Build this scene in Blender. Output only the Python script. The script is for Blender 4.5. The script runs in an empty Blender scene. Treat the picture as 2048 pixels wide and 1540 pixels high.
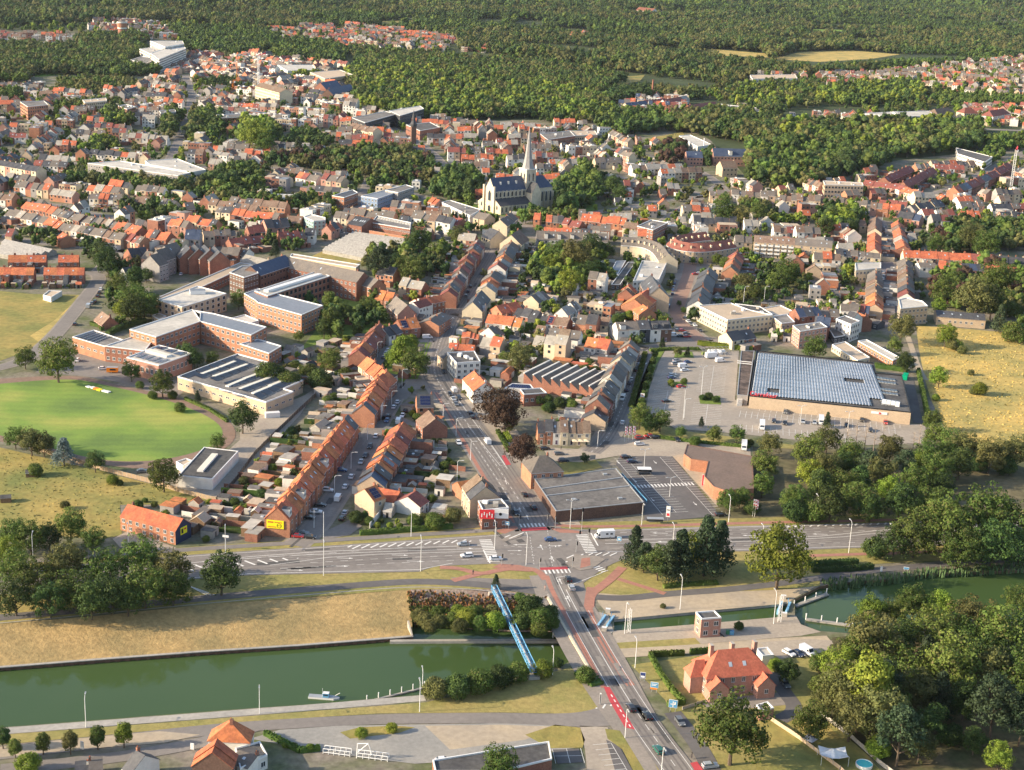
import bpy, math, random
import numpy as np
from mathutils import Vector, Matrix
from mathutils.geometry import delaunay_2d_cdt
random.seed(7); np.random.seed(7)
scn = bpy.context.scene
COL = scn.collection
# camera
FOC = 2958.0; TH = math.radians(17.25); RO = math.radians(2.6); CH = 203.0
_ct, _st, _cr, _sr = math.cos(TH), math.sin(TH), math.cos(RO), math.sin(RO)
VR = (_cr, _sr*_st, _sr*_ct); VU = (-_sr, _cr*_st, _cr*_ct); VF = (0, _ct, -_st)
cam_data = bpy.data.cameras.new('camera')
cam = bpy.data.objects.new('camera', cam_data); COL.objects.link(cam); scn.camera = cam
cam_data.sensor_width = 36.0; cam_data.lens = 36.0*FOC/2048.0
cam_data.clip_start = 1.0; cam_data.clip_end = 30000.0
M = Matrix(((VR[0], VU[0], -VF[0], 0), (VR[1], VU[1], -VF[1], 0), (VR[2], VU[2], -VF[2], CH), (0, 0, 0, 1)))
cam.matrix_world = M
# light
SUN_EL = math.radians(21); SUN_AZ = math.radians(192)     # direction towards the sun, measured from +x
sun = bpy.data.lights.new('sun', 'SUN'); sun.energy = 5.0; sun.angle = math.radians(0.6); sun.color = (1.0, 0.83, 0.59)
so = bpy.data.objects.new('sun', sun); COL.objects.link(so)
sd = Vector((math.cos(SUN_AZ)*math.cos(SUN_EL), math.sin(SUN_AZ)*math.cos(SUN_EL), math.sin(SUN_EL)))
so.rotation_euler = sd.to_track_quat('Z', 'Y').to_euler()
world = bpy.data.worlds.new('World'); scn.world = world; world.use_nodes = True
wn = world.node_tree; wn.nodes.clear()
sky = wn.nodes.new('ShaderNodeTexSky'); sky.sky_type = 'NISHITA'; sky.sun_disc = False
sky.sun_elevation = SUN_EL; sky.sun_rotation = math.radians(90) - SUN_AZ
sky.air_density = 1.0; sky.dust_density = 1.5
bg = wn.nodes.new('ShaderNodeBackground'); bg.inputs[1].default_value = 0.15
wo = wn.nodes.new('ShaderNodeOutputWorld')
wn.links.new(sky.outputs[0], bg.inputs[0]); wn.links.new(bg.outputs[0], wo.inputs[0])
scn.view_settings.view_transform = 'Standard'; scn.view_settings.look = 'None'
scn.view_settings.gamma = 1.0; scn.view_settings.use_curve_mapping = False
scn.view_settings.exposure = 0.86
try:
 scn.cycles.max_bounces = 5; scn.cycles.diffuse_bounces = 2; scn.cycles.glossy_bounces = 2; scn.cycles.transparent_max_bounces = 4
 scn.cycles.volume_bounces = 0; scn.cycles.volume_max_steps = 64
except Exception: pass
# photograph pixel -> place on the ground (or at height z)
def P(px, py, z=0.0):
 a = (px-1024)/FOC; b = (770-py)/FOC
 d = [VF[i]+a*VR[i]+b*VU[i] for i in range(3)]
 t = (z-CH)/d[2]
 return Vector((d[0]*t, d[1]*t, z))
def S(px, py):
 a = (px-1024)/FOC; b = (770-py)/FOC
 return -(VF[2]+a*VR[2]+b*VU[2])*FOC/CH
def PX(x, y, z=0.0):
 v = (x, y, z-CH); w = sum(v[i]*VF[i] for i in range(3))
 return (1024+FOC*sum(v[i]*VR[i] for i in range(3))/w, 770-FOC*sum(v[i]*VU[i] for i in range(3))/w)
def PL(pts, z=0.0): return [P(a, b, z) for a, b in pts]
# materials
MATS = {}
def _new(name):
 m = bpy.data.materials.new(name); m.use_nodes = True
 nt = m.node_tree; b = nt.nodes['Principled BSDF']
 return m, nt, b
def mat(name, col, rough=0.8, var=0.18, scale=0.6, col2=None, scale2=0.08, mix2=0.5, objvar=0.0, bump=0.0, bscale=3.0, spec=0.25, metal=0.0, hue=0.0, detail=3.0):
 """colour with fine grain (var, scale), a second colour in large blotches (col2, scale2) and a shift per object (objvar)"""
 if name in MATS: return MATS[name]
 m, nt, b = _new(name); N = nt.nodes; L = nt.links
 geo = N.new('ShaderNodeNewGeometry')
 def noise(sc, det=3.0, rough_=0.6):
  n = N.new('ShaderNodeTexNoise'); n.inputs['Scale'].default_value = sc; n.inputs['Detail'].default_value = det
  n.inputs['Roughness'].default_value = rough_
  L.new(geo.outputs['Position'], n.inputs['Vector']); return n
 c0 = N.new('ShaderNodeRGB'); c0.outputs[0].default_value = (*col, 1)
 cur = c0.outputs[0]
 if col2:
  n2 = noise(scale2, 4.0)
  r = N.new('ShaderNodeMapRange'); r.inputs[1].default_value = 0.5-0.14; r.inputs[2].default_value = 0.5+0.14
  r.inputs[3].default_value = 0.5-mix2; r.inputs[4].default_value = 0.5+mix2
  L.new(n2.outputs[0], r.inputs[0])
  mx = N.new('ShaderNodeMix'); mx.data_type = 'RGBA'
  L.new(r.outputs[0], mx.inputs[0]); L.new(cur, mx.inputs[6]); mx.inputs[7].default_value = (*col2, 1)
  cur = mx.outputs[2]
 hsv = N.new('ShaderNodeHueSaturation'); L.new(cur, hsv.inputs['Color'])
 n1 = noise(scale, detail)
 r1 = N.new('ShaderNodeMapRange'); r1.inputs[1].default_value = 0.3; r1.inputs[2].default_value = 0.7
 r1.inputs[3].default_value = 1-var; r1.inputs[4].default_value = 1+var
 L.new(n1.outputs[0], r1.inputs[0])
 val = r1.outputs[0]
 if objvar or hue:
  oi = N.new('ShaderNodeObjectInfo')
  r2 = N.new('ShaderNodeMapRange'); r2.inputs[3].default_value = 1-objvar; r2.inputs[4].default_value = 1+objvar
  L.new(oi.outputs['Random'], r2.inputs[0])
  mu = N.new('ShaderNodeMath'); mu.operation = 'MULTIPLY'; L.new(val, mu.inputs[0]); L.new(r2.outputs[0], mu.inputs[1]); val = mu.outputs[0]
  if hue:
   m7 = N.new('ShaderNodeMath'); m7.operation = 'MULTIPLY'; m7.inputs[1].default_value = 7.31; L.new(oi.outputs['Random'], m7.inputs[0])
   fr = N.new('ShaderNodeMath'); fr.operation = 'FRACT'; L.new(m7.outputs[0], fr.inputs[0])
   r3 = N.new('ShaderNodeMapRange'); r3.inputs[3].default_value = 0.5-hue; r3.inputs[4].default_value = 0.5+hue
   L.new(fr.outputs[0], r3.inputs[0]); L.new(r3.outputs[0], hsv.inputs['Hue'])
 L.new(val, hsv.inputs['Value'])
 L.new(hsv.outputs[0], b.inputs['Base Color'])
 b.inputs['Roughness'].default_value = rough; b.inputs['Metallic'].default_value = metal
 b.inputs['Specular IOR Level'].default_value = spec
 if bump:
  nb = noise(bscale, 4.0, 0.65); bp = N.new('ShaderNodeBump'); bp.inputs['Strength'].default_value = bump; bp.inputs['Distance'].default_value = 0.25
  L.new(nb.outputs[0], bp.inputs['Height']); L.new(bp.outputs[0], b.inputs['Normal'])
 MATS[name] = m
 return m
# roofs
RO_O = mat('orange_clay_tile', (.56, .19, .08), .8, .26, 1.2, (.38, .125, .065), .25, .5, .16, .25, 6, hue=.012)
RO_R = mat('red_clay_tile', (.27, .095, .07), .8, .22, 1.2, (.20, .08, .065), .25, .5, .16, .25, 6, hue=.01)
RO_D = mat('dark_slate', (.055, .058, .07), .55, .2, 1.0, (.085, .085, .09), .3, .5, .2, .2, 6)
RO_G = mat('grey_concrete_tile', (.18, .155, .135), .85, .22, 1.2, (.14, .125, .115), .3, .5, .2, .25, 6)
RO_B = mat('brown_concrete_tile', (.17, .115, .085), .85, .2, 1.2, (.22, .16, .12), .3, .5, .2, .25, 6, hue=.01)
RO_L = mat('pale_fibre_sheet', (.36, .33, .29), .8, .15, .8, (.28, .26, .23), .3, .5, .12)
RO_S = mat('blue_slate', (.05, .07, .12), .5, .15, 1.0, (.07, .09, .14), .3, .5, .1)
# flat roofs
FR_D = mat('bitumen_roof', (.07, .068, .07), .85, .25, .7, (.12, .115, .11), .12, .5, .15)
FR_G = mat('grey_gravel_roof', (.22, .205, .19), .9, .25, .8, (.14, .13, .125), .09, .5, .15)
FR_W = mat('white_roof_membrane', (.56, .52, .46), .7, .16, .5, (.44, .41, .36), .08, .5, .08)
FR_T = mat('beige_roof_gravel', (.52, .41, .30), .9, .12, 1.0, (.44, .35, .26), .1, .5, .1)
FR_Z = mat('zinc_roof', (.26, .27, .30), .5, .12, .6, (.24, .26, .29), .1, .5, .05, metal=.3)
# walls
W_BR = mat('red_brick', (.31, .145, .10), .85, .24, 2.2, (.24, .11, .08), .3, .5, .15, .15, 9)
W_OR = mat('orange_brick', (.45, .215, .13), .85, .2, 2.2, (.37, .17, .105), .3, .5, .12, .15, 9)
W_DB = mat('dark_brick', (.17, .10, .075), .85, .25, 2.2, (.13, .08, .065), .3, .5, .15, .15, 9)
W_BE = mat('beige_brick', (.52, .40, .28), .85, .12, 2.2, (.46, .35, .25), .3, .5, .1)
W_WH = mat('white_render', (.74, .71, .66), .8, .07, .7, (.66, .63, .58), .2, .5, .06)
W_CR = mat('cream_render', (.66, .56, .40), .8, .08, .7, (.6, .5, .36), .2, .5, .06)
W_GR = mat('grey_render', (.33, .31, .30), .8, .12, .9, (.28, .26, .25), .2, .5, .12)
W_DK = mat('anthracite_cladding', (.06, .065, .08), .6, .15, 1.0, objvar=.15)
W_NV = mat('navy_slate_gable', (.035, .045, .09), .5, .1, 1.0)
W_PK = mat('pink_brick', (.45, .25, .20), .85, .15, 2.0, (.40, .22, .17), .3, .5, .08)
W_ST = mat('sandstone', (.62, .54, .41), .85, .14, .5, (.50, .43, .33), .15, .5, .05)
CONC = mat('concrete', (.40, .37, .33), .85, .14, .8, (.33, .31, .28), .12, .5, .06)
METW = mat('white_metal', (.72, .72, .72), .45, .03, 1.0)
METG = mat('galvanised_steel', (.42, .43, .44), .45, .05, 1.0, metal=.4)
METB = mat('blue_painted_steel', (.10, .28, .48), .5, .25, 1.0)
METR = mat('red_paint', (.62, .04, .05), .45, .05, 1.0)
METK = mat('black_paint', (.02, .02, .022), .45, .05, 1.0)
WOOD = mat('weathered_wood', (.20, .13, .08), .85, .25, 2.0, objvar=.25)
GLASS = mat('window_glass', (.03, .04, .055), .12, .1, .4, spec=.8, objvar=.5)
SKYL = mat('skylight_glass', (.45, .5, .55), .15, .1, .4, spec=.8)
SOLAR = mat('solar_cell', (.015, .022, .07), .2, .1, .4, spec=.7)
# ground
G_TOWN = mat('yard_ground', (.24, .205, .17), .95, .3, .5, (.10, .12, .045), .05, .5, detail=5)
G_GRASS = mat('lawn_grass', (.12, .19, .035), .95, .16, .7, (.17, .22, .045), .05, .5, detail=5, bump=.3, bscale=1.5)
G_PITCH = mat('pitch_grass', (.17, .25, .035), .95, .07, .6, (.19, .31, .045), .025, .5, detail=5)
G_MEAD = mat('dry_meadow', (.36, .27, .085), .95, .22, .35, (.17, .185, .055), .03, .5, detail=6, bump=.6, bscale=.8)
G_STRAW = mat('straw_field', (.56, .39, .12), .95, .22, .4, (.30, .26, .09), .045, .4, detail=6, bump=.8, bscale=.9)
G_BANK = mat('dry_bank_grass', (.44, .30, .13), .95, .24, .6, (.29, .22, .10), .07, .5, detail=6, bump=.9, bscale=1.2)
G_VERGE = mat('verge_grass', (.23, .22, .07), .95, .2, .6, (.34, .27, .10), .06, .5, detail=5, bump=.5, bscale=1.2)
G_FOR = mat('forest_floor', (.035, .05, .018), .95, .3, .2, (.06, .08, .03), .02, .5)
G_TRACK = mat('cinder_track', (.26, .17, .13), .95, .14, .5, (.21, .15, .115), .06, .5)
G_SAND = mat('sandy_gravel', (.46, .37, .26), .95, .12, .6, (.37, .31, .24), .06, .5, detail=5)
G_GRAV = mat('grey_gravel_yard', (.33, .31, .28), .95, .12, .8, (.27, .26, .24), .06, .5, detail=5)
G_COB = mat('concrete_paving', (.40, .34, .27), .9, .13, .9, (.33, .28, .23), .07, .5, detail=5)
ASPH = mat('asphalt', (.20, .178, .162), .85, .12, .5, (.25, .225, .205), .045, .5, detail=5)
ASPD = mat('dark_asphalt', (.12, .11, .108), .85, .1, .5, (.15, .14, .135), .06, .5, detail=5)
ASPL = mat('pale_asphalt', (.24, .215, .195), .9, .1, .6, (.20, .18, .165), .05, .5, detail=5)
PAVE = mat('pavement_tiles', (.30, .26, .225), .9, .12, 1.2, (.25, .22, .19), .1, .5)
BIKE = mat('red_cycle_paving', (.40, .19, .14), .9, .1, .9, (.34, .17, .13), .1, .5)
REDP = mat('red_road_paint', (.48, .07, .08), .8, .06, 1.0)
WPNT = mat('white_road_paint', (.72, .70, .66), .7, .12, 1.5)
def mow_mat():
 m, nt, b = _new('mown_pitch'); N = nt.nodes; L = nt.links; geo = N.new('ShaderNodeNewGeometry')
 w = N.new('ShaderNodeTexWave'); w.wave_type = 'RINGS'; w.rings_direction = 'Z'; w.inputs['Scale'].default_value = .055; w.inputs['Distortion'].default_value = 2.5; w.inputs['Detail'].default_value = 2
 mp = N.new('ShaderNodeMapping'); mp.inputs['Location'].default_value = (120, -700, 0); mp.inputs['Scale'].default_value = (.55, 1, 1); L.new(geo.outputs['Position'], mp.inputs[0]); L.new(mp.outputs[0], w.inputs['Vector'])
 n = N.new('ShaderNodeTexNoise'); n.inputs['Scale'].default_value = .03; n.inputs['Detail'].default_value = 6; L.new(geo.outputs['Position'], n.inputs['Vector'])
 n2 = N.new('ShaderNodeTexNoise'); n2.inputs['Scale'].default_value = .9; n2.inputs['Detail'].default_value = 5; L.new(geo.outputs['Position'], n2.inputs['Vector'])
 cr = N.new('ShaderNodeValToRGB'); L.new(n.outputs[0], cr.inputs[0]); e = cr.color_ramp.elements
 e[0].position = .36; e[0].color = (.10, .17, .03, 1); e[1].position = .66; e[1].color = (.28, .30, .06, 1)
 k = cr.color_ramp.elements.new(.5); k.color = (.16, .25, .035, 1)
 h = N.new('ShaderNodeHueSaturation'); L.new(cr.outputs[0], h.inputs['Color'])
 a = N.new('ShaderNodeMath'); a.operation = 'MULTIPLY_ADD'; L.new(w.outputs[0], a.inputs[0]); a.inputs[1].default_value = .10; a.inputs[2].default_value = .88
 c = N.new('ShaderNodeMath'); c.operation = 'MULTIPLY_ADD'; L.new(n2.outputs[0], c.inputs[0]); c.inputs[1].default_value = .5; L.new(a.outputs[0], c.inputs[2]); c2 = N.new('ShaderNodeMath'); c2.operation = 'SUBTRACT'; L.new(c.outputs[0], c2.inputs[0]); c2.inputs[1].default_value = .14
 L.new(c2.outputs[0], h.inputs['Value']); L.new(h.outputs[0], b.inputs['Base Color']); b.inputs['Roughness'].default_value = .95; return m
G_MOWN = mow_mat()
def water_mat(name, col, col2, bs=.35):
 m, nt, b = _new(name); N = nt.nodes; L = nt.links
 geo = N.new('ShaderNodeNewGeometry')
 n = N.new('ShaderNodeTexNoise'); n.inputs['Scale'].default_value = .03; n.inputs['Detail'].default_value = 3
 L.new(geo.outputs['Position'], n.inputs['Vector'])
 mx = N.new('ShaderNodeMix'); mx.data_type = 'RGBA'; L.new(n.outputs[0], mx.inputs[0])
 mx.inputs[6].default_value = (*col, 1); mx.inputs[7].default_value = (*col2, 1)
 L.new(mx.outputs[2], b.inputs['Base Color'])
 b.inputs['Roughness'].default_value = .06; b.inputs['IOR'].default_value = 1.33
 w = N.new('ShaderNodeTexNoise'); w.inputs['Scale'].default_value = bs; w.inputs['Detail'].default_value = 5
 L.new(geo.outputs['Position'], w.inputs['Vector'])
 bp = N.new('ShaderNodeBump'); bp.inputs['Strength'].default_value = .12; bp.inputs['Distance'].default_value = .2
 L.new(w.outputs[0], bp.inputs['Height']); L.new(bp.outputs[0], b.inputs['Normal'])
 return m
WATER = water_mat('canal_water', (.045, .082, .026), (.062, .100, .036))
# foliage
def leaf(name, c, c2, ov=.32, hue=.02):
 m = mat(name, c, .7, .25, .5, c2, .3, .5, ov, hue=hue, spec=.2)
 nt = m.node_tree; b = nt.nodes['Principled BSDF']; tr = nt.nodes.new('ShaderNodeBsdfTranslucent'); ms = nt.nodes.new('ShaderNodeMixShader'); ms.inputs[0].default_value = .24
 nt.links.new(b.inputs['Base Color'].links[0].from_socket, tr.inputs[0]); nt.links.new(b.outputs[0], ms.inputs[1]); nt.links.new(tr.outputs[0], ms.inputs[2]); nt.links.new(ms.outputs[0], nt.nodes['Material Output'].inputs[0])
 return m
L_GREEN = leaf('green_leaves', (.072, .122, .026), (.115, .160, .032))
L_YEL = leaf('yellow_green_leaves', (.13, .19, .025), (.20, .24, .035))
L_DARK = leaf('dark_leaves', (.042, .076, .023), (.064, .102, .028))
L_OLIVE = leaf('olive_leaves', (.100, .112, .038), (.15, .15, .05))
L_COPPER = leaf('copper_leaves', (.060, .034, .026), (.085, .048, .034), .1)
L_CONIF = leaf('conifer_needles', (.035, .062, .030), (.065, .09, .045))
L_BLUE = leaf('blue_spruce_needles', (.12, .17, .17), (.17, .22, .22), .05)
BARK = mat('bark', (.10, .075, .055), .9, .25, 2.0)
DEADW = mat('bare_branches', (.30, .24, .19), .9, .2, 1.5)
# mesh helpers
class MB:
 def __init__(s): s.v = []; s.f = []; s.m = []; s.mats = []
 def mi(s, m):
  if m not in s.mats: s.mats.append(m)
  return s.mats.index(m)
 def poly(s, pts, m):
  i = len(s.v); s.v += [tuple(p) for p in pts]; s.f.append(tuple(range(i, i+len(pts)))); s.m.append(s.mi(m))
 def prism(s, pts, z0, z1, mw, mt=None, bottom=False):
  """vertical prism over an xy polygon (counter-clockwise)"""
  pts = ccw(pts); n = len(pts)
  for i in range(n):
   a, b = pts[i], pts[(i+1) % n]
   s.poly([(a[0], a[1], z0), (b[0], b[1], z0), (b[0], b[1], z1), (a[0], a[1], z1)], mw)
  s.poly([(p[0], p[1], z1) for p in pts], mt or mw)
  if bottom: s.poly([(p[0], p[1], z0) for p in reversed(pts)], mw)
 def box(s, c, ax, l, w, z0, z1, m, mt=None, bottom=True):
  """box centred on c=(x,y), length l along angle ax, width w"""
  s.prism(rect(c, ax, l, w), z0, z1, m, mt, bottom)
 def bar(s, a, b, r, m, n=5, r2=None):
  a = Vector(a); b = Vector(b); d = (b-a)
  if d.length < 1e-6: return
  q = d.to_track_quat('Z', 'Y'); r2 = r if r2 is None else r2
  i = len(s.v); k = s.mi(m)
  for (c, rr) in ((a, r), (b, r2)):
   for j in range(n):
    t = 2*math.pi*j/n; s.v.append(tuple(c+q @ Vector((rr*math.cos(t), rr*math.sin(t), 0))))
  for j in range(n):
   s.f.append((i+j, i+(j+1) % n, i+n+(j+1) % n, i+n+j)); s.m.append(k)
  s.f.append(tuple(range(i+n, i+2*n))); s.m.append(k)
 def mesh(s, name):
  me = bpy.data.meshes.new(name); me.from_pydata(s.v, [], s.f)
  for m in s.mats: me.materials.append(m)
  me.polygons.foreach_set('material_index', s.m); me.update(); return me
 def build(s, name, parent=None, **kw):
  if not s.f: return None
  return link(name, s.mesh(name), parent, **kw)
def link(name, data, parent=None, loc=None, rz=0.0, sc=None, label=None, cat=None, group=None, kind=None):
 o = bpy.data.objects.new(name, data); COL.objects.link(o)
 if parent: o.parent = parent
 if loc is not None: o.location = loc
 if rz: o.rotation_euler = (0, 0, rz)
 if sc is not None: o.scale = sc if hasattr(sc, '__len__') else (sc, sc, sc)
 if label: o['label'] = label
 if cat: o['category'] = cat
 if group: o['group'] = group
 if kind: o['kind'] = kind
 return o
def area(p): return .5*sum(p[i][0]*p[(i+1) % len(p)][1]-p[(i+1) % len(p)][0]*p[i][1] for i in range(len(p)))
def ccw(p):
 p = list(p)
 return p if area(p) > 0 else p[::-1]
def rect(c, a, l, w):
 ca, sa = math.cos(a), math.sin(a); h, k = l/2, w/2
 return [(c[0]+x*ca-y*sa, c[1]+x*sa+y*ca) for x, y in ((-h, -k), (h, -k), (h, k), (-h, k))]
def inset(pts, d):
 pts = ccw(pts); n = len(pts); out = []
 for i in range(n):
  p0, p1, p2 = Vector(pts[i-1][:2]), Vector(pts[i][:2]), Vector(pts[(i+1) % n][:2])
  a = (p1-p0).normalized(); b = (p2-p1).normalized()
  n1 = Vector((-a.y, a.x)); n2 = Vector((-b.y, b.x)); bis = (n1+n2)
  if bis.length < 1e-3: bis = n1
  bis.normalize(); c = max(.35, bis.dot(n1)); q = p1+bis*d/c; out.append((q.x, q.y))
 return out
def lerp(a, b, t): return a+(b-a)*t
def polyline(pts, step):
 out = [Vector(pts[0][:2])]
 for a, b in zip(pts, pts[1:]):
  a = Vector(a[:2]); b = Vector(b[:2]); n = max(1, int((b-a).length/step))
  out += [a.lerp(b, (k+1)/n) for k in range(n)]
 return out
def smooth(pts, k=2):
 pts = [Vector(p[:2]) for p in pts]
 for _ in range(k):
  q = [pts[0]]
  for a, b in zip(pts, pts[1:]): q += [a.lerp(b, .25), a.lerp(b, .75)]
  q.append(pts[-1]); pts = q
 return pts
def offset(pts, d):
 """d: a number or one per point; to the left of the direction of travel"""
 n = len(pts); out = []
 for i, p in enumerate(pts):
  a = pts[max(0, i-1)]; b = pts[min(n-1, i+1)]; t = (b-a).normalized()
  dd = d if not hasattr(d, '__len__') else d[i]
  out.append(Vector((p.x-t.y*dd, p.y+t.x*dd)))
 return out
# what stands where: a 2 m raster
OX, OY, ON, OM = -900, 250, 1200, 1250
OCC = np.zeros((OM, ON), dtype=np.uint8)     # 1 road, 2 building, 3 field/water, 4 reserved
def inpoly(xs, ys, poly):
 r = np.zeros(xs.shape, bool); n = len(poly); j = n-1
 for i in range(n):
  xi, yi = poly[i][0], poly[i][1]; xj, yj = poly[j][0], poly[j][1]
  if yi != yj:
   c = ((yi > ys) != (yj > ys)) & (xs < (xj-xi)*(ys-yi)/(yj-yi)+xi)
   r ^= c
  j = i
 return r
def occ_poly(poly, val, grow=0.0):
 xs = [p[0] for p in poly]; ys = [p[1] for p in poly]
 i0 = max(0, int((min(xs)-OX-grow)/2)); i1 = min(ON, int((max(xs)-OX+grow)/2)+2)
 j0 = max(0, int((min(ys)-OY-grow)/2)); j1 = min(OM, int((max(ys)-OY+grow)/2)+2)
 if i1 <= i0 or j1 <= j0: return
 gx, gy = np.meshgrid(np.arange(i0, i1)*2+OX+1, np.arange(j0, j1)*2+OY+1)
 m = inpoly(gx, gy, poly)
 if grow:
  for dx, dy in ((grow, 0), (-grow, 0), (0, grow), (0, -grow)): m |= inpoly(gx-dx, gy-dy, poly)
 sub = OCC[j0:j1, i0:i1]; sub[m & (sub == 0)] = val
def occ_at(x, y):
 i = int((x-OX)/2); j = int((y-OY)/2)
 if 0 <= i < ON and 0 <= j < OM: return OCC[j, i]
 return 0
def occ_free(poly):
 xs = [p[0] for p in poly]; ys = [p[1] for p in poly]
 i0 = int((min(xs)-OX)/2); i1 = int((max(xs)-OX)/2)+1; j0 = int((min(ys)-OY)/2); j1 = int((max(ys)-OY)/2)+1
 if i0 < 0 or j0 < 0 or i1 > ON or j1 > OM: return True
 gx, gy = np.meshgrid(np.arange(i0, i1)*2+OX+1, np.arange(j0, j1)*2+OY+1)
 return not (inpoly(gx, gy, poly) & (OCC[j0:j1, i0:i1] > 0)).any()
# words
ORD = ['', 'first', 'second', 'third', 'fourth', 'fifth', 'sixth', 'seventh', 'eighth', 'ninth', 'tenth', 'eleventh', 'twelfth']
def nth(k):
 if k < len(ORD): return ORD[k]
 return str(k)+('th' if 10 <= k % 100 <= 20 else {1: 'st', 2: 'nd', 3: 'rd'}.get(k % 10, 'th'))
LANDMARKS = [('water tower', 243, 75), ('white hospital', 318, 120), ('long grey office block', 275, 350), ('white church tower', 1050, 400),
 ('greenhouses', 740, 490), ('brick monastery', 640, 560), ('white roofed school', 350, 660), ('solar roofed sports hall', 490, 770),
 ('green playing field', 200, 840), ('small white warehouse', 415, 940), ('orange roofed navy gable terrace', 300, 1060), ('yellow billboard gable', 560, 1060),
 ('red brick corner shop', 980, 1040), ('road junction', 1100, 1110), ('copper beech', 985, 810), ('saw tooth factory', 1120, 775),
 ('cafe terrace', 1165, 890), ('dark roofed store', 1180, 990), ('brown roofed store', 1450, 930), ('supermarket', 1650, 770),
 ('straw coloured field', 1940, 760), ('yellow lit office', 1450, 640), ('curved red roofed building', 1400, 495), ('white balcony apartments', 1585, 500),
 ('straight cobbled street', 1780, 560), ('long orange roofed terrace', 1900, 515), ('road bridge', 1150, 1280), ('lock control house', 1415, 1255),
 ('red roofed villa', 1470, 1380), ('blue pipe bridge', 1030, 1260), ('moored work boat', 650, 1390), ('bottom edge orange houses', 445, 1490),
 ('tower crane', 2022, 380), ('prison block', 760, 455), ('zigzag apartment block', 370, 520), ('four orange roofed terraces', 90, 540),
 ('red roofed triangle estate', 1840, 350), ('white low clinic', 1800, 235), ('blue roofed mansion', 1440, 320), ('black apartment slab', 780, 235),
 ('red roofed hamlet', 1290, 205), ('yellow far field', 1690, 112), ('red roofed far suburb', 720, 70), ('big lone park tree', 512, 270),
 ('car park trees', 1380, 790), ('leafy triangle', 820, 720), ('lock basin', 1640, 1210), ('old brick town hall', 70, 215)]
LMW = None
def nearest_labels(items, what, tail='to the'):
 """items: (object, x, y, look). Gives each the label '<look>, third nearest <what> to the <landmark>'"""
 global LMW
 if LMW is None: LMW = [(n, P(a, b)) for n, a, b in LANDMARKS]
 by = {}
 for it in items:
  n = min(LMW, key=lambda l: (l[1].x-it[1])**2+(l[1].y-it[2])**2)
  by.setdefault(n[0], (n[1], []))[1].append(it)
 for n, (c, l) in by.items():
  l.sort(key=lambda it: (it[1]-c.x)**2+(it[2]-c.y)**2)
  for k, it in enumerate(l):
   r = ('' if k == 0 else nth(k+1)+' ')+'nearest'
   it[0]['label'] = f'{it[3]}, {r} {what} {tail} {n}'
# windows, doors
def _window_mesh(name, fr, gl, mull=True, arch=False):
 """unit window 1 x 1 m in the xz plane, facing -y; frame stands proud, pane set back inside it, a sill below"""
 b = MB(); t = .07
 for (x0, x1, z0, z1) in ((-.5, .5, -.5, -.5+t), (-.5, .5, .5-t, .5), (-.5, -.5+t, -.5+t, .5-t), (.5-t, .5, -.5+t, .5-t)) + (((-.04, .04, -.5+t, .5-t),) if mull else ()):
  b.poly([(x0, -.06, z0), (x1, -.06, z0), (x1, -.06, z1), (x0, -.06, z1)], fr)
  b.poly([(x0, -.06, z1), (x1, -.06, z1), (x1, .0, z1), (x0, .0, z1)], fr)
 b.poly([(-.5+t, -.03, -.5+t), (.5-t, -.03, -.5+t), (.5-t, -.03, .5-t), (-.5+t, -.03, .5-t)], gl)
 b.poly([(-.58, -.12, -.5), (.58, -.12, -.5), (.58, 0, -.5), (-.58, 0, -.5)], CONC)
 b.poly([(-.58, -.12, -.56), (.58, -.12, -.56), (.58, -.12, -.5), (-.58, -.12, -.5)], CONC)
 return b.mesh(name)
WM = {'w': _window_mesh('window', METW, GLASS), 'd': _window_mesh('window', METK, GLASS), 'p': _window_mesh('window', METW, GLASS, False)}
DOORM = _window_mesh('door', METW, mat('door_paint', (.08, .06, .05), .5, .1, objvar=.8, hue=.3), False)
def wall_windows(parent, mb, p0, p1, ze, floors, n=None, ww=1.15, wh=1.35, style='w', near=True, door=False, z0=0.0, fh=None, margin=.9, skip=None):
 """a grid of windows on the wall p0->p1 (outside to the right of the direction); near: window objects, else quads in mb"""
 a = Vector(p0[:2]); b = Vector(p1[:2]); d = b-a; L = d.length
 if L < 2.2: return
 t = d/L; nrm = Vector((t.y, -t.x)); fh = fh or (ze-z0)/floors
 n = n or max(1, int((L-margin)/2.6)); ang = math.atan2(t.y, t.x)
 for f in range(floors):
  zc = z0+fh*(f+.55)
  for k in range(n):
   if skip and random.random() < skip: continue
   c = a+t*((k+.5)*L/n)+nrm*.015
   if door and f == 0 and k == door-1:
    if near: link('door', DOORM, parent, (c.x, c.y, z0+1.08), ang, (1.0, 1, 2.1))
    continue
   if near: link('window', WM[style], parent, (c.x, c.y, zc), ang, (ww, 1, wh))
   else:
    for (x, h, o, m) in ((ww/2+.07, wh/2+.07, .03, (W_CR if random.random() < .5 else W_GR) if style != 'd' else METK), (ww/2, wh/2, .06, GLASS)):
     q = c+nrm*o
     mb.poly([(q.x-t.x*x, q.y-t.y*x, zc-h), (q.x+t.x*x, q.y+t.y*x, zc-h), (q.x+t.x*x, q.y+t.y*x, zc+h), (q.x-t.x*x, q.y-t.y*x, zc+h)], m)
ROOFW = {'o': (RO_O, 'orange'), 'r': (RO_R, 'red'), 'd': (RO_D, 'dark'), 'g': (RO_G, 'grey'), 'b': (RO_B, 'brown'), 's': (RO_S, 'blue slate'), 'l': (RO_L, 'pale')}
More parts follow.
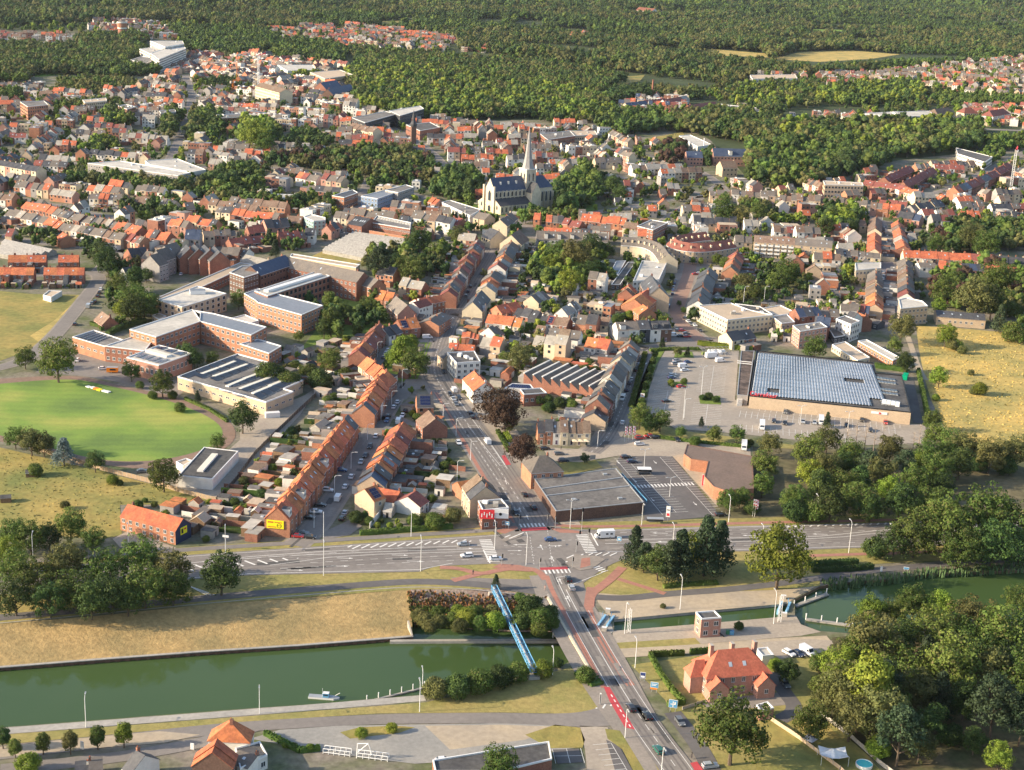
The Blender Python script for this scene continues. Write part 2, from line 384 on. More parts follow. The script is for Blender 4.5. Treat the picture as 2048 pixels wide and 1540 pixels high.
WALLW = {'R': (W_BR, 'red brick'), 'O': (W_OR, 'orange brick'), 'D': (W_DB, 'dark brick'), 'B': (W_BE, 'beige'), 'W': (W_WH, 'white'), 'C': (W_CR, 'cream'), 'G': (W_GR, 'grey'), 'K': (W_DK, 'black clad'), 'P': (W_PK, 'pink brick'), 'N': (W_NV, 'navy')}
ROOFMESH_N = [0]
def gable_geo(mbw, mbr, A, B, w, ze, zr, wallm, roofm, hip=0.0, oh=.25, hipA=None, hipB=None, z0=0.0, gableA=None, gableB=None):
 """a house body and its pitched roof. A, B: ridge ends (xy)"""
 A = Vector(A[:2]); B = Vector(B[:2]); t = (B-A).normalized(); nrm = Vector((-t.y, t.x)); h = w/2
 hA = hip if hipA is None else hipA; hB = hip if hipB is None else hipB
 c = [A-nrm*h, B-nrm*h, B+nrm*h, A+nrm*h]
 for i in range(4):
  p, q = c[i], c[(i+1) % 4]; m = wallm
  if i == 1 and gableB: m = gableB
  if i == 3 and gableA: m = gableA
  mbw.poly([(p.x, p.y, z0), (q.x, q.y, z0), (q.x, q.y, ze), (p.x, p.y, ze)], m)
 if not hA: mbw.poly([(*c[3], ze), (*c[0], ze), (A.x, A.y, zr-.03)], gableA or wallm)
 if not hB: mbw.poly([(*c[1], ze), (*c[2], ze), (B.x, B.y, zr-.03)], gableB or wallm)
 sl = (zr-ze)/h; e = h+oh; zo = ze-oh*sl+.06; g = .12; th = .14
 Ar = A+t*hA-t*(0 if hA else g); Br = B-t*hB+t*(0 if hB else g)
 Ae = A-t*(oh if hA else g); Be = B+t*(oh if hB else g)
 for s in (-1, 1):
  q = [(*(Ae+nrm*s*e), zo), (*(Be+nrm*s*e), zo), (*Br, zr+.06), (*Ar, zr+.06)]
  if s > 0: q = [q[1], q[0], q[3], q[2]]
  mbr.poly(q, roofm)
  lo = [(x, y, z-th) for x, y, z in q]
  mbr.poly([lo[0], lo[1], q[1], q[0]], METW if random.random() < .4 else wallm)          # eave board
  mbr.poly([lo[1], lo[2], q[2], q[1]], roofm); mbr.poly([lo[3], lo[0], q[0], q[3]], roofm)
  mbr.poly(lo[::-1], wallm)
 if hA: mbr.poly([(*(Ae+nrm*e), zo), (*(Ae-nrm*e), zo), (*Ar, zr+.06)], roofm)
 if hB: mbr.poly([(*(Be-nrm*e), zo), (*(Be+nrm*e), zo), (*Br, zr+.06)], roofm)
 return c, t, nrm
DETAIL_Y = 900.0
def house(A, B, w, ze, zr, rf, wl, label=None, group=None, name='terraced_house', cat='house', hip=0.0, floors=2, near=None, hipA=None, hipB=None,
   skylights=None, chimney=True, door=True, annex=None, gA=None, gB=None, solar=False, dormer=False, wstyle=None, dmesh=None, occ=True):
 """A, B: ridge ends in world xy. annex = (side, depth, height): a lower flat back extension"""
 A = Vector(A[:2]); B = Vector(B[:2]); mid = (A+B)/2; L = (B-A).length
 rm, rw = ROOFW[rf]; wm, ww_ = WALLW[wl]
 if near is None: near = mid.y < DETAIL_Y
 zr = max(zr, ze+.6)
 if near:
  e = link(name, None, None, (mid.x, mid.y, 0)); e.empty_display_size = 1
 o = lambda p: Vector((p[0]-mid.x, p[1]-mid.y)) 
 a, b = o(A), o(B)
 mw, mr = MB(), MB()
 c, t, nrm = gable_geo(mw, mr if near else mw, a, b, w, ze, zr, wm, rm, hip, hipA=hipA, hipB=hipB, gableA=gA, gableB=gB)
 ws = wstyle or ('d' if rf in 'ds' and random.random() < .5 else 'w')
 fa = mw
 par = e if near else None
 nwin = max(1, int(L/2.9))
 dr = (random.randint(1, nwin) if door else False)
 wall_windows(par, fa, c[0], c[1], ze, floors, nwin, style=ws, near=near, door=dr, skip=.06, ww=min(1.3, L/nwin*.5))
 wall_windows(par, fa, c[2], c[3], ze, floors, nwin, style=ws, near=near, door=False, skip=.12, ww=min(1.3, L/nwin*.5))
 sk = skylights if skylights is not None else (random.random() < .45)
 hh = w/2; sl = (zr-ze)/hh
 if sk and not hip and L > 3:
  tgt = MB() if near else mw
  for k in range(1 if sk is True else sk):
   u = (random.uniform(-.3, .3) if (sk is True or sk == 1) else lerp(-.35, .35, k/(sk-1)))*L
   for s in ((-1,) if random.random() < .8 else (1,)):
    v0, v1 = hh*.35, hh*.55; ce = t*u
    pts = []
    for (du, v) in ((-.4, v1), (.4, v1), (.4, v0), (-.4, v0)):
     q = ce+t*du+nrm*s*v; pts.append((q.x, q.y, zr-v*sl+.16))
    if s > 0: pts = pts[::-1]
    pts = [pts[0], pts[1], pts[2], pts[3]]
    tgt.poly(pts, SKYL)
    lo = [(x, y, z-.14) for x, y, z in pts]
    for i in range(4): tgt.poly([lo[i], lo[(i+1) % 4], pts[(i+1) % 4], pts[i]], METK)
  if near: tgt.build('skylight', e)
 if solar and near:
  for s in (-1,):
   nx = max(2, int(L*.7/1.1))
   for r_ in range(3):
    for k in range(nx):
     u = (k-(nx-1)/2)*1.08; v0, v1 = hh*(.15+.24*r_), hh*(.15+.24*r_+.22)
     pts = []
     for (du, v) in ((-.5, v1), (.5, v1), (.5, v0), (-.5, v0)):
      q = t*(u+du)+nrm*s*v; pts.append((q.x, q.y, zr-v*sl+.17))
     b_ = MB(); b_.poly(pts, SOLAR); b_.poly([(x, y, z-.1) for x, y, z in pts[:2]]+[pts[1], pts[0]], METG); b_.build('solar_panel', e)
 if dormer and L > 4:
  tgt = MB() if near else mw
  q = nrm*(-hh*.55); zb = zr-hh*.9*sl; zt = zr-hh*.25*sl
  tgt.box((q.x, q.y), math.atan2(t.y, t.x), min(3.0, L*.5), hh*.7, zb, zt+.1, W_WH if rf != 'd' else W_DK, FR_D)
  if near:
   tgt.build('dormer', e); q2 = nrm*(-hh*.9)
   wall_windows(e, None, (q2-t*1.1), (q2+t*1.1), zt, 1, 2, ww=.8, wh=.9, z0=zb, near=True)
 if chimney and L > 3:
  tgt = MB() if near else mw
  u = t*(L*random.choice((-.42, .42)) if not hip else L*.15)
  tgt.box((u.x+nrm.x*.4, u.y+nrm.y*.4), math.atan2(t.y, t.x), .55, .9, zr-1.0, zr+.95, W_BR if random.random() < .6 else wm, FR_D)
  tgt.bar((u.x+nrm.x*.25, u.y+nrm.y*.25, zr+.95), (u.x+nrm.x*.25, u.y+nrm.y*.25, zr+1.3), .14, RO_O, 5)
  if near: tgt.build('chimney', e)
 if annex:
  s, dep, hz = annex; tgt = MB() if near else mw
  wl_ = L*random.uniform(.55, .98); off = (L-wl_)/2*random.choice((-1, 1))
  q = nrm*s*(hh+dep/2)+t*off
  rr = random.choice((FR_D, FR_G, FR_G, FR_T, FR_D))
  wmm = random.choice((wm, W_WH, W_BR, W_BR, W_GR))
  tgt.box((q.x, q.y), math.atan2(t.y, t.x), wl_-.1, dep, 0, hz, wmm, rr)
  if random.random() < .6: 
   tgt.box((q.x, q.y), math.atan2(t.y, t.x), 1.0, 1.0, hz, hz+.25, METW, SKYL)
  if near: tgt.build('annex', e)
  if occ: occ_poly([(p[0]+mid.x, p[1]+mid.y) for p in rect(q, math.atan2(t.y, t.x), wl_, dep)], 2)
 if occ: occ_poly([(p.x+mid.x, p.y+mid.y) for p in c], 2)
 if near:
  mw.build('wall', e); mr.build('roof', e); root = e
 else:
  if dmesh is not None:
   k = len(dmesh.v); dmesh.v += [(x+mid.x, y+mid.y, z) for x, y, z in mw.v]
   for f, m in zip(mw.f, mw.m): dmesh.f.append(tuple(i+k for i in f)); dmesh.m.append(dmesh.mi(mw.mats[m]))
   return None
  root = link(name, mw.mesh(name), None, (mid.x, mid.y, 0))
 root['category'] = cat
 if label: root['label'] = label
 if group: root['group'] = group
 return root
ROWHOUSES = []; DIST = MB(); ROW_FAR = 905.0
def row(A, B, roofs, walls='R', w=9.0, ze=6.0, zr=9.5, place='', group=None, z_ref=None, jit=.5, side=None, garden=0, annex=.8, name='terraced_house', solar=(), gA=None, gB=None, dormers=(), floors=2, hipends=False, depth_j=.6, keep_z=False):
 """a terrace whose ridge runs from pixel A to pixel B (at ridge height); one letter of roofs per house.
 side: +1/-1 where the back gardens lie (left/right of A->B); garden: length of the gardens in metres"""
 a = P(*A, zr); b = P(*B, zr); a = a.xy; b = b.xy; n = len(roofs); L = (b-a).length; seen = {}
 if L < 3: return
 t = (b-a)/L; nr = Vector((-t.y, t.x)); group = group or 'houses in '+place
 for k in range(n):
  p = a+t*(L*k/n+.04); far = (p.y > ROW_FAR and name == 'terraced_house'); q = a+t*(L*(k+1)/n-.04); dz = 0 if keep_z else random.uniform(-jit, jit); dj = random.uniform(-depth_j, depth_j)
  wl = walls[k % len(walls)]; rf = roofs[k]
  if rf == '.': continue
  an = None
  if side and random.random() < annex: an = (side, random.uniform(3.5, 9), random.choice((2.9, 3.1, 3.2, 5.6) if floors > 1 else (2.9,)))
  look = f'{ROOFW[rf][1]} roofed {WALLW[wl][1]} house'; seen[look] = seen.get(look, 0)+1
  many = sum(1 for i in range(n) if (roofs[i], walls[i % len(walls)]) == (rf, wl)) > 1
  lab = (nth(seen[look])+' ' if many else '')+look+' in '+place
  if len(lab.split()) > 16: lab = lab.replace(' roofed', '').replace(' brick', '')
  o = house(p, q, w+dj, ze+dz, zr+dz*1.3, rf, wl, lab, group, name=name, annex=an, solar=(k in solar), gA=gA if k == 0 else None, gB=gB if k == n-1 else None,
     dormer=(k in dormers), floors=floors, dmesh=DIST if far else None, near=False if far else None, hipA=(2.5 if hipends and k == 0 else None), hipB=(2.5 if hipends and k == n-1 else None))
  ROWHOUSES.append((o, p, q, nr, side, garden, an, w))
def flat(name, label, roof, z, wall='R', top=FR_G, cat='building', win=None, rim=.45, rimm=None, floors=None, near=None, style='w', group=None, occ=True, z0=0.0, wallmats=None, winspec=None, winh=1.5, winw=1.5, coping=True, world=False):
 """flat-roofed building from the pixels of its roof corners at height z"""
 pts = ccw([tuple(p[:2]) for p in roof]) if world else ccw([tuple(P(a, b, z).xy) for a, b in roof])
 cx = sum(p[0] for p in pts)/len(pts); cy = sum(p[1] for p in pts)/len(pts)
 if near is None: near = cy < DETAIL_Y+250
 if occ: occ_poly(pts, 2, 1.0)
 loc = [(p[0]-cx, p[1]-cy) for p in pts]; n = len(pts)
 wm = WALLW[wall][0] if isinstance(wall, str) else wall
 e = link(name, None, None, (cx, cy, 0), label=label, cat=cat, group=group)
 mw = MB()
 for i in range(n):
  a, b = loc[i], loc[(i+1) % n]; m = wm
  if wallmats and i in wallmats: m = wallmats[i]
  mw.poly([(*a, z0), (*b, z0), (*b, z), (*a, z)], m)
 win = win if win is not None else (floors or max(1, int(z/3.1)))
 cams = Vector((-cx, -cy)).normalized()
 if win:
  for i in range(n):
   a, b = Vector(loc[i]), Vector(loc[(i+1) % n]); L = (b-a).length
   if L < 3: continue
   nn = Vector(((b-a).y, -(b-a).x)).normalized()
   if nn.dot(cams) < -.25: continue
   if winspec is not None and i not in winspec and 'all' not in winspec: continue
   wall_windows(e, mw, a, b, z-.2, win, max(1, int(L/(winw*1.75))), ww=winw, wh=winh, style=style, near=near)
 mw.build('wall', e)
 mt = MB(); inn = inset(loc, .35)
 if rim > 0:
  rm = rimm or METW
  for i in range(n):
   j = (i+1) % n
   mt.poly([(*loc[i], z), (*loc[j], z), (*loc[j], z+rim), (*loc[i], z+rim)], rm)
   mt.poly([(*loc[i], z+rim), (*loc[j], z+rim), (*inn[j], z+rim), (*inn[i], z+rim)], rm)
   mt.poly([(*inn[j], z+.02), (*inn[i], z+.02), (*inn[i], z+rim), (*inn[j], z+rim)], rm)
  mt.build('parapet', e); mt = MB()
  mt.poly([(*p, z+.02) for p in inn], top)
 else: mt.poly([(*p, z) for p in loc], top)
 mt.build('roof', e)
 return e, pts, (cx, cy)
def on_roof(e, c, name, w0, ax, l, w, z0, h, m, mt=None):
 b = MB(); b.box((w0[0]-c[0], w0[1]-c[1]), ax, l, w, z0, z0+h, m, mt); return b.build(name, e)
def gabled(name, label, A, B, w, ze, zr, rf, wl, cat='building', hip=0.0, world=False, **kw):
 a = A if world else P(*A, zr).xy; b = B if world else P(*B, zr).xy
 return house(a, b, w, ze, zr, rf, wl, label, None, name=name, cat=cat, hip=hip, **kw)
# ground sheets and ribbons
def sheet(name, pts, z, m, occ=0, grow=0.0, zref=0.0, world=False, kind='structure', sm=0):
 q = [Vector(p[:2]) for p in (pts if world else PL(pts, zref))]
 if sm: q = smooth(q+[q[0]], sm)[:-1]
 q = [tuple(p) for p in ccw(q)]
 b = MB(); res = delaunay_2d_cdt([Vector(p) for p in q], [], [list(range(len(q)))], 1, 1e-5)
 vs = res[0]
 for f in res[2]:
  pp = [(vs[i].x, vs[i].y, z) for i in f]
  if area(pp) < 0: pp = pp[::-1]
  b.poly(pp, m)
 if occ: occ_poly(q, occ, grow)
 return b.build(name, None, kind=kind)
def ribbon(name, pts, w, z, m, occ=0, zref=0.0, world=False, sm=2, kerb=None, grow=1.0, off=0.0):
 """pts px polyline; w metres (number or one per point)"""
 q = [Vector(p[:2]) for p in (pts if world else PL(pts, zref))]
 if hasattr(w, '__len__'):
  q3 = [Vector((p.x, p.y, ww)) for p, ww in zip(q, w)]
  for _ in range(sm):
   r = [q3[0]]
   for a, b in zip(q3, q3[1:]): r += [a.lerp(b, .25), a.lerp(b, .75)]
   r.append(q3[-1]); q3 = r
  q = [v.xy for v in q3]; ws = [v.z/2 for v in q3]
 else:
  q = smooth(q, sm); ws = [w/2]*len(q)
 if off: q = offset(q, off)
 l = offset(q, ws); r = offset(q, [-x for x in ws]); b = MB()
 for i in range(len(q)-1):
  b.poly([(*r[i], z), (*r[i+1], z), (*l[i+1], z), (*l[i], z)], m)
  if kerb:
   for s_, sg in ((l, 1), (r, -1)):
    a_, b_ = s_[i], s_[i+1]; k = [(*a_, z-kerb), (*b_, z-kerb), (*b_, z), (*a_, z)]
    b.poly(k if sg < 0 else k[::-1], m)
 if occ: occ_poly([tuple(p) for p in l]+[tuple(p) for p in reversed(r)], occ, grow)
 b.build(name, None, kind='structure')
 return q
# ground, with the canal cut out of it
LOWC = [(-260, 1268), (0, 1248), (200, 1231), (400, 1210), (600, 1192), (820, 1179), (990, 1178), (1092, 1194), (1150, 1214), (1215, 1229), (1226, 1262),
  (1190, 1290), (1148, 1318), (1122, 1332), (1065, 1344), (1000, 1362), (845, 1389), (640, 1407), (440, 1421), (0, 1455), (-260, 1473)]
LOCKC = [(1228, 1238), (1300, 1232), (1400, 1222), (1520, 1211), (1575, 1205), (1574, 1232), (1500, 1240), (1400, 1250), (1228, 1264)]
UPC = [(1590, 1198), (1640, 1172), (1700, 1164), (1780, 1158), (1850, 1148), (2048, 1140), (2400, 1118), (2400, 1250), (2048, 1240), (1900, 1262), (1720, 1268), (1640, 1262), (1600, 1248), (1590, 1230)]
HOLES = [PL(LOWC), PL(LOCKC), PL(UPC)]
def build_ground():
 outer = [(-6000, 120), (9000, 120), (9000, 14000), (-6000, 14000)]
 vs = [Vector(p) for p in outer]; faces = [[0, 1, 2, 3]]
 for h in HOLES:
  k = len(vs); pp = [p.xy for p in h]; pp = pp if area(pp) > 0 else pp[::-1]
  vs += pp; faces.append(list(range(k, k+len(pp))))
 res = delaunay_2d_cdt(vs, [], faces, 1, 1e-4); b = MB()
 for f in res[2]:
  pp = [(res[0][i].x, res[0][i].y, 0.0) for i in f]
  c = (sum(p[0] for p in pp)/len(pp), sum(p[1] for p in pp)/len(pp))
  if any(inpoly(np.array([c[0]]), np.array([c[1]]), [tuple(p.xy) for p in h])[0] for h in HOLES): continue
  if area(pp) < 0: pp = pp[::-1]
  b.poly(pp, G_TOWN)
 b.build('ground', None, kind='structure')
build_ground()
for h in HOLES: occ_poly([tuple(p.xy) for p in h], 3, 2)
# water and walls
def quay(hole, zt, zb, m, cap=None, skip=()):
 b = MB(); pp = ccw([tuple(p.xy) for p in hole]); n = len(pp)
 for i in range(n):
  if i in skip: continue
  a, c = pp[i], pp[(i+1) % n]
  b.poly([(*c, zb), (*a, zb), (*a, zt), (*c, zt)], m)
 b.build('quay_wall', None, kind='structure')
ZW = -5.0
sheet('canal_water', LOWC, ZW, WATER)                                         # same outline: sides are quay walls
quay(HOLES[0], 0, -6, CONC)
sheet('lock_water', LOCKC, -1.0, WATER); quay(HOLES[1], 0, -6, CONC)
sheet('canal_water', UPC, -1.0, WATER); quay(HOLES[2], 0, -2.5, WOOD)
# grassy bank sloping from the towpath down to the sheet piling
top = [(-260, 1268), (0, 1248), (200, 1231), (400, 1210), (600, 1192), (820, 1179)]
bot = [(-260, 1353), (0, 1334), (200, 1318), (400, 1303), (600, 1290), (826, 1272)]
def bank():
 b = MB(); T = [P(x, y, .02) for x, y in top]; Bt = [P(x, y, -3.8) for x, y in bot]
 for i in range(len(T)-1):
  for k in range(6):
   f = lambda a, c, u: Vector((lerp(a.x, c.x, u), lerp(a.y, c.y, u), lerp(a.z, c.z, min(1, u*1.15))))
   u0, u1 = k/6, (k+1)/6
   b.poly([f(T[i], Bt[i], u1), f(T[i+1], Bt[i+1], u1), f(T[i+1], Bt[i+1], u0), f(T[i], Bt[i], u0)], G_BANK)
 b.build('grass_bank', None, kind='structure')
 w = MB(); rust = mat('rusty_sheet_piling', (.16, .09, .06), .85, .25, 1.0)
 for i in range(len(Bt)-1):
  q = polyline([Bt[i], Bt[i+1]], 1.4)
  for j in range(len(q)-1):
   d = (q[j+1]-q[j]).normalized(); nn = Vector((d.y, -d.x))*(.25 if j % 2 else 0)
   a, c = q[j]+nn, q[j+1]+nn
   w.poly([(*a, -6), (*c, -6), (*c, -3.75), (*a, -3.75)], rust)
  a, c = Bt[i], Bt[i+1]; d = (c-a).xy.normalized(); nn = Vector((d.y, -d.x))*.5
  w.poly([(*(a.xy+nn), -3.72), (*(c.xy+nn), -3.72), (*(c.xy-nn), -3.72), (*(a.xy-nn), -3.72)], CONC)
  w.poly([(*(a.xy+nn), -3.95), (*(c.xy+nn), -3.95), (*(c.xy+nn), -3.72), (*(a.xy+nn), -3.72)], CONC)
 w.build('sheet_pile_wall', None, kind='structure')
 r = MB(); a = P(826, 1272, -3.8); c = P(818, 1243, -1.5)
 r.poly([(a.x, a.y, -6), (c.x, c.y, -6), (c.x, c.y, -1.2), (a.x, a.y, -3.6)], CONC)
 r.poly([(c.x-.5, c.y, -6), (a.x-.5, a.y, -6), (a.x-.5, a.y, -3.6), (c.x-.5, c.y, -1.2)], CONC)
 r.poly([(a.x-.5, a.y, -3.6), (a.x, a.y, -3.6), (c.x, c.y, -1.2), (c.x-.5, c.y, -1.2)], CONC)
 r.build('bank_end_wall', None, kind='structure')
 stone = mat('rubble_slope', (.24, .17, .14), .95, .35, 1.4, (.34, .27, .22), .6, .5, bump=1, bscale=1.5)
 T2 = [(815, 1179), (900, 1178), (990, 1178), (1092, 1194), (1118, 1206)]; B2 = [(822, 1250), (900, 1256), (1000, 1262), (1080, 1265), (1128, 1262)]
 s = MB()
 for i in range(4):
  s.poly([P(*B2[i], -4.6), P(*B2[i+1], -4.6), P(*T2[i+1], .02), P(*T2[i], .02)], stone)
 s.poly([P(1128, 1262, -4.6), (P(1215, 1229, .02).x, P(1215, 1229).y, -4.9), P(1215, 1229, .02), P(1118, 1206, .02)], CONC)
 s.build('rubble_slope', None, kind='structure')
 w = MB(); q = [P(780, 1281, -4.2), P(940, 1280, -4.2), P(1135, 1280, -4.2)]
 for i in range(2):
  a, c = q[i].xy, q[i+1].xy; d = (c-a).normalized(); nn = Vector((-d.y, d.x))*.7
  w.prism([tuple(a-nn), tuple(c-nn), tuple(c+nn), tuple(a+nn)], -6, -4.2, CONC)
 w.build('training_wall', None, kind='structure')
bank()
# forest floor and far country
sheet('forest_ground', [(-200, -20), (2300, 60), (2300, 215), (1700, 190), (1100, 225), (860, 185), (560, 120), (300, 60), (-200, 60)], .04, G_FOR)
sheet('park_ground', [(-200, 90), (90, 90), (200, 108), (270, 100), (262, 120), (190, 150), (0, 152), (-200, 160)], .04, G_FOR)
sheet('park_ground', [(560, 130), (860, 185), (1100, 225), (1200, 195), (1200, 240), (900, 240), (700, 215), (640, 180)], .05, G_FOR)
sheet('park_ground', [(1340, 230), (1500, 195), (1960, 190), (2050, 250), (1990, 300), (1800, 320), (1700, 340), (1600, 370), (1490, 350), (1420, 280)], .05, G_FOR)
sheet('stubble_field', [(1545, 118), (1600, 104), (1700, 101), (1800, 109), (1740, 118), (1640, 124)], .12, G_STRAW, 3)
sheet('stubble_field', [(1395, 102), (1420, 98), (1530, 107), (1540, 115), (1440, 111)], .12, G_STRAW, 3)
sheet('stubble_field', [(930, 136), (1005, 134), (1012, 148), (985, 152), (940, 143)], .12, G_STRAW, 3)
sheet('meadow', [(1100, 156), (1190, 149), (1188, 160), (1110, 166)], .12, G_PITCH, 3)
sheet('meadow', [(1150, 168), (1190, 158), (1290, 150), (1280, 162), (1200, 178)], .12, G_MEAD, 3)
sheet('meadow', [(65, 142), (135, 140), (128, 150), (70, 154)], .12, G_PITCH, 3)
sheet('meadow', [(760, 42), (830, 40), (828, 46), (762, 47)], .14, G_MEAD, 3)
sheet('meadow', [(1620, 58), (1690, 60), (1680, 64), (1625, 63)], .14, G_PITCH, 3)
sheet('meadow', [(1290, 278), (1365, 264), (1375, 278), (1330, 288)], .1, G_MEAD, 3)
# fields near the camera
sheet('straw_field', [(1832, 652), (1900, 655), (2000, 664), (2300, 690), (2300, 950), (2048, 935), (1960, 905), (1895, 870), (1862, 800), (1850, 760), (1838, 700)], .06, G_STRAW, 3)
sheet('left_meadow', [(-250, 588), (0, 582), (60, 588), (165, 590), (165, 598), (118, 668), (60, 700), (0, 722), (-250, 760)], .06, G_MEAD, 3)
sheet('straw_strip', [(100, 700), (60, 672), (110, 640), (162, 592), (168, 594), (112, 668)], .08, G_STRAW, 3)
sheet('playing_field_track', [(-300, 770), (0, 758), (90, 752), (170, 752), (240, 772), (350, 792), (430, 820), (470, 852), (472, 880), (440, 905), (380, 925), (300, 940), (200, 930), (100, 905), (0, 880), (-300, 850)], .07, G_TRACK, 3, sm=2)
sheet('playing_field', [(-320, 790), (-40, 772), (60, 762), (150, 758), (200, 768), (290, 788), (370, 812), (430, 840), (450, 866), (430, 890), (370, 912), (290, 924), (210, 922), (130, 905), (50, 880), (-40, 864), (-320, 850)], .09, G_MOWN, 3, sm=2)
sheet('rough_meadow', [(-250, 870), (0, 895), (150, 930), (300, 968), (430, 998), (380, 1008), (240, 1010), (244, 1070), (200, 1080), (0, 1060), (-250, 1060)], .06, G_MEAD, 3)
sheet('school_yard', [(70, 745), (150, 700), (300, 745), (380, 770), (350, 800), (240, 765), (165, 752)], .05, ASPL, 1)
sheet('warehouse_yard', [(520, 830), (610, 790), (640, 770), (600, 830), (545, 890), (450, 1000), (430, 1000), (350, 975), (360, 930), (440, 915), (480, 880), (480, 850)], .05, G_COB, 1)
MK = MB()                                   # all painted markings
def mline(q, off=0.0, w=.18, on=None, gap=None, z=.148, m=None, s0=0.0, s1=1e9):
 m = m or WPNT; pts = offset(q, off) if off else q; s = 0.0
 for a, b in zip(pts, pts[1:]):
  L = (b-a).length
  if L < 1e-6: continue
  t = (b-a)/L; nn = Vector((-t.y, t.x))*w/2; u = 0.0
  while u < L:
   if on is None: v = L; draw = True
   else:
    ph = (s+u) % (on+gap); draw = ph < on; v = min(L, u+((on-ph) if draw else (on+gap-ph))+1e-4)
   if draw and s+u >= s0 and s+u <= s1:
    p0 = a+t*u; p1 = a+t*v
    MK.poly([(*(p0-nn), z), (*(p1-nn), z), (*(p1+nn), z), (*(p0+nn), z)], m)
   u = v
  s += L
def mpx(pts, **k): mline([p.xy for p in PL(pts)], **k)
def zebra(a, b, length=3.6, w=.62, gap=.75, z=.15):
 """zebra crossing: pixels a->b across the road; stripes run along the road"""
 a = P(*a).xy; b = P(*b).xy; t = (b-a).normalized(); nn = Vector((-t.y, t.x))*length/2; L = (b-a).length; u = 0
 while u < L:
  p = a+t*u; q = a+t*min(L, u+w)
  MK.poly([(*(p-nn), z), (*(q-nn), z), (*(q+nn), z), (*(p+nn), z)], WPNT); u += w+gap
def hatch(pts, ang, step=2.2, w=.7, z=.15):
 """diagonal hatching inside a pixel polygon"""
 poly = [tuple(p.xy) for p in PL(pts)]; c = Vector((sum(p[0] for p in poly)/len(poly), sum(p[1] for p in poly)/len(poly)))
 t = Vector((math.cos(ang), math.sin(ang))); nn = Vector((-t.y, t.x)); R = max((Vector(p)-c).length for p in poly)
 k = -R
 while k < R:
  o = c+nn*k; us = np.arange(-R, R, .3); ins = inpoly(o.x+t.x*us, o.y+t.y*us, poly)
  i = 0
  while i < len(us):
   if ins[i]:
    j = i
    while j+1 < len(us) and ins[j+1]: j += 1
    if j > i:
     p = o+t*float(us[i]); q = o+t*float(us[j])
     MK.poly([(*(p-nn*w/2), z), (*(q-nn*w/2), z), (*(q+nn*w/2), z), (*(p+nn*w/2), z)], WPNT)
    i = j
   i += 1
  k += step
def arrow(px, py, ang, L=4.5, turn=0, z=.15):
 c = P(px, py).xy; t = Vector((math.cos(ang), math.sin(ang))); nn = Vector((-t.y, t.x))
 a = c-t*L/2; b = c+t*L/2
 MK.poly([(*(a-nn*.12), z), (*(b-t*1.3-nn*.12), z), (*(b-t*1.3+nn*.12), z), (*(a+nn*.12), z)], WPNT)
 MK.poly([(*(b-t*1.4-nn*.5), z), (*b, z), (*(b-t*1.4+nn*.5), z)], WPNT)
 if turn:
  d = nn*turn; e = a+t*L*.5
  MK.poly([(*(e-t*.15), z), (*(e+d*1.2-t*.15), z), (*(e+d*1.2+t*.25), z), (*(e+t*.25), z)], WPNT)
def bays(A, B, depth, n=None, wbay=2.5, both=True, z=.148, dirn=1):
 """parking bays along pixel line A->B; lines of `depth` metres to the left (dirn=1) or right"""
 a = P(*A).xy; b = P(*B).xy; t = (b-a).normalized(); nn = Vector((-t.y, t.x))*dirn; L = (b-a).length; n = n or max(1, int(L/wbay))
 for k in range(n+1):
  p = a+t*(L*k/n); mline([p, p+nn*depth], w=.14, z=z)
  if both: mline([p, p-nn*depth], w=.14, z=z)
 mline([a, b], w=.14, z=z)
# highway
HTOP = [(-260, 1166), (0, 1142), (200, 1126), (370, 1111), (500, 1102), (700, 1089), (900, 1075), (1000, 1069), (1045, 1057), (1095, 1054), (1150, 1059), (1200, 1060), (1500, 1052), (1773, 1046), (2048, 1036), (2400, 1020)]
HBOT = [(2400, 1070), (2048, 1086), (1732, 1096), (1617, 1100), (1500, 1103), (1300, 1106), (1240, 1108), (1205, 1130), (1165, 1150), (1100, 1150), (1075, 1140), (986, 1128), (871, 1133), (837, 1144), (500, 1151), (370, 1160), (200, 1172), (0, 1190), (-260, 1212)]
sheet('highway_verge', [(x, y-16) for x, y in HTOP]+[(2400, 1118), (2048, 1112), (1640, 1134), (1640, 1172), (1560, 1180), (1240, 1190), (1180, 1185)]+[(1120, 1205), (1090, 1193), (990, 1178), (820, 1179), (400, 1210), (0, 1248), (-260, 1268)], .06, G_VERGE, 3)
sheet('highway', HTOP+HBOT, .13, ASPH, 1)
ribbon('service_path', [(-260, 1150), (0, 1128), (200, 1112), (380, 1099), (560, 1088), (760, 1074), (900, 1066), (1000, 1059), (1045, 1047)], 3.2, .11, ASPL, 1)
ribbon('pavement', [(1105, 1050), (1160, 1054), (1300, 1052), (1500, 1046), (1773, 1041), (2100, 1030)], 2.2, .11, BIKE, 1)
qt = [p.xy for p in PL([(x, y+1.5) for x, y in HTOP])]
mline([p.xy for p in PL([(370, 1114), (500, 1105), (700, 1092), (900, 1078), (1000, 1071)])])
mline([p.xy for p in PL([(370, 1128), (500, 1114), (640, 1104), (800, 1097), (965, 1091)])], w=.22)
mline([p.xy for p in PL([(400, 1125), (560, 1113), (760, 1104), (965, 1098)])], w=.22)
mline([p.xy for p in PL([(360, 1158), (500, 1148), (837, 1140), (905, 1127)])], w=.22)
mline([p.xy for p in PL([(540, 1131), (586, 1125), (660, 1115), (760, 1109), (968, 1103)])], w=.2)
mline([p.xy for p in PL([(620, 1126), (760, 1118), (968, 1109)])], w=.15, on=2.5, gap=2.5)
mline([p.xy for p in PL([(560, 1138), (760, 1128), (975, 1118)])], w=.15, on=2.5, gap=2.5)
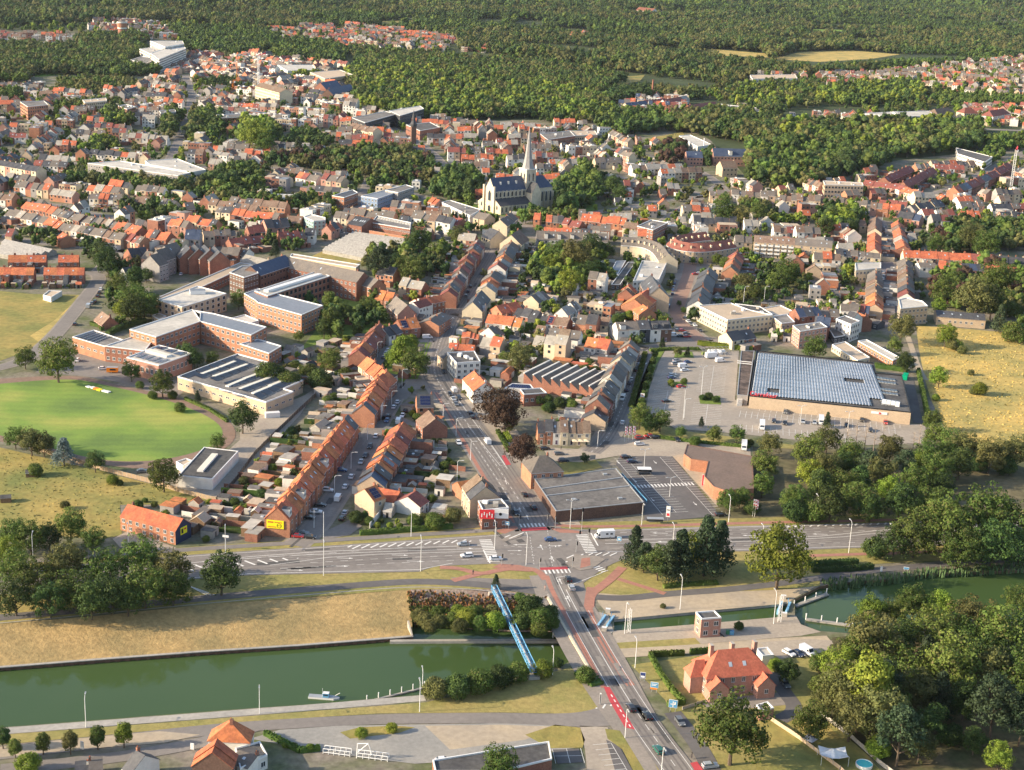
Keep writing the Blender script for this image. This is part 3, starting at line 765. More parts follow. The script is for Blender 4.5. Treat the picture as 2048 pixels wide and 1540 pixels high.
mline([p.xy for p in PL([(430, 1122), (640, 1108), (960, 1085)])], w=.15, on=2.5, gap=5)
hatch([(690, 1092), (940, 1079), (945, 1084), (700, 1099)], math.radians(55), 2.0, .6)
hatch([(360, 1131), (560, 1117), (600, 1117), (540, 1128), (360, 1145)], math.radians(-35), 3.2, .7)
for x, y in ((680, 1133), (830, 1123), (690, 1117), (800, 1111), (590, 1141), (930, 1097)): arrow(x, y, math.radians(3), 5.5)
mline([p.xy for p in PL([(967, 1101), (980, 1127)])], w=.5)
for a_, b_ in (((970, 1080), (988, 1125)),): zebra(a_, b_, 4.2)
# right part of the highway
mline([p.xy for p in PL([(1215, 1104), (1300, 1102), (1500, 1099), (1732, 1093), (2048, 1083)])], w=.22)
mline([p.xy for p in PL([(1210, 1088), (1300, 1086), (1500, 1083), (1620, 1078), (1690, 1074), (1730, 1069), (1900, 1062), (2100, 1054)])], w=.22)
mline([p.xy for p in PL([(1210, 1081), (1300, 1079), (1500, 1076), (1640, 1073), (1773, 1060), (2100, 1048)])], w=.22)
mline([p.xy for p in PL([(1240, 1066), (1500, 1060), (1800, 1053)])], w=.15, on=2.5, gap=3)
mline([p.xy for p in PL([(1240, 1073), (1500, 1068), (1800, 1060)])], w=.15, on=2.5, gap=3)
mline([p.xy for p in PL([(1240, 1095), (1500, 1091), (1732, 1085), (2048, 1074)])], w=.15, on=2.5, gap=3)
mline([p.xy for p in PL([(1190, 1062), (1500, 1054), (1773, 1048), (2100, 1036)])], w=.2)
hatch([(1560, 1052), (1780, 1046), (1780, 1049), (1560, 1056)], math.radians(55), 2.0, .6)
for x, y in ((1640, 1069), (1330, 1084), (1500, 1072), (1320, 1067)): arrow(x, y, math.radians(183), 5.5)
zebra((1163, 1070), (1184, 1108), 4.2)
mline([p.xy for p in PL([(1182, 1067), (1196, 1092)])], w=.5)
# main street to the church, side streets
ASPM = ASPH
side_w = 2.4
def street(name, pts, w, m, side=1.9, z=.13, marks=None):
 ws = [x+2*side for x in w] if hasattr(w, '__len__') else w+2*side
 if side: ribbon('pavement', pts, ws, .10, PAVE, 0)
 q = ribbon(name, pts, w, z, m, 1, grow=side+.5)
 if marks: mline(q, **marks)
 return q
MAIN = [(1072, 1062), (1045, 1012), (1012, 960), (975, 905), (940, 855), (905, 805), (878, 768), (866, 738), (872, 705), (893, 650), (905, 628), (928, 592), (955, 548), (985, 497), (1003, 470), (1015, 450), (1000, 440)]
ribbon('forecourt', [(1095, 1055), (1050, 985), (1005, 918), (955, 850), (925, 800)], [7, 9, 10, 12, 16], .105, G_COB, 1, off=-9)
qm = street('main_street', MAIN, [15, 15, 14.5, 14, 13, 12, 11, 9, 7.5, 7, 7, 6.5, 6.5, 6.5, 6, 6, 6], ASPH, 2.0, marks=dict(on=2.5, gap=2.5, s0=18, s1=270))
mline(qm, 3.3, on=2.5, gap=2.5, s0=14, s1=130); mline(qm, -3.4, on=None, s0=60, s1=150, w=.2)
ribbon('cycle_path', [(1030, 1046), (1002, 1010), (965, 950), (920, 870), (890, 815), (872, 785)], 1.5, .135, BIKE, 0)
sheet('road_paint', [(1003, 912), (1010, 911), (1022, 930), (1012, 931)], .152, REDP)
sheet('road_paint', [(1042, 1057), (1092, 1055), (1096, 1060), (1044, 1063)], .152, REDP)
sheet('road_paint', [(1078, 1136), (1134, 1134), (1136, 1139), (1082, 1141)], .152, REDP)
for k in range(8): mpx([(962+k*6, 872+k*9), (970+k*6, 871+k*9)], w=.15)
mpx([(936, 852), (958, 852), (1010, 930), (1000, 932), (936, 852)], w=.18)
zebra((1040, 1052), (1090, 1050), 3.2); zebra((896, 637), (908, 636), 2.5); zebra((891, 655), (906, 655), 2.5)
for x, y, t in ((1040, 1020, 1), (1055, 1035, 1), (1012, 965, 0)): arrow(x, y, math.radians(98), 4.5, t)
# the road over the canal to the bottom edge
SOUTH = [(1105, 1120), (1122, 1160), (1150, 1215), (1185, 1278), (1222, 1342), (1262, 1408), (1308, 1475), (1345, 1525), (1390, 1590)]
SW = [15, 14, 10.5, 10.5, 10, 9, 9, 9.5, 9.5]
ribbon('bridge_pavement', [(1100, 1150), (1128, 1200), (1166, 1270), (1205, 1340), (1246, 1410), (1290, 1478), (1340, 1550)], [14, 17, 17.5, 17, 15, 13, 13], .115, PAVE, 1)
qs = ribbon('south_road', SOUTH, SW, .135, ASPH, 1)
mline(qs, 0, on=None, w=.2, s0=22, s1=95, z=.15); mline(qs, 0, on=3, gap=3, w=.16, s0=95, s1=230, z=.15)
mline(qs, 3.6, on=None, w=.16, s0=35, s1=180); mline(qs, -3.6, on=None, w=.16, s0=35, s1=180)
ribbon('cycle_path', [(1093, 1152), (1105, 1185), (1137, 1240), (1170, 1305), (1198, 1362), (1208, 1376)], [1.6]*6, .14, BIKE, 0)
ribbon('cycle_path', [(1180, 1175), (1176, 1205), (1180, 1235), (1200, 1280), (1232, 1335), (1262, 1372)], [2.2, 2.4, 2.6, 2.8, 2.8, 2.4], .14, BIKE, 0)
sheet('road_paint', [(1207, 1374), (1219, 1375), (1270, 1460), (1250, 1456), (1232, 1425), (1220, 1405)], .156, REDP)
sheet('road_paint', [(1380, 1527), (1394, 1524), (1420, 1560), (1400, 1560)], .156, REDP)
for k in range(7): mpx([(1222+k*6, 1390+k*10), (1225+k*6, 1395+k*10)], w=.35, z=.158)
hatch([(1185, 1419), (1224, 1404), (1228, 1410), (1212, 1418)], math.radians(70), 1.6, .5)
zebra((1089, 1144), (1140, 1142), 3.4)
for x, y, t in ((1121, 1163, 1), (1137, 1198, 1), (1105, 1118, 1), (1083, 1095, 1)): arrow(x, y, math.radians(102), 4.5, t)
mpx([(1112, 1156), (1128, 1153), (1144, 1170), (1205, 1146)], w=.22); mpx([(1112, 1156), (1140, 1215)], w=.2)
for a_, b_ in (((1008, 1092), (1060, 1096)), ((1060, 1096), (1120, 1094)), ((1060, 1075), (1068, 1130)), ((1095, 1062), (1105, 1135)), ((1110, 1082), (1160, 1080)), ((1020, 1108), (1070, 1112))): mpx([a_, b_], w=.15, on=1.2, gap=1.2)
arrow(1110, 1092, math.radians(10), 5, -1); arrow(1030, 1102, math.radians(8), 5); arrow(1040, 1090, math.radians(190), 5)
sheet('traffic_island', [(1003, 1080), (1020, 1071), (1044, 1066), (1046, 1072), (1030, 1078), (1010, 1084)], .24, PAVE)
sheet('traffic_island', [(1130, 1128), (1135, 1116), (1150, 1110), (1198, 1114), (1210, 1120), (1185, 1138), (1160, 1142)], .24, PAVE)
hatch([(1130, 1128), (1134, 1112), (1200, 1106), (1245, 1106), (1220, 1113), (1150, 1111)], math.radians(50), 1.8, .5, z=.245)
hatch([(1002, 1082), (1012, 1073), (1045, 1065), (1050, 1066), (1020, 1078)], math.radians(50), 1.8, .5, z=.245)
sheet('cycle_paving', [(1163, 1118), (1180, 1116), (1181, 1132), (1160, 1138)], .245, BIKE)
ribbon('slip_road', [(1150, 1165), (1185, 1140), (1215, 1122), (1250, 1110)], 5, .134, ASPH, 1)
zebra((1192, 1134), (1210, 1144), 3)
ribbon('cycle_path', [(880, 1135), (920, 1137), (960, 1150), (1000, 1140), (1040, 1136), (1075, 1140), (1092, 1160)], 2.6, .137, BIKE, 1)
ribbon('cycle_path', [(905, 1162), (940, 1153), (960, 1148)], 2.6, .138, BIKE, 1)
ribbon('cycle_path', [(1245, 1135), (1220, 1160), (1200, 1175), (1180, 1190), (1178, 1215)], 3.2, .137, BIKE, 1)
ribbon('cycle_path', [(1235, 1158), (1280, 1172), (1330, 1188)], 2.2, .138, BIKE, 1)
ribbon('cycle_path', [(1620, 1112), (1740, 1108), (1900, 1104)], 2.2, .137, BIKE, 1)
sheet('red_paving', [(1000, 1128), (1040, 1131), (1075, 1141), (1060, 1144), (1010, 1141), (985, 1135)], .139, BIKE, 1)
sheet('red_paving', [(1098, 1056), (1125, 1058), (1160, 1063), (1165, 1067), (1120, 1066)], .139, BIKE, 1)
sheet('red_paving', [(985, 1063), (1030, 1052), (1040, 1056), (1010, 1068)], .139, BIKE, 1)
# towpaths and quays
TP = [(-260, 1256), (0, 1236), (200, 1217), (400, 1197), (600, 1180), (760, 1167), (830, 1163), (900, 1165), (990, 1172), (1088, 1186)]
ribbon('towpath', TP, 4.4, .10, ASPD, 1)
ribbon('path_edge', [(x, y+11) for x, y in TP], .5, .105, CONC, 0)
sheet('towpath_apron', [(900, 1155), (1085, 1160), (1090, 1185), (960, 1172)], .095, ASPL, 1)
for k in range(3): ribbon('path_rail', [(360+k*8, 1166+k*3), (430-k*8, 1191-k*0)], .25, .16, METW, 0)
ribbon('quay_top', [(-260, 1482), (0, 1463), (440, 1429), (640, 1414), (850, 1396)], 3.2, .06, CONC, 1)
sheet('verge', [(-260, 1488), (0, 1470), (440, 1437), (850, 1405), (1000, 1372), (1140, 1335), (1196, 1375), (1212, 1412), (1150, 1428), (1000, 1425), (760, 1427), (500, 1443), (300, 1462), (0, 1490), (-260, 1505)], .05, G_VERGE, 3)
ribbon('lower_road', [(-260, 1530), (0, 1510), (150, 1492), (330, 1470), (500, 1452), (760, 1438), (1000, 1436), (1100, 1440), (1180, 1440), (1250, 1425)], [5, 5, 5, 6, 5, 5, 5.5, 6, 8, 12], .10, ASPL, 1)
sheet('pale_path', [(-50, 1500), (150, 1478), (320, 1463), (400, 1470), (330, 1486), (150, 1500), (-50, 1520)], .108, G_SAND, 1)
ribbon('lane', [(0, 1540), (200, 1520), (330, 1500), (430, 1480), (520, 1450)], 5, .112, ASPL, 1)
sheet('gravel_yard', [(500, 1478), (560, 1460), (680, 1452), (1000, 1447), (1130, 1450), (1165, 1470), (1160, 1495), (1080, 1505), (960, 1520), (830, 1528), (760, 1520), (620, 1500)], .09, G_GRAV, 1)
sheet('gravel_yard', [(850, 1452), (1000, 1450), (1120, 1454), (1050, 1480), (900, 1500)], .095, G_SAND, 1)
sheet('verge', [(1050, 1470), (1110, 1450), (1160, 1456), (1170, 1480), (1165, 1496), (1100, 1497)], .10, G_MEAD, 3)
sheet('verge', [(680, 1465), (720, 1455), (790, 1452), (830, 1455), (800, 1466), (700, 1478)], .10, G_MEAD, 3)
sheet('parking_lane', [(1160, 1452), (1215, 1455), (1260, 1540), (1290, 1600), (1180, 1600), (1170, 1500)], .10, G_COB, 1)
sheet('parking', [(1212, 1480), (1238, 1492), (1275, 1560), (1235, 1560)], .12, ASPD, 1); bays((1222, 1487), (1265, 1560), 5, both=False, dirn=-1)
sheet('parking', [(1105, 1500), (1158, 1498), (1166, 1525), (1115, 1528)], .12, ASPD, 1); bays((1108, 1513), (1165, 1512), 3.5)
sheet('verge', [(1210, 1458), (1240, 1462), (1300, 1560), (1275, 1560), (1245, 1500), (1215, 1478)], .13, G_MEAD, 3)
sheet('verge', [(1277, 1462), (1285, 1462), (1345, 1560), (1325, 1560)], .13, G_VERGE, 3)
# lock surroundings
sheet('lock_paving', [(1190, 1182), (1330, 1186), (1600, 1172), (1640, 1168), (1590, 1196), (1575, 1207), (1400, 1223), (1228, 1239), (1215, 1228), (1196, 1205)], .05, G_SAND, 1)
sheet('lock_paving', [(1226, 1262), (1400, 1248), (1575, 1233), (1592, 1232), (1602, 1249), (1642, 1264), (1600, 1272), (1400, 1288), (1290, 1292), (1240, 1298), (1224, 1280)], .05, G_COB, 1)
sheet('lock_lawn', [(1230, 1286), (1390, 1276), (1405, 1292), (1240, 1303)], .07, G_VERGE, 3)
ribbon('lock_lane', [(1235, 1307), (1400, 1298), (1540, 1286), (1660, 1280)], 5.5, .09, G_SAND, 1)
sheet('lock_car_park', [(1520, 1285), (1620, 1278), (1665, 1282), (1650, 1310), (1560, 1318), (1540, 1305)], .095, G_COB, 1)
ribbon('towpath', [(1180, 1194), (1250, 1198), (1330, 1188), (1480, 1178), (1640, 1156), (1800, 1134), (2048, 1118), (2400, 1095)], 4, .11, ASPD, 1)
sheet('villa_garden', [(1262, 1330), (1390, 1312), (1560, 1312), (1680, 1310), (1640, 1400), (1760, 1540), (1560, 1600), (1440, 1600), (1330, 1400)], .05, G_VERGE, 3)
ribbon('villa_drive', [(1540, 1345), (1570, 1385), (1595, 1420), (1560, 1440)], 4.5, .10, ASPD, 1)
ribbon('parking_lay_by', [(1345, 1425), (1375, 1462), (1405, 1505), (1425, 1545)], 5, .10, ASPD, 1)
sheet('terrace', [(1400, 1402), (1560, 1385), (1575, 1410), (1420, 1425)], .08, PAVE, 1)
sheet('wood_floor', [(1665, 1275), (1720, 1270), (1900, 1264), (2048, 1243), (2400, 1260), (2400, 1700), (1800, 1700), (1770, 1540), (1700, 1480), (1640, 1420), (1650, 1330)], .055, mat('leaf_litter', (.13, .095, .055), .95, .3, .4, (.07, .075, .03), .08, .5))
sheet('garden_lawn', [(1500, 1440), (1640, 1440), (1760, 1540), (1700, 1600), (1520, 1600)], .07, G_MEAD, 3)
# west streets
WST = [(590, 1092), (630, 1058), (665, 1005), (700, 950), (730, 898), (755, 850), (775, 815), (800, 778), (808, 768)]
qw = street('residential_street', WST, 7.5, ASPL, 1.2)
sheet('side_plaza', [(640, 1068), (700, 1040), (725, 1052), (700, 1070), (650, 1080)], .12, ASPL, 1)
sheet('street_head', [(790, 790), (812, 758), (868, 760), (880, 775), (830, 780), (812, 800)], .125, ASPL, 1)
street('side_street', [(742, 842), (790, 832), (830, 852)], 4, ASPL, 0)
street('triangle_street', [(758, 740), (770, 700), (800, 690), (830, 683), (868, 682)], 5, ASPH, 1)
sheet('triangle_lawn', [(768, 738), (800, 690), (862, 682), (866, 690), (830, 770), (800, 762)], .12, G_GRASS, 0)
EST = [(1182, 905), (1208, 885), (1228, 850), (1245, 812), (1262, 770), (1276, 735), (1290, 705), (1300, 695)]
qe = street('east_street', EST, 8, ASPH, 2, marks=dict(on=2, gap=3))
zebra((1280, 726), (1296, 728), 3)
BLV = [(1150, 908), (1182, 905)]
street('boulevard', [(1290, 698), (1340, 692), (1400, 690), (1440, 685), (1470, 690)], 8, ASPL, 2)
street('avenue', [(1420, 694), (1385, 668), (1355, 640), (1352, 620), (1365, 585), (1378, 550), (1382, 520), (1388, 505)], 8, mat('red_brick_road', (.30, .2, .16), .9, .12, 1.0), 2.5)
sheet('avenue_parking', [(1330, 660), (1350, 655), (1390, 680), (1420, 695), (1370, 705), (1335, 690)], .11, ASPL, 1)
sheet('avenue_square', [(1350, 545), (1385, 512), (1430, 515), (1405, 560), (1380, 580), (1352, 575)], .11, PAVE, 1)
sheet('cafe_plaza', [(1085, 895), (1190, 900), (1245, 875), (1380, 885), (1375, 915), (1250, 912), (1235, 912), (1160, 925), (1100, 922)], .115, G_COB, 1)
COB = mat('cobbled_street', (.16, .15, .165), .85, .15, 1.0)
street('cobbled_street', [(1776, 655), (1776, 620), (1777, 570), (1774, 530), (1772, 500), (1766, 470), (1752, 440)], 8.5, COB, 2.6)
ribbon('crosswalk_band', [(1764, 522), (1792, 522)], 5, .15, G_SAND, 0); ribbon('crosswalk_band', [(1762, 595), (1794, 596)], 4, .15, G_SAND, 0)
street('path', [(1815, 672), (1825, 700), (1836, 735), (1850, 760)], 3, G_SAND, 0)
street('left_road', [(-200, 765), (0, 738), (60, 715), (105, 676), (140, 635), (175, 590), (200, 560), (192, 545), (120, 548), (40, 552)], 6.5, ASPL, 1.0)
street('left_road', [(192, 545), (230, 505), (300, 480)], 5, ASPL, 1)
for pts, w_ in (([(905, 628), (960, 640), (1040, 655), (1110, 668), (1180, 690)], 5), ([(1015, 452), (1110, 452), (1230, 455), (1300, 470), (1350, 500)], 6),
    ([(1000, 440), (960, 425), (880, 405), (820, 385), (720, 360)], 6), ([(1015, 452), (1060, 440), (1200, 425), (1330, 400), (1450, 390)], 6),
    ([(1300, 460), (1360, 420), (1400, 395), (1440, 370)], 6), ([(0, 470), (100, 490), (250, 500), (300, 520)], 6), ([(0, 425), (110, 446), (230, 470), (320, 490), (440, 505)], 6),
    ([(0, 392), (60, 400), (170, 425), (280, 445), (400, 440), (560, 440), (640, 455)], 6), ([(640, 455), (700, 430), (720, 400), (740, 360)], 6),
    ([(0, 300), (100, 330), (180, 325), (330, 340), (480, 330), (600, 340), (720, 360)], 7), ([(330, 340), (360, 280), (380, 230), (385, 190), (370, 150)], 7),
    ([(0, 250), (120, 262), (260, 262), (400, 280), (520, 285), (640, 300), (760, 325), (900, 345), (1000, 362)], 7), ([(900, 345), (860, 300), (800, 262), (740, 240), (620, 225), (520, 205), (420, 190)], 7),
    ([(1060, 310), (1120, 330), (1230, 350), (1330, 380), (1460, 392), (1600, 400), (1740, 415), (1900, 400), (2100, 380)], 7), ([(1752, 440), (1745, 415), (1860, 395), (1960, 350), (2060, 300)], 7),
    ([(1940, 392), (1990, 368), (2060, 335)], 8), ([(1460, 392), (1420, 350), (1340, 320), (1230, 300), (1150, 290)], 6), ([(1476, 240), (1560, 244), (1640, 235), (1760, 250), (2060, 262)], 9)):
 street('town_street', pts, w_, ASPL, 1.5)
# store car parks
sheet('car_park', [(1232, 930), (1238, 914), (1300, 912), (1345, 913), (1440, 1032), (1300, 1045), (1288, 1040), (1290, 1006)], .12, ASPD, 1)
bays((1252, 917), (1352, 1025), 4.8); bays((1320, 915), (1425, 1030), 4.8, both=False, dirn=1)
mpx([(1233, 920), (1325, 1030)], w=.14)
zebra((1262, 974), (1388, 968), 3)
for x, y in ((1236, 925), (1270, 962), (1305, 1000), (1310, 925), (1390, 1008)): arrow(x, y, math.radians(-72), 3.5)
sheet('store_forecourt', [(1380, 885), (1500, 892), (1502, 915), (1374, 888)], .118, G_COB, 1)
sheet('forecourt_paving', [(1375, 905), (1415, 930), (1408, 952), (1426, 975), (1436, 1015), (1345, 913)], .119, G_SAND, 1)
sheet('supermarket_car_park', [(1330, 702), (1420, 706), (1478, 702), (1470, 800), (1500, 812), (1822, 848), (1850, 850), (1856, 886), (1700, 892), (1480, 868), (1352, 858), (1292, 822), (1298, 780), (1318, 725)], .12, mat('car_park_paving', (.36, .31, .26), .9, .1, .6, (.30, .265, .225), .05, .5), 1)
for A_, B_ in (((1354, 738), (1340, 776)), ((1336, 782), (1325, 838)), ((1428, 732), (1420, 785)), ((1416, 808), (1410, 850))): bays(A_, B_, 6.5)
for A_, B_ in (((1480, 828), (1790, 862)), ((1480, 856), (1690, 876))): bays(A_, B_, 4.8)
bays((1520, 817), (1800, 850), 4.5, both=False, dirn=-1)
sheet('flower_bed', [(1335, 765), (1372, 763), (1374, 772), (1337, 772)], .2, G_GRASS, 1); sheet('flower_bed', [(1398, 795), (1440, 792), (1442, 810), (1400, 808)], .2, G_GRASS, 1)
sheet('flower_bed', [(1350, 706), (1384, 704), (1388, 716), (1348, 716)], .2, G_GRASS, 1)
sheet('green_strip', [(1268, 825), (1350, 860), (1480, 876), (1600, 892), (1620, 900), (1500, 893), (1380, 884), (1290, 872), (1255, 860)], .1, G_VERGE, 3)
sheet('grass_strip', [(1290, 705), (1330, 700), (1312, 730), (1290, 800), (1282, 825), (1262, 830), (1276, 775)], .1, G_GRASS, 3)
sheet('copse_ground', [(1505, 880), (1620, 900), (1850, 895), (1960, 910), (2300, 960), (2300, 1010), (1780, 1035), (1500, 1040), (1440, 1040), (1430, 1015), (1510, 985)], .05, mat('copse_floor', (.10, .095, .05), .95, .3, .3, (.17, .14, .08), .05, .5), 0)
sheet('service_lane', [(1808, 760), (1828, 762), (1846, 848), (1826, 846)], .12, ASPD, 1)
sheet('manor_lawn', [(1120, 925), (1190, 920), (1205, 935), (1140, 950), (1115, 945)], .1, G_MEAD, 3)
sheet('terrace_forecourt', [(225, 1078), (260, 1060), (352, 1096), (340, 1106), (240, 1095)], .1, G_COB, 1)
sheet('monastery_yard', [(520, 600), (650, 555), (740, 570), (730, 620), (650, 640), (600, 580)], .05, ASPL, 1)
sheet('monastery_garden', [(650, 600), (740, 590), (800, 620), (800, 690), (660, 680), (600, 700), (640, 650)], .06, G_GRASS, 0)
sheet('church_green', [(870, 380), (950, 370), (1000, 420), (1150, 400), (1180, 380), (1200, 430), (1060, 440), (960, 425)], .05, G_GRASS, 0)
sheet('vegetable_garden', [(625, 512), (655, 498), (720, 512), (735, 520), (700, 530), (640, 525)], .07, G_MEAD, 3)
# repairs, tyre-dark lanes, manholes
RP = MB(); rsn = random.Random(5); rep = mat('asphalt_repair', (.10, .095, .092), .9, .15, .8); trk = mat('tyre_darkened_asphalt', (.175, .157, .145), .85, .2, .4); rep2 = mat('pale_repair', (.26, .235, .21), .9, .15, .8)
for q_, wd, n_ in ((qm, 5, 26), (qs, 3.4, 16), (qe, 3, 10), (qw, 3, 14), ([p.xy for p in PL([(380, 1132), (700, 1112), (980, 1098)])], 9, 9), ([p.xy for p in PL([(1210, 1085), (1500, 1078), (1760, 1066)])], 9, 8), ([p.xy for p in PL([(1040, 1070), (1110, 1130)])], 8, 4)):
 for _ in range(n_):
  i = rsn.randrange(len(q_)-1); t = (q_[i+1]-q_[i]).normalized(); c_ = q_[i].lerp(q_[i+1], rsn.random())+Vector((-t.y, t.x))*rsn.uniform(-wd, wd)
  RP.poly([(*p, .144) for p in rect(c_, math.atan2(t.y, t.x), rsn.uniform(2, 16), rsn.uniform(.5, 2.4))], rep if rsn.random() < .65 else rep2)
for q_, offs in ((qm, (-5.6, -4.2, -2.4, -1.0, 1.0, 2.4, 4.2, 5.6)), (qs, (-2.6, -1.2, 1.2, 2.6)), (qe, (-2.6, -1.2, 1.2, 2.6)), ([p.xy for p in PL([(300, 1146), (560, 1129), (760, 1116), (985, 1106)])], (-3.6, -2.1, .2, 1.7, 4, 5.5)), ([p.xy for p in PL([(1215, 1086), (1500, 1079), (1760, 1066), (2048, 1056)])], (-6.4, -4.9, -3, -1.5, 3.4, 4.9, 7, 8.5))):
 for of in offs:
  a_ = offset(smooth(q_, 1), of-.28); b_ = offset(smooth(q_, 1), of+.28)
  for i in range(len(a_)-1): RP.poly([(*a_[i], .141), (*a_[i+1], .141), (*b_[i+1], .141), (*b_[i], .141)], trk)
RP.build('road_repairs', None, kind='structure')
# landmark buildings
def zat(x, y, py):
 """height above (x, y) that shows at picture row py"""
 lo, hi = -10, 120
 for _ in range(40):
  m = (lo+hi)/2
  if PX(x, y, m)[1] > py: lo = m
  else: hi = m
 return lo
def solar_block(e, c, pts, z, nx, ny, tilt=.18, world=False):
 """rows of solar panels inside the quadrilateral pts (pixels at height z), each row one part"""
 q = [Vector(p[:2]) for p in pts] if world else [P(a, b, z).xy for a, b in pts]
 f = lambda u, v: (q[0]*(1-u)+q[1]*u)*(1-v)+(q[3]*(1-u)+q[2]*u)*v-Vector(c)
 for j in range(ny):
  b = MB()
  for i in range(nx):
   u0, u1 = (i+.06)/nx, (i+.94)/nx; v0, v1 = (j+.1)/ny, (j+.8)/ny
   a, b_, cc, d = f(u0, v0), f(u1, v0), f(u1, v1), f(u0, v1)
   b.poly([(*a, z+.12), (*b_, z+.12), (*cc, z+.12+tilt*2), (*d, z+.12+tilt*2)], SOLAR)
   b.poly([(*d, z+.05), (*cc, z+.05), (*cc, z+.12+tilt*2), (*d, z+.12+tilt*2)], METG)
  b.build('solar_panel_row', e)
def strip_light(e, c, A, B, z, w=1.6, h=.5, m=None, world=False):
 a = (Vector(A) if world else P(*A, z).xy)-Vector(c); b = (Vector(B) if world else P(*B, z).xy)-Vector(c); d = b-a
 mb = MB(); mb.box(((a+b)/2)[:], math.atan2(d.y, d.x), d.length, w, z, z+h, METW, m or mat('frosted_rooflight', (.70, .66, .55), .4, .05, 1.0)); mb.build('rooflight', e)
# church
def church():
 a = P(980.6, 356, 25).xy; b = P(1043, 351, 25).xy; t = (b-a).normalized(); n = Vector((t.y, -t.x)); L = (b-a).length
 c = (a+b)/2; e = link('church', None, None, (c.x, c.y, 0), label='white stone gothic church with slender grey spire, tall lancet windows and slate roofs', cat='church')
 o = lambda p: (p.x-c.x, p.y-c.y); v = lambda p: Vector(o(p))
 ang = math.atan2(t.y, t.x); W = 12.0
 def part(fn, name, parent=e): m = MB(); fn(m); return m.build(name, parent)
 mw, mr = MB(), MB(); gable_geo(mw, mr, v(a), v(b), W, 16, 25, W_ST, RO_S); mw.build('nave_wall', e); mr.build('nave_roof', e)
 for s in (1, -1):                                           # aisles
  off = n*s*(W/2+3.6)
  def aisle(m, s=s, off=off):
   q = v(a)+n*s*(W/2+.02); r = v(b)+n*s*(W/2+.02); q2 = v(a)+n*s*(W/2+7.2); r2 = v(b)+n*s*(W/2+7.2)
   m.poly([(*q2, 0), (*r2, 0), (*r2, 6.5), (*q2, 6.5)] if s > 0 else [(*r2, 0), (*q2, 0), (*q2, 6.5), (*r2, 6.5)], W_ST)
   for (x, x2) in ((q, q2), (r, r2)): m.poly([(*x, 0), (*x2, 0), (*x2, 6.5), (*x, 10.4)], W_ST)
   q3 = v(a)-t*.3+n*s*(W/2+7.7); r3 = v(b)+t*.3+n*s*(W/2+7.7)
   m.poly([(*q3, 6.3), (*r3, 6.3), (*r, 10.6), (*q, 10.6)], RO_D)
  part(aisle, 'aisle')
  for k in range(8):                                      # buttresses and lancets
   u = (k+.5)/8; p = v(a)+t*(L*k/8+.4)+n*s*(W/2+7.6)
   part(lambda m: m.box(tuple(p), ang, .8, 1.1, 0, 6.0, W_ST), 'buttress')
   p2 = v(a)+t*L*u
   for (off_, zc, ww, hh) in ((W/2+7.25, 3.4, 1.9, 3.8), (W/2+.06, 13.2, 1.6, 3.6)):
    w = MB(); q = p2+n*s*off_; ts = t*s
    for (gw, gh, oo, mm) in ((ww/2+.25, hh/2+.25, .0, W_WH), (ww/2, hh/2, .05, GLASS)):
     pts = [(-gw, -gh), (gw, -gh), (gw, gh*.5), (gw*.5, gh*.9), (0, gh*1.1), (-gw*.5, gh*.9), (-gw, gh*.5)]
     w.poly([(*(q+n*s*oo+ts*x*-1), zc+z) for x, z in pts][::-1 if s > 0 else 1], mm)
    w.build('lancet_window', e)
   if k < 7:
    p3 = v(a)+t*(L*(k+1)/8)+n*s*(W/2+.45); part(lambda m: m.box(tuple(p3), ang, .6, .9, 10.4, 16, W_ST), 'buttress')
 for k in range(3):
  p = v(a)+t*(L*(k+1)/4)+n*3.2; part(lambda m: (m.box(tuple(p), ang, 1.1, 1.2, 20, 22.3, W_WH, RO_D)), 'roof_dormer')
 f = v(a)-t*.5
 part(lambda m: m.box(tuple(f+n*6.2), ang, 1.4, 1.6, 0, 19.5, W_ST), 'corner_buttress'); part(lambda m: m.box(tuple(f-n*6.2), ang, 1.4, 1.6, 0, 19.5, W_ST), 'corner_buttress')
 for (off_, zc, ww, hh, nm) in ((0, 12, 3.4, 7.5, 'west_window'), (0, 2.6, 3.2, 4.4, 'portal'), (9.6, 4.5, 1.5, 3, 'west_window'), (-9.6, 4.5, 1.5, 3, 'west_window')):
  w = MB(); q = v(a)+n*off_
  for (gw, gh, oo, mm) in ((ww/2+.3, hh/2+.3, .06, W_CR), (ww/2, hh/2, .12, GLASS)):
   pts = [(-gw, -gh), (gw, -gh), (gw, gh*.5), (gw*.5, gh*.9), (0, gh*1.1), (-gw*.5, gh*.9), (-gw, gh*.5)]
   w.poly([(*(q-t*oo+n*x), zc+z) for x, z in pts], mm)
  w.build(nm, e)
 tc = b+t*4.6+n*1.5; zt = zat(tc.x, tc.y, 338); zs = zat(tc.x, tc.y, 253); T = v(tc)
 part(lambda m: m.box(tuple(T), ang, 9, 9, 0, zt, W_ST), 'tower')
 part(lambda m: m.box(tuple(T), ang, 9.8, 9.8, zt-.1, zt+.7, W_WH), 'tower_cornice')
 for (dd, dn) in ((n, t), (-t, n)):
  for k in (-1, 1):
   for (zc, hh, ww) in ((zt-5.4, 6.2, 1.5), (zt-15, 2, .8)):
    w = MB(); q = T+dd*4.55+dn*k*1.9
    for (gw, gh, oo, mm) in ((ww/2+.2, hh/2+.2, .0, W_WH), (ww/2, hh/2, .05, GLASS)):
     pts = [(-gw, -gh), (gw, -gh), (gw, gh*.6), (0, gh), (-gw, gh*.6)]
     w.poly([(*(q+dd*oo+dn*x), zc+z) for x, z in pts], mm)
    w.build('belfry_opening', e)
 sp = MB(); N = 8
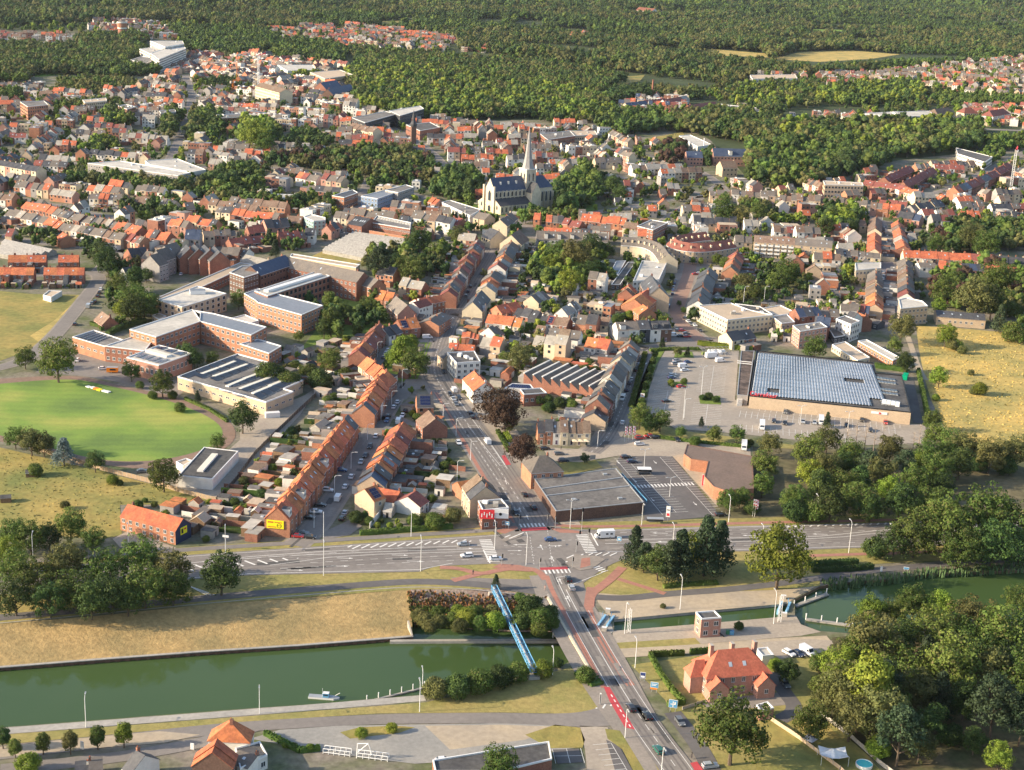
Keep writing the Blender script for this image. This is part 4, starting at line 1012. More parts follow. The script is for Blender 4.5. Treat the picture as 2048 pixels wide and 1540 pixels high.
 for i in range(N):
  def rr(k, r): th = ang+math.pi/8+2*math.pi*k/N; return (T.x+r*math.cos(th), T.y+r*math.sin(th))
  for (z0, r0, z1, r1) in ((zt+.7, 4.6, zt+8, 2.9), (zt+8, 2.9, zs, .12)):
   sp.poly([(*rr(i, r0), z0), (*rr(i+1, r0), z0), (*rr(i+1, r1), z1), (*rr(i, r1), z1)], mat('pale_slate_spire', (.30, .29, .29), .6, .12, .8))
 sp.build('spire', e); cr = MB(); cr.bar((T.x, T.y, zs-.3), (T.x, T.y, zs+2.2), .12, METG, 5); cr.bar((T.x-.7, T.y, zs+1.4), (T.x+.7, T.y, zs+1.4), .1, METG, 4); cr.build('cross', e)
 mw, mr = MB(), MB(); q = v(b)+t*4.6; gable_geo(mw, mr, q-n*15, q+n*13.5, 9, 14, 21, W_ST, RO_D); mw.build('transept_wall', e); mr.build('transept_roof', e)
 mw, mr = MB(), MB(); gable_geo(mw, mr, q+t*4.5, q+t*21, 12, 16, 24, W_ST, RO_S, hipB=5); mw.build('choir_wall', e); mr.build('choir_roof', e)
 for s in (1, -1):
  for k in range(4):
   w = MB(); p = q+t*(7+4*k)+n*s*6.05
   for (gw, gh, oo, mm) in ((1.2, 4.2, .0, W_WH), (.9, 3.9, .06, GLASS)):
    pts = [(-gw, -gh), (gw, -gh), (gw, gh*.6), (0, gh), (-gw, gh*.6)]
    w.poly([(*(p+n*s*oo+t*x), 9.5+z) for x, z in pts], mm)
   w.build('lancet_window', e); part(lambda m: m.box(tuple(q+t*(9+4*k)+n*s*6.7), ang, .7, 1.4, 0, 13, W_ST), 'buttress')
 occ_poly(rect(c, ang, L+4, 27), 2); occ_poly(rect(b+t*13, ang, 22, 16), 2); occ_poly(rect(tc, ang, 12, 30), 2)
church()
# ---- school and monastery
e, p, c = flat('sports_hall', 'low brick sports hall with solar panels on its grey roof beside the roadside tree', [(145, 675), (188, 661), (247, 681), (210, 694)], 7, 'O', FR_G, 'sports hall', win=1, winw=2.4, winh=1.0)
solar_block(e, c, [(152, 674), (186, 663), (222, 674), (190, 687)], 7, 9, 5)
flat('school_wing', 'low brick school wing with white roof joining the sports hall to the classrooms', [(210, 693), (267, 674), (304, 684), (290, 703)], 7.4, 'R', FR_W, 'school', floors=2)
flat('classroom_block', 'long three storey school block with white and beige roof', [(259, 660), (384, 620), (402, 627), (400, 644), (312, 675)], 11, 'O', FR_W, 'school', floors=3, winw=1.9)
flat('classroom_block', 'brick school block with grey zinc roof and three rows of windows', [(386, 621), (428, 628), (533, 655), (502, 671), (401, 644)], 11, 'O', FR_Z, 'school', floors=3, winw=1.9)
flat('school_pavilion', 'two storey orange brick pavilion touching the solar roofed hall', [(480, 689), (516, 679), (563, 693), (538, 708)], 7.5, 'O', FR_Z, 'school', floors=2, winw=1.6)
flat('classroom_block', 'tall orange brick school block with grey roof above the white hipped porch', [(488, 588), (517, 578), (550, 588), (646, 612), (603, 631), (515, 606), (510, 601)], 10.5, 'O', FR_Z, 'school', floors=3, winw=1.7)
e, p, c = flat('arcade_wing', 'brick school wing with rows of arches under a white roof with raised lantern', [(509, 583), (634, 543), (660, 553), (535, 593)], 11.2, 'R', FR_W, 'school', floors=3, winw=2.2, winh=2.0, style='d')
strip_light(e, c, (532, 584), (640, 551), 11.2, 3.0, 1.2, METW)
e, p, c = flat('office_block', 'white roofed office block with beige gable wall and blue grey window bays', [(314, 601), (395, 573), (453, 588), (364, 615)], 9.3, 'B', FR_W, 'office', floors=3, winw=2.3, winh=2.0, style='p')
on_roof(e, c, 'plant_room', P(395, 587, 9.3).xy, .3, 8, 5, 9.4, 2.0, METW, FR_Z)
flat('long_corridor_wing', 'long low wing with sunlit beige roof running up to the monastery', [(313, 597), (480, 526), (503, 529), (345, 602)], 5.5, 'R', FR_T, 'school', floors=1, winw=2)
flat('porch', 'small white roofed porch in the school courtyard', [(452, 640), (490, 630), (518, 642), (480, 654)], 4, 'W', FR_W, 'porch', win=1)
flat('toilet_block', 'little beige annex in front of the white roofed office block', [(304, 632), (318, 627), (333, 633), (318, 640)], 3.2, 'B', FR_T, 'annex', win=1)
e, p, c = flat('gymnasium', 'pink brick gymnasium with white arched roof carrying solar panels and a long rooflight', [(253, 716), (318, 691), (384, 708), (317, 732)], 7.5, 'P', FR_W, 'gymnasium', win=1, winw=1.6, winh=2.4)
solar_block(e, c, [(268, 714), (283, 706), (342, 721), (320, 728)], 7.5, 12, 4); solar_block(e, c, [(307, 696), (323, 691), (377, 707), (362, 713)], 7.5, 12, 3)
strip_light(e, c, (296, 702), (338, 714), 7.5, 3.2, .9)
e, p, c = flat('solar_hall', 'large white hall whose flat roof is covered with solar panels and rooflight strips', [(355, 755), (475, 709), (538, 726), (514, 736), (606, 762), (568, 779), (587, 785), (532, 806)], 5.6, 'B', FR_G, 'sports hall', win=1, winw=2.2, winh=.8, rim=.6)
for q, nx, ny in (([(362, 752), (466, 713), (476, 717), (372, 757)], 4, 22), ([(388, 752), (478, 719), (495, 724), (404, 758)], 5, 18), ([(418, 757), (500, 727), (512, 731), (432, 763)], 5, 16), ([(446, 767), (535, 740), (556, 746), (466, 774)], 6, 16),
     ([(472, 778), (560, 748), (580, 754), (495, 785)], 6, 14), ([(505, 789), (575, 762), (594, 764), (520, 800)], 5, 12), ([(368, 757), (380, 760), (500, 793), (486, 797)], 4, 5)):
 solar_block(e, c, q, 5.6, nx, ny)
for A_, B_ in (((404, 749), (437, 737)), ((440, 736), (470, 724)), ((428, 754), (462, 742)), ((464, 741), (494, 730)), ((454, 774), (487, 760)), ((488, 759), (521, 747)), ((480, 779), (546, 754)), ((506, 788), (540, 774)), ((540, 773), (570, 761))): strip_light(e, c, A_, B_, 5.6, 1.8, .6)
def monastery():
 gabled('monastery', 'brick monastery wing with blue slate roof and rows of small windows', (501, 532), (570, 510), 13, 12, 16.5, 's', 'D', 'monastery', floors=3, skylights=2, near=True)
 gabled('monastery', 'long brick monastery wing with grey brown roof facing the arcade court', (572, 513), (728, 545), 13, 11, 15.5, 'g', 'R', 'monastery', floors=3, skylights=3, near=True)
 gabled('chapel', 'lower brick chapel end of the monastery with grey gable roof', (731, 551), (757, 559), 11, 8.5, 12.5, 'g', 'O', 'chapel', floors=2, near=True)
 flat('monastery_tower', 'square dark brick end tower of the monastery', [(459, 546), (483, 533), (505, 531), (517, 547), (488, 556)], 13.5, 'D', FR_G, 'tower', floors=4)
 flat('monastery_annex', 'long low annex with patchy roof behind the brick monastery', [(583, 508), (720, 530), (712, 536), (580, 514)], 5, 'B', FR_T, 'annex', win=1)
 gabled('monastery', 'short wing with sunlit beige tiled roof at the back of the monastery', (492, 509), (540, 520), 10, 6, 9, 'l', 'B', 'monastery', near=True)
 w = MB(); a = P(560, 596).xy
 gabled('garden_chapel', 'little red roofed shed on the lawn beside the monastery trees', (697, 635), (716, 626), 5, 2.6, 4, 'r', 'R', 'shed', near=True, floors=1, chimney=False)
monastery()
# ---- prison
e, p, c = flat('prison_wing', 'windowed red brick prison wing with solar roof round a walled court', [(742, 446), (754, 432), (822, 446), (820, 459)], 8, 'R', FR_G, 'prison', floors=2, winw=.9, winh=1.2)
solar_block(e, c, [(756, 434), (820, 447), (820, 451), (754, 438)], 8, 12, 2)
gabled('prison_wing', 'gabled red brick prison wing with dark roof lights', (713, 432), (742, 437), 20, 7.5, 11.5, 'd', 'R', 'prison', skylights=6, near=True, floors=1, door=False)
w = MB(); a_, b_ = P(738, 475).xy, P(822, 490).xy; d_ = (b_-a_); w.box(((a_+b_)/2)[:], math.atan2(d_.y, d_.x), d_.length, .5, 0, 5, W_OR, CONC)
w.build('prison_wall', None, label='long orange brick prison wall behind the greenhouses', cat='wall')
# ---- greenhouses
gh = mat('greenhouse_glass', (.33, .31, .28), .3, .3, .8, spec=.6)
for k in range(9):
 a = P(650+k*17.5, 499-k*1.2).xy+Vector((0, 0)); t = (P(800, 505).xy-P(690, 470).xy)
 A_ = P(lerp(652, 705, k/8), lerp(496, 466, k/8), 3).xy; B_ = P(lerp(732, 835, k/8), lerp(512, 484, k/8), 3).xy
 mw, mr = MB(), MB(); m_ = (A_+B_)/2; gable_geo(mw, mr, A_-m_, B_-m_, 6.4, 2.4, 4.2, gh, gh, oh=.05)
 e = link('greenhouse', None, None, (m_.x, m_.y, 0), label=f'long glass greenhouse, {nth(k+1)} span from the vegetable garden side', cat='greenhouse', group='greenhouses beside the prison wall')
 mw.build('glass_wall', e); mr.build('glass_roof', e); occ_poly(rect(m_, math.atan2((B_-A_).y, (B_-A_).x), (B_-A_).length, 8), 2)
for k in range(4):
 A_ = P(lerp(0, 10, k/3), lerp(503, 482, k/3), 3).xy; B_ = P(lerp(60, 105, k/3), lerp(513, 502, k/3), 3).xy
 mw, mr = MB(), MB(); m_ = (A_+B_)/2; gable_geo(mw, mr, A_-m_, B_-m_, 6.4, 2.4, 4.2, gh, gh, oh=.05)
 e = link('greenhouse', None, None, (m_.x, m_.y, 0), label=f'glass greenhouse behind the orange roofed terraces, {nth(k+1)} from the front', cat='greenhouse', group='greenhouses at the left edge')
 mw.build('glass_wall', e); mr.build('glass_roof', e); occ_poly(rect(m_, math.atan2((B_-A_).y, (B_-A_).x), (B_-A_).length, 8), 2)
# ---- zigzag apartments
for k, (A_, B_) in enumerate((((300, 511), (318, 505)), ((312, 501), (334, 494)), ((328, 491), (352, 484)), ((372, 489), (380, 497)), ((388, 488), (398, 498)), ((408, 489), (420, 500)), ((428, 492), (440, 504)))):
 gabled('apartment_block', f'zigzag gabled apartment block with balconies, {nth(k+1)} gable from the left', A_, B_, 12, 9.5, 15, 'g' if k < 3 else 'd', 'G' if k < 3 else 'R', 'apartments', floors=4, near=True, chimney=True)
# ---- white warehouse, orange terrace, other near big ones
e, p, c = flat('warehouse', 'small white metal warehouse with dark roof and one long pale rooflight', [(356, 952), (408, 895), (477, 903), (425, 959)], 4.2, 'W', FR_D, 'warehouse', win=0, rim=.3)
strip_light(e, c, (400, 944), (430, 910), 4.2, 2.4, .7)
flat('lean_to', 'white lean-to beside the small warehouse next to the field', [(352, 925), (372, 918), (386, 923), (366, 933)], 2.6, 'W', FR_T, 'lean-to', win=0)
def orange_terrace():
 a = P(256, 1009, 8).xy; b = P(366, 1038, 8).xy
 o = house(a, b, 8.2, 5.0, 8.2, 'o', 'O', 'long orange brick terrace with orange tile roof and navy gable end wall', None, name='terraced_cottages', cat='house', floors=2, near=True, skylights=0, gB=W_NV, occ=True)
 t = (b-a).normalized(); n = Vector((t.y, -t.x)); m_ = (a+b)/2; q = b-m_+t*.08
 s = MB(); k = Vector((0, 0))
 s.poly([(*(q-n*1.5*-1+k), 2.6), (*(q-n*1.9), 2.6), (*(q-n*1.9), 5.2), (*(q+n*1.5), 5.2)], mat('yellow_banner', (.85, .75, .03), .6, .03, 1.0)); s.build('yellow_poster', o)
 s = MB(); q2 = q+t*.03; s.poly([(*(q2+n*1.1), 3.0), (*(q2+n*.1), 3.0), (*(q2+n*.1), 4.7), (*(q2+n*1.1), 4.7)], METK); s.poly([(*(q2-n*.3), 4.0), (*(q2-n*1.5), 4.0), (*(q2-n*1.5), 4.6), (*(q2-n*.3), 4.6)], METR); s.build('poster_print', o)
orange_terrace()
def _placed(o, r):
 o.rotation_euler = r; return o
def text_on(body, parent, p, ang, size, m, name='lettering', tilt=math.pi/2, ext=.03, align='CENTER'):
 cu = bpy.data.curves.new(name, 'FONT'); cu.body = body; cu.size = size; cu.align_x = align; cu.align_y = 'CENTER'; cu.extrude = ext
 cu.materials.append(m); o = bpy.data.objects.new(name, cu); COL.objects.link(o); 
 bpy.context.view_layer.update(); me = bpy.data.meshes.new_from_object(o); bpy.data.objects.remove(o)
 return link(name, me, parent, p, kind=None) if False else _placed(link(name, me, parent, p), (tilt, 0, ang))
# stores
e, p, c = flat('store', 'wide low store with dark grey flat roof and dark plinth wall by the junction', [(1069, 959), (1232, 937), (1288, 1005), (1112, 1023)], 4.3, 'D', FR_G, 'store', win=0, rim=.25, rimm=METG)
for (A_, B_) in (((1085, 978), (1248, 955)), ((1093, 992), (1262, 972))):
 a = P(*A_, 4.3).xy-Vector(c); b = P(*B_, 4.3).xy-Vector(c); m_ = MB(); m_.box(((a+b)/2)[:], math.atan2((b-a).y, (b-a).x), (b-a).length, .5, 4.3, 4.6, METG); m_.build('roof_joint', e)
for q in ((1147, 1000), (1240, 998), (1210, 950)): on_roof(e, c, 'roof_vent', P(*q, 4.3).xy, .2, 1.6, 1.2, 4.3, .6, METG)
b_ = MB(); a = P(1240, 950, 3.2).xy-Vector(c); b = P(1291, 1005, 3.2).xy-Vector(c); t = (b-a).normalized(); n = Vector((-t.y, t.x))
b_.poly([(*(a+n*.6), 3.1), (*(b+n*.6), 3.1), (*(b+n*.6), 4.2), (*(a+n*.6), 4.2)], METB); b_.poly([(*(b+n*.55), 3.1), (*(a+n*.55), 3.1), (*(a+n*.55), 4.2), (*(b+n*.55), 4.2)], METB); b_.build('blue_fascia', e)
gabled('manor_house', 'old brick manor with hipped grey roof and white framed veranda in front of the store', (1054, 913), (1118, 909), 12.5, 6.6, 11, 'g', 'O', 'house', hip=5.0, near=True, skylights=0, floors=2)
e, p, c = flat('store', 'orange brick store with large brown pitched roof beside the wood', [(1374, 889), (1505, 913), (1508, 978), (1450, 981), (1427, 973), (1409, 953), (1416, 923), (1382, 918), (1368, 908)], 5, 'O', mat('brown_bitumen', (.20, .145, .12), .9, .15, 1.0, (.16, .12, .1), .1, .5), 'store', win=0, rim=.2, rimm=W_DB)
a = P(1432, 979, 4).xy-Vector(c); text_on('VEHICLES', e, (a.x, a.y-.4, 3.9), math.radians(-12), 1.2, METR) if False else None
b_ = MB(); q = P(1445, 985, 3).xy-Vector(c); b_.box(tuple(q), math.radians(-10), 5.5, .25, 2.6, 4.4, METW); b_.build('sign_panel', e)
b_ = MB(); b_.box((q.x, q.y-.16), math.radians(-10), 4.6, .1, 3.2, 3.8, METR); b_.build('sign_print', e)
for k in range(3):
 q = P(1412+k*7, 966+k*7, 2).xy-Vector(c); b_ = MB(); b_.box(tuple(q), math.radians(-50), 2.2, .2, 1.2, 3.2, METR if k % 2 else METW); b_.build('shop_window_poster', e)
# supermarket
e, p, c = flat('supermarket', 'large supermarket with silver striped solar roof and beige front wall', [(1499, 793), (1512, 702), (1748, 727), (1752, 747), (1804, 752), (1822, 826)], 5.6, 'B', FR_D, 'supermarket', win=0, rim=.5, rimm=METK)
def super_roof():
 q = [P(a, b, 6.0).xy-Vector(c) for a, b in ((1503, 789), (1516, 706), (1742, 729), (1775, 815))]
 cell = mat('blue_grey_solar', (.06, .075, .12), .25, .15, .25, (.16, .19, .26), .06, .5, spec=.7); alum = mat('panel_edge', (.75, .75, .76), .35, .03, 1, metal=.3)
 nx, ny = 44, 12
 f = lambda u, v: (q[1]*(1-u)+q[2]*u)*(1-v)+(q[0]*(1-u)+q[3]*u)*v
 for i in range(nx):
  b = MB()
  for j in range(ny):
   u0, u1 = (i+.04)/nx, (i+.96)/nx; v0, v1 = (j+.02)/ny, (j+.97)/ny
   if (31 < i < 44 and j in (5,) and i < 39) or (5 <= i <= 8 and j == 10) or (38 < i and j in (10, 11)): continue
   a, bb, cc, d = f(u0, v0), f(u1, v0), f(u1, v1), f(u0, v1); um = f((u0+u1)/2, v0), f((u0+u1)/2, v1)
   b.poly([(*d, 6.02), (*um[1], 6.4), (*um[0], 6.4), (*a, 6.02)], cell); b.poly([(*um[1], 6.4), (*cc, 6.02), (*bb, 6.02), (*um[0], 6.4)], cell)
   k0, k1 = f(u1-.18/nx, v0), f(u1-.18/nx, v1); b.poly([(*k1, 6.16), (*cc, 6.06), (*bb, 6.06), (*k0, 6.16)], alum)
   k0, k1 = f(u0+.0/nx, v0), f(u0+.0/nx, v1); m0, m1 = f(u0+.14/nx, v0), f(u0+.14/nx, v1); b.poly([(*k1, 6.05), (*m1, 6.15), (*m0, 6.15), (*k0, 6.05)], alum)
  b.build('solar_panel_row', e)
 for j in range(3):
  q2 = [P(x, y, 6).xy for x, y in ((1752+j*3, 751+j*22), (1790+j*4, 756+j*22), (1793+j*4, 770+j*22), (1757+j*3, 766+j*22))]; solar_block(e, c, q2, 5.7, 6, 2, world=True)
 for k in range(4):
  q3 = P(1768+k*9, 806+k*1.6, 6).xy; on_roof(e, c, 'cooling_unit', q3, -.35, 1.8, 2.2, 5.7, 1.8, METW)
 q4 = P(1527, 789, 7).xy-Vector(c); a0 = P(1505, 790, 7).xy-Vector(c); a1 = P(1552, 795, 7).xy-Vector(c); ang = math.atan2((a1-a0).y, (a1-a0).x)
 text_on('Carrefour', e, (*(q4+Vector((0, -.3))), 6.9), ang, 3.0, METR, ext=.12)
 b = MB(); q5 = P(1574, 800, 5).xy-Vector(c); b.box((q5.x, q5.y-.3), ang, 4, .15, 4.9, 5.5, mat('orange_sign', (.75, .18, .03), .5)); b.build('small_fascia_sign', e)
 b = MB(); q5 = P(1758, 825, 4.2).xy-Vector(c); b.box((q5.x, q5.y-.5), ang, 7, .2, 3.6, 4.7, METW); b.build('sign_panel', e); b = MB(); b.box((q5.x-2, q5.y-.62+.7), ang, 2, .2, 3.9, 4.4, METB); b.box((q5.x+.2, q5.y-.7), ang, .9, .2, 3.8, 4.5, METR); b.build('sign_print', e)
super_roof()
e, p, c = flat('trolley_canopy', 'dark weathered canopy roof along the side of the supermarket', [(1482, 702), (1509, 702), (1496, 792), (1474, 790)], 4.6, 'G', mat('stained_bitumen', (.07, .055, .05), .9, .4, .5, (.16, .12, .1), .2, .5), 'canopy', win=0, rim=.2, rimm=METG)
for k in range(2): on_roof(e, c, 'roof_pipe', P(1489, 724+k*4, 4.6).xy, -.2, 7, .3, 4.7, .3, METW)
flat('billboard_kiosk', 'white box sign with two small red emblems at the supermarket corner', [(1475, 796), (1485, 796), (1485, 800), (1475, 800)], 3, 'W', FR_W, 'kiosk', win=0, rim=0)
# town blocks with flat roofs: name, label, corners, z, wall, top, floors
FL = [
 ('corner_shop', 'white fronted corner shop with black flat roof and brick side wall', [(894, 706), (949, 703), (961, 724), (913, 727)], 8.2, 'W', FR_D, 3, 'shop'),
 ('garage', 'brick garage with strip windows next to the copper beech', [(1040, 780), (1082, 777), (1094, 787), (1048, 790)], 5.4, 'R', FR_D, 1, 'garage'),
 ('corner_shop', 'red brick corner shop carrying two billboards at the junction', [(956, 1003), (1003, 999), (1018, 1017), (965, 1022)], 7.2, 'R', FR_G, 2, 'shop'),
 ('office_block', 'yellow lit three storey office with beige flat roof by the avenue car park', [(1396, 612), (1462, 607), (1500, 621), (1546, 631), (1455, 641)], 8.5, 'C', FR_T, 3, 'office'),
 ('office_block', 'grey flat roofed office annex behind the yellow lit one', [(1470, 608), (1520, 614), (1546, 630), (1512, 634)], 7.5, 'B', FR_D, 2, 'office'),
 ('workshop', 'low workshop with sunlit beige roof behind the offices', [(1520, 618), (1560, 611), (1592, 626), (1556, 632)], 5, 'B', FR_T, 1, 'workshop'),
 ('town_villa', 'grey flat roofed house beside the offices, with dark side wall', [(1543, 633), (1575, 630), (1590, 645), (1563, 648)], 7, 'B', FR_G, 2, 'house'),
 ('apartment_block', 'beige apartment block with roof terrace behind the supermarket tree', [(1585, 652), (1640, 645), (1655, 655), (1600, 664)], 9, 'P', FR_G, 3, 'apartments'),
 ('town_villa', 'tall white house with stepped side wall behind the garages', [(1672, 638), (1690, 632), (1720, 643), (1702, 650)], 9.5, 'W', FR_G, 3, 'house'),
 ('workshop', 'long low shed with white flat roof by the path', [(1716, 683), (1733, 680), (1800, 716), (1786, 722)], 3.8, 'O', FR_W, 1, 'shed'),
 ('garage_row', 'long garage row with brown flat roof behind the supermarket', [(1664, 690), (1690, 684), (1740, 716), (1715, 722)], 3.4, 'C', FR_T, 1, 'garages'),
 ('workshop', 'low brick shed with stained roof at the lane behind the houses', [(1655, 655), (1672, 652), (1690, 672), (1668, 676)], 3.6, 'K', FR_D, 1, 'shed'),
 ('teal_apartments', 'apartment block with teal side wall and white roof', [(607, 434), (622, 429), (651, 436), (651, 441), (627, 443)], 9.5, mat('teal_cladding', (.28, .45, .45), .6, .06, 1.0), FR_W, 4, 'apartments'),
 ('apartment_block', 'red brick apartment block with grey roof below the orange terrace', [(1274, 453), (1302, 440), (1336, 446), (1306, 461)], 10, 'R', FR_G, 3, 'apartments'),
 ('depot', 'white flat roofed depot beside the avenue', [(1284, 522), (1334, 525), (1318, 560), (1266, 563)], 6, 'W', FR_W, 2, 'depot'),
 ('garage_row', 'row of lock-up garages with pale metal roof', [(1232, 523), (1252, 522), (1234, 552), (1217, 553)], 2.8, 'R', FR_Z, 1, 'garages'),
 ('garage_row', 'row of lock-up garages with dark roof next to the depot', [(1256, 525), (1271, 525), (1240, 570), (1222, 570)], 2.8, 'D', FR_D, 1, 'garages'),
 ('garage_row', 'row of lock-up garages at the left end of the garage court', [(1200, 523), (1212, 524), (1203, 541), (1192, 541)], 2.8, 'R', FR_Z, 1, 'garages'),
 ('cream_apartments', 'cream apartment block at the corner of the cobbled street', [(1797, 600), (1812, 596), (1845, 603), (1856, 613), (1801, 618)], 10, 'B', FR_W, 3, 'apartments'),
 ('street_corner_building', 'beige flat roofed building with pale blue roof on the cobbled street', [(1710, 527), (1762, 526), (1762, 537), (1712, 541)], 8, 'C', FR_W, 2, 'building'),
 ('long_office', 'long grey office block with white roof and two rows of small windows', [(175, 327), (240, 322), (381, 346), (356, 352)], 11, 'G', FR_W, 3, 'office'),
 ('office_annex', 'white roofed annex behind the long grey office block', [(290, 322), (355, 318), (412, 340), (384, 345), (300, 330)], 7, 'W', FR_W, 1, 'office'),
 ('school_hall', 'low white hall with columns behind the row of trees', [(542, 388), (606, 391), (600, 397), (552, 396)], 6, 'W', FR_W, 1, 'hall'),
 ('blue_glass_school', 'modern school with blue glass stripes and solar roof', [(722, 393), (772, 380), (796, 384), (755, 398)], 9, mat('blue_panel', (.20, .28, .42), .5, .1, 1.0), FR_Z, 3, 'school'),
 ('glass_office', 'grey office block with dark window bands beside the blue glass school', [(770, 381), (812, 370), (828, 375), (796, 386)], 10, 'G', FR_G, 3, 'office'),
 ('arcaded_house', 'square orange brick building with arcades and grey roof', [(664, 392), (706, 380), (716, 386), (688, 396)], 9, 'O', RO_D, 2, 'building'),
 ('shop_block', 'white shop block with roof lights near the church', [(883, 405), (900, 401), (962, 420), (940, 432)], 7.5, 'W', FR_G, 2, 'shop'),
 ('hospital', 'white hospital tower with stacked window bands', [(301, 107), (360, 86), (372, 97), (318, 119)], 18, 'W', FR_W, 6, 'hospital'),
 ('hospital', 'white hospital wing with terraced roofs', [(279, 98), (325, 92), (338, 98), (300, 108)], 15, 'W', FR_W, 4, 'hospital'),
 ('hospital', 'tall white back wing of the hospital', [(300, 82), (365, 82), (368, 88), (330, 94)], 21, 'W', FR_W, 5, 'hospital'),
 ('hospital', 'low grey front wing of the hospital', [(261, 120), (283, 113), (314, 117), (290, 128)], 10, 'G', FR_G, 3, 'hospital'),
 ('low_station', 'long low white building at the far left road', [(84, 86), (140, 81), (145, 86), (90, 91)], 5, 'W', FR_W, 1, 'building'),
 ('far_warehouse', 'pale far warehouse with wide roof', [(555, 130), (625, 130), (632, 140), (575, 142)], 9, 'W', FR_W, 1, 'warehouse'),
 ('far_warehouse', 'pale far warehouse right of the tower cranes', [(620, 145), (680, 140), (706, 150), (650, 158)], 9, 'B', FR_T, 1, 'warehouse'),
 ('black_apartments', 'long black apartment slab with white roof boxes', [(704, 236), (770, 223), (795, 228), (730, 246)], 12, 'K', FR_G, 4, 'apartments'),
 ('black_apartments', 'white and black apartment slab beside the long black one', [(778, 222), (840, 212), (848, 218), (800, 232)], 13, 'K', FR_W, 4, 'apartments'),
 ('brick_college', 'orange brick college with flat roof and cream bands', [(40, 204), (88, 202), (96, 210), (55, 214)], 13, 'O', FR_G, 4, 'college'),
 ('apartment_block', 'red brick apartment slab by the inner ring road', [(432, 230), (486, 228), (492, 234), (440, 237)], 11, 'R', FR_G, 3, 'apartments'),
 ('apartment_block', 'grey apartment block with balconies left of the park tree', [(318, 222), (350, 219), (352, 224), (322, 227)], 12, 'G', FR_G, 4, 'apartments'),
 ('apartment_block', 'tall red brick apartment gable in the middle of the old town', [(236, 212), (252, 209), (272, 214), (254, 219)], 15, 'R', FR_G, 5, 'apartments'),
 ('apartment_block', 'long beige apartment slab lit by the sun in the old town', [(165, 200), (212, 196), (214, 202), (170, 206)], 11, 'C', FR_T, 3, 'apartments'),
 ('market_hall', 'wide dark roofed hall near the old market street', [(812, 250), (860, 245), (880, 255), (840, 262)], 9, 'R', FR_D, 1, 'hall'),
 ('museum', 'modern white and grey museum with sloped roofs among the trees', [(1358, 272), (1380, 270), (1425, 290), (1395, 294)], 10, 'W', FR_W, 1, 'museum'),
 ('shop_block', 'grey flat roofed school buildings right of the spire', [(1080, 268), (1140, 262), (1150, 272), (1095, 280)], 7, 'R', FR_G, 1, 'school'),
 ('shop_block', 'low brick school wing right of the spire', [(1135, 262), (1190, 262), (1195, 270), (1150, 272)], 6, 'B', FR_T, 1, 'school'),
 ('apartment_block', 'modern brick apartment block with dark balconies on the right', [(1646, 362), (1725, 366), (1727, 372), (1650, 370)], 11, 'B', FR_T, 3, 'apartments'),
 ('clinic', 'white low clinic with many small blocks in the trees', [(1718, 227), (1780, 224), (1860, 232), (1850, 238)], 8, 'W', FR_W, 2, 'clinic'),
 ('clinic', 'white stepped apartment block right of the clinic', [(1785, 224), (1860, 222), (1868, 232), (1800, 234)], 11, 'W', FR_W, 3, 'clinic'),
 ('far_warehouse', 'long pale warehouse roof at the far right of the forest edge', [(1500, 150), (1590, 149), (1595, 157), (1505, 158)], 7, 'W', FR_T, 1, 'warehouse'),
 ('apartment_block', 'long cream apartment slab behind the red roofed barracks', [(1437, 208), (1520, 217), (1525, 224), (1440, 214)], 10, 'W', FR_G, 3, 'apartments'),
 ('brown_school', 'brown roofed school building at the edge of the right wood', [(1912, 296), (1985, 314), (1970, 325), (1915, 308)], 7, 'W', FR_D, 2, 'school'),
 ('bunker', 'low white shed with grey roof beside the beige field', [(86, 591), (98, 582), (124, 583), (102, 596)], 2.5, 'W', FR_T, 0, 'shed'),
 ('lock_house', 'pink brick lock control house with black flat roof and outside stair', [(1391, 1226), (1429, 1223), (1443, 1237), (1403, 1240)], 6.0, 'P', FR_D, 2, 'control house'),
 ('flat_garage', 'flat dark bitumen garages at the bottom edge with a lone tree', [(865, 1522), (1000, 1500), (1098, 1485), (1104, 1520), (1000, 1545), (870, 1545)], 3, 'R', FR_D, 0, 'garages'),
 ('villa_garage', 'small stone garage behind the red roofed villa', [(1512, 1412), (1535, 1405), (1548, 1418), (1520, 1424)], 2.8, 'P', FR_T, 0, 'garage'),
 ('carport', 'pale roofed carport beside the parked white cars', [(1512, 1299), (1535, 1296), (1548, 1312), (1525, 1314)], 2.8, 'W', FR_W, 0, 'carport'),
 ('flat_house', 'black slate flat annex between the two bottom edge houses', [(470, 1498), (520, 1485), (535, 1512), (480, 1540)], 3.5, 'W', FR_D, 1, 'annex'),
]
for i, (nm, lb, q, z, wl, top_, fl, ct) in enumerate(FL):
 wl2 = wl
 e, p, c = flat(nm, lb, q, z, wl2, top_, ct, win=fl)
 FL[i] = (nm, e, c)
 if nm in ('corner_shop', 'apartment_block', 'office_block', 'depot', 'shop_block', 'hospital', 'long_office', 'office_annex'):
  for k in range(random.randint(2, 4)):
   pt = Vector(c).lerp(Vector(random.choice(p)), random.uniform(.1, .55)); on_roof(e, c, 'roof_unit', pt, random.random()*3, random.uniform(1, 3), random.uniform(1, 2), z, random.uniform(.5, 1.6), random.choice((METW, METG, CONC)))
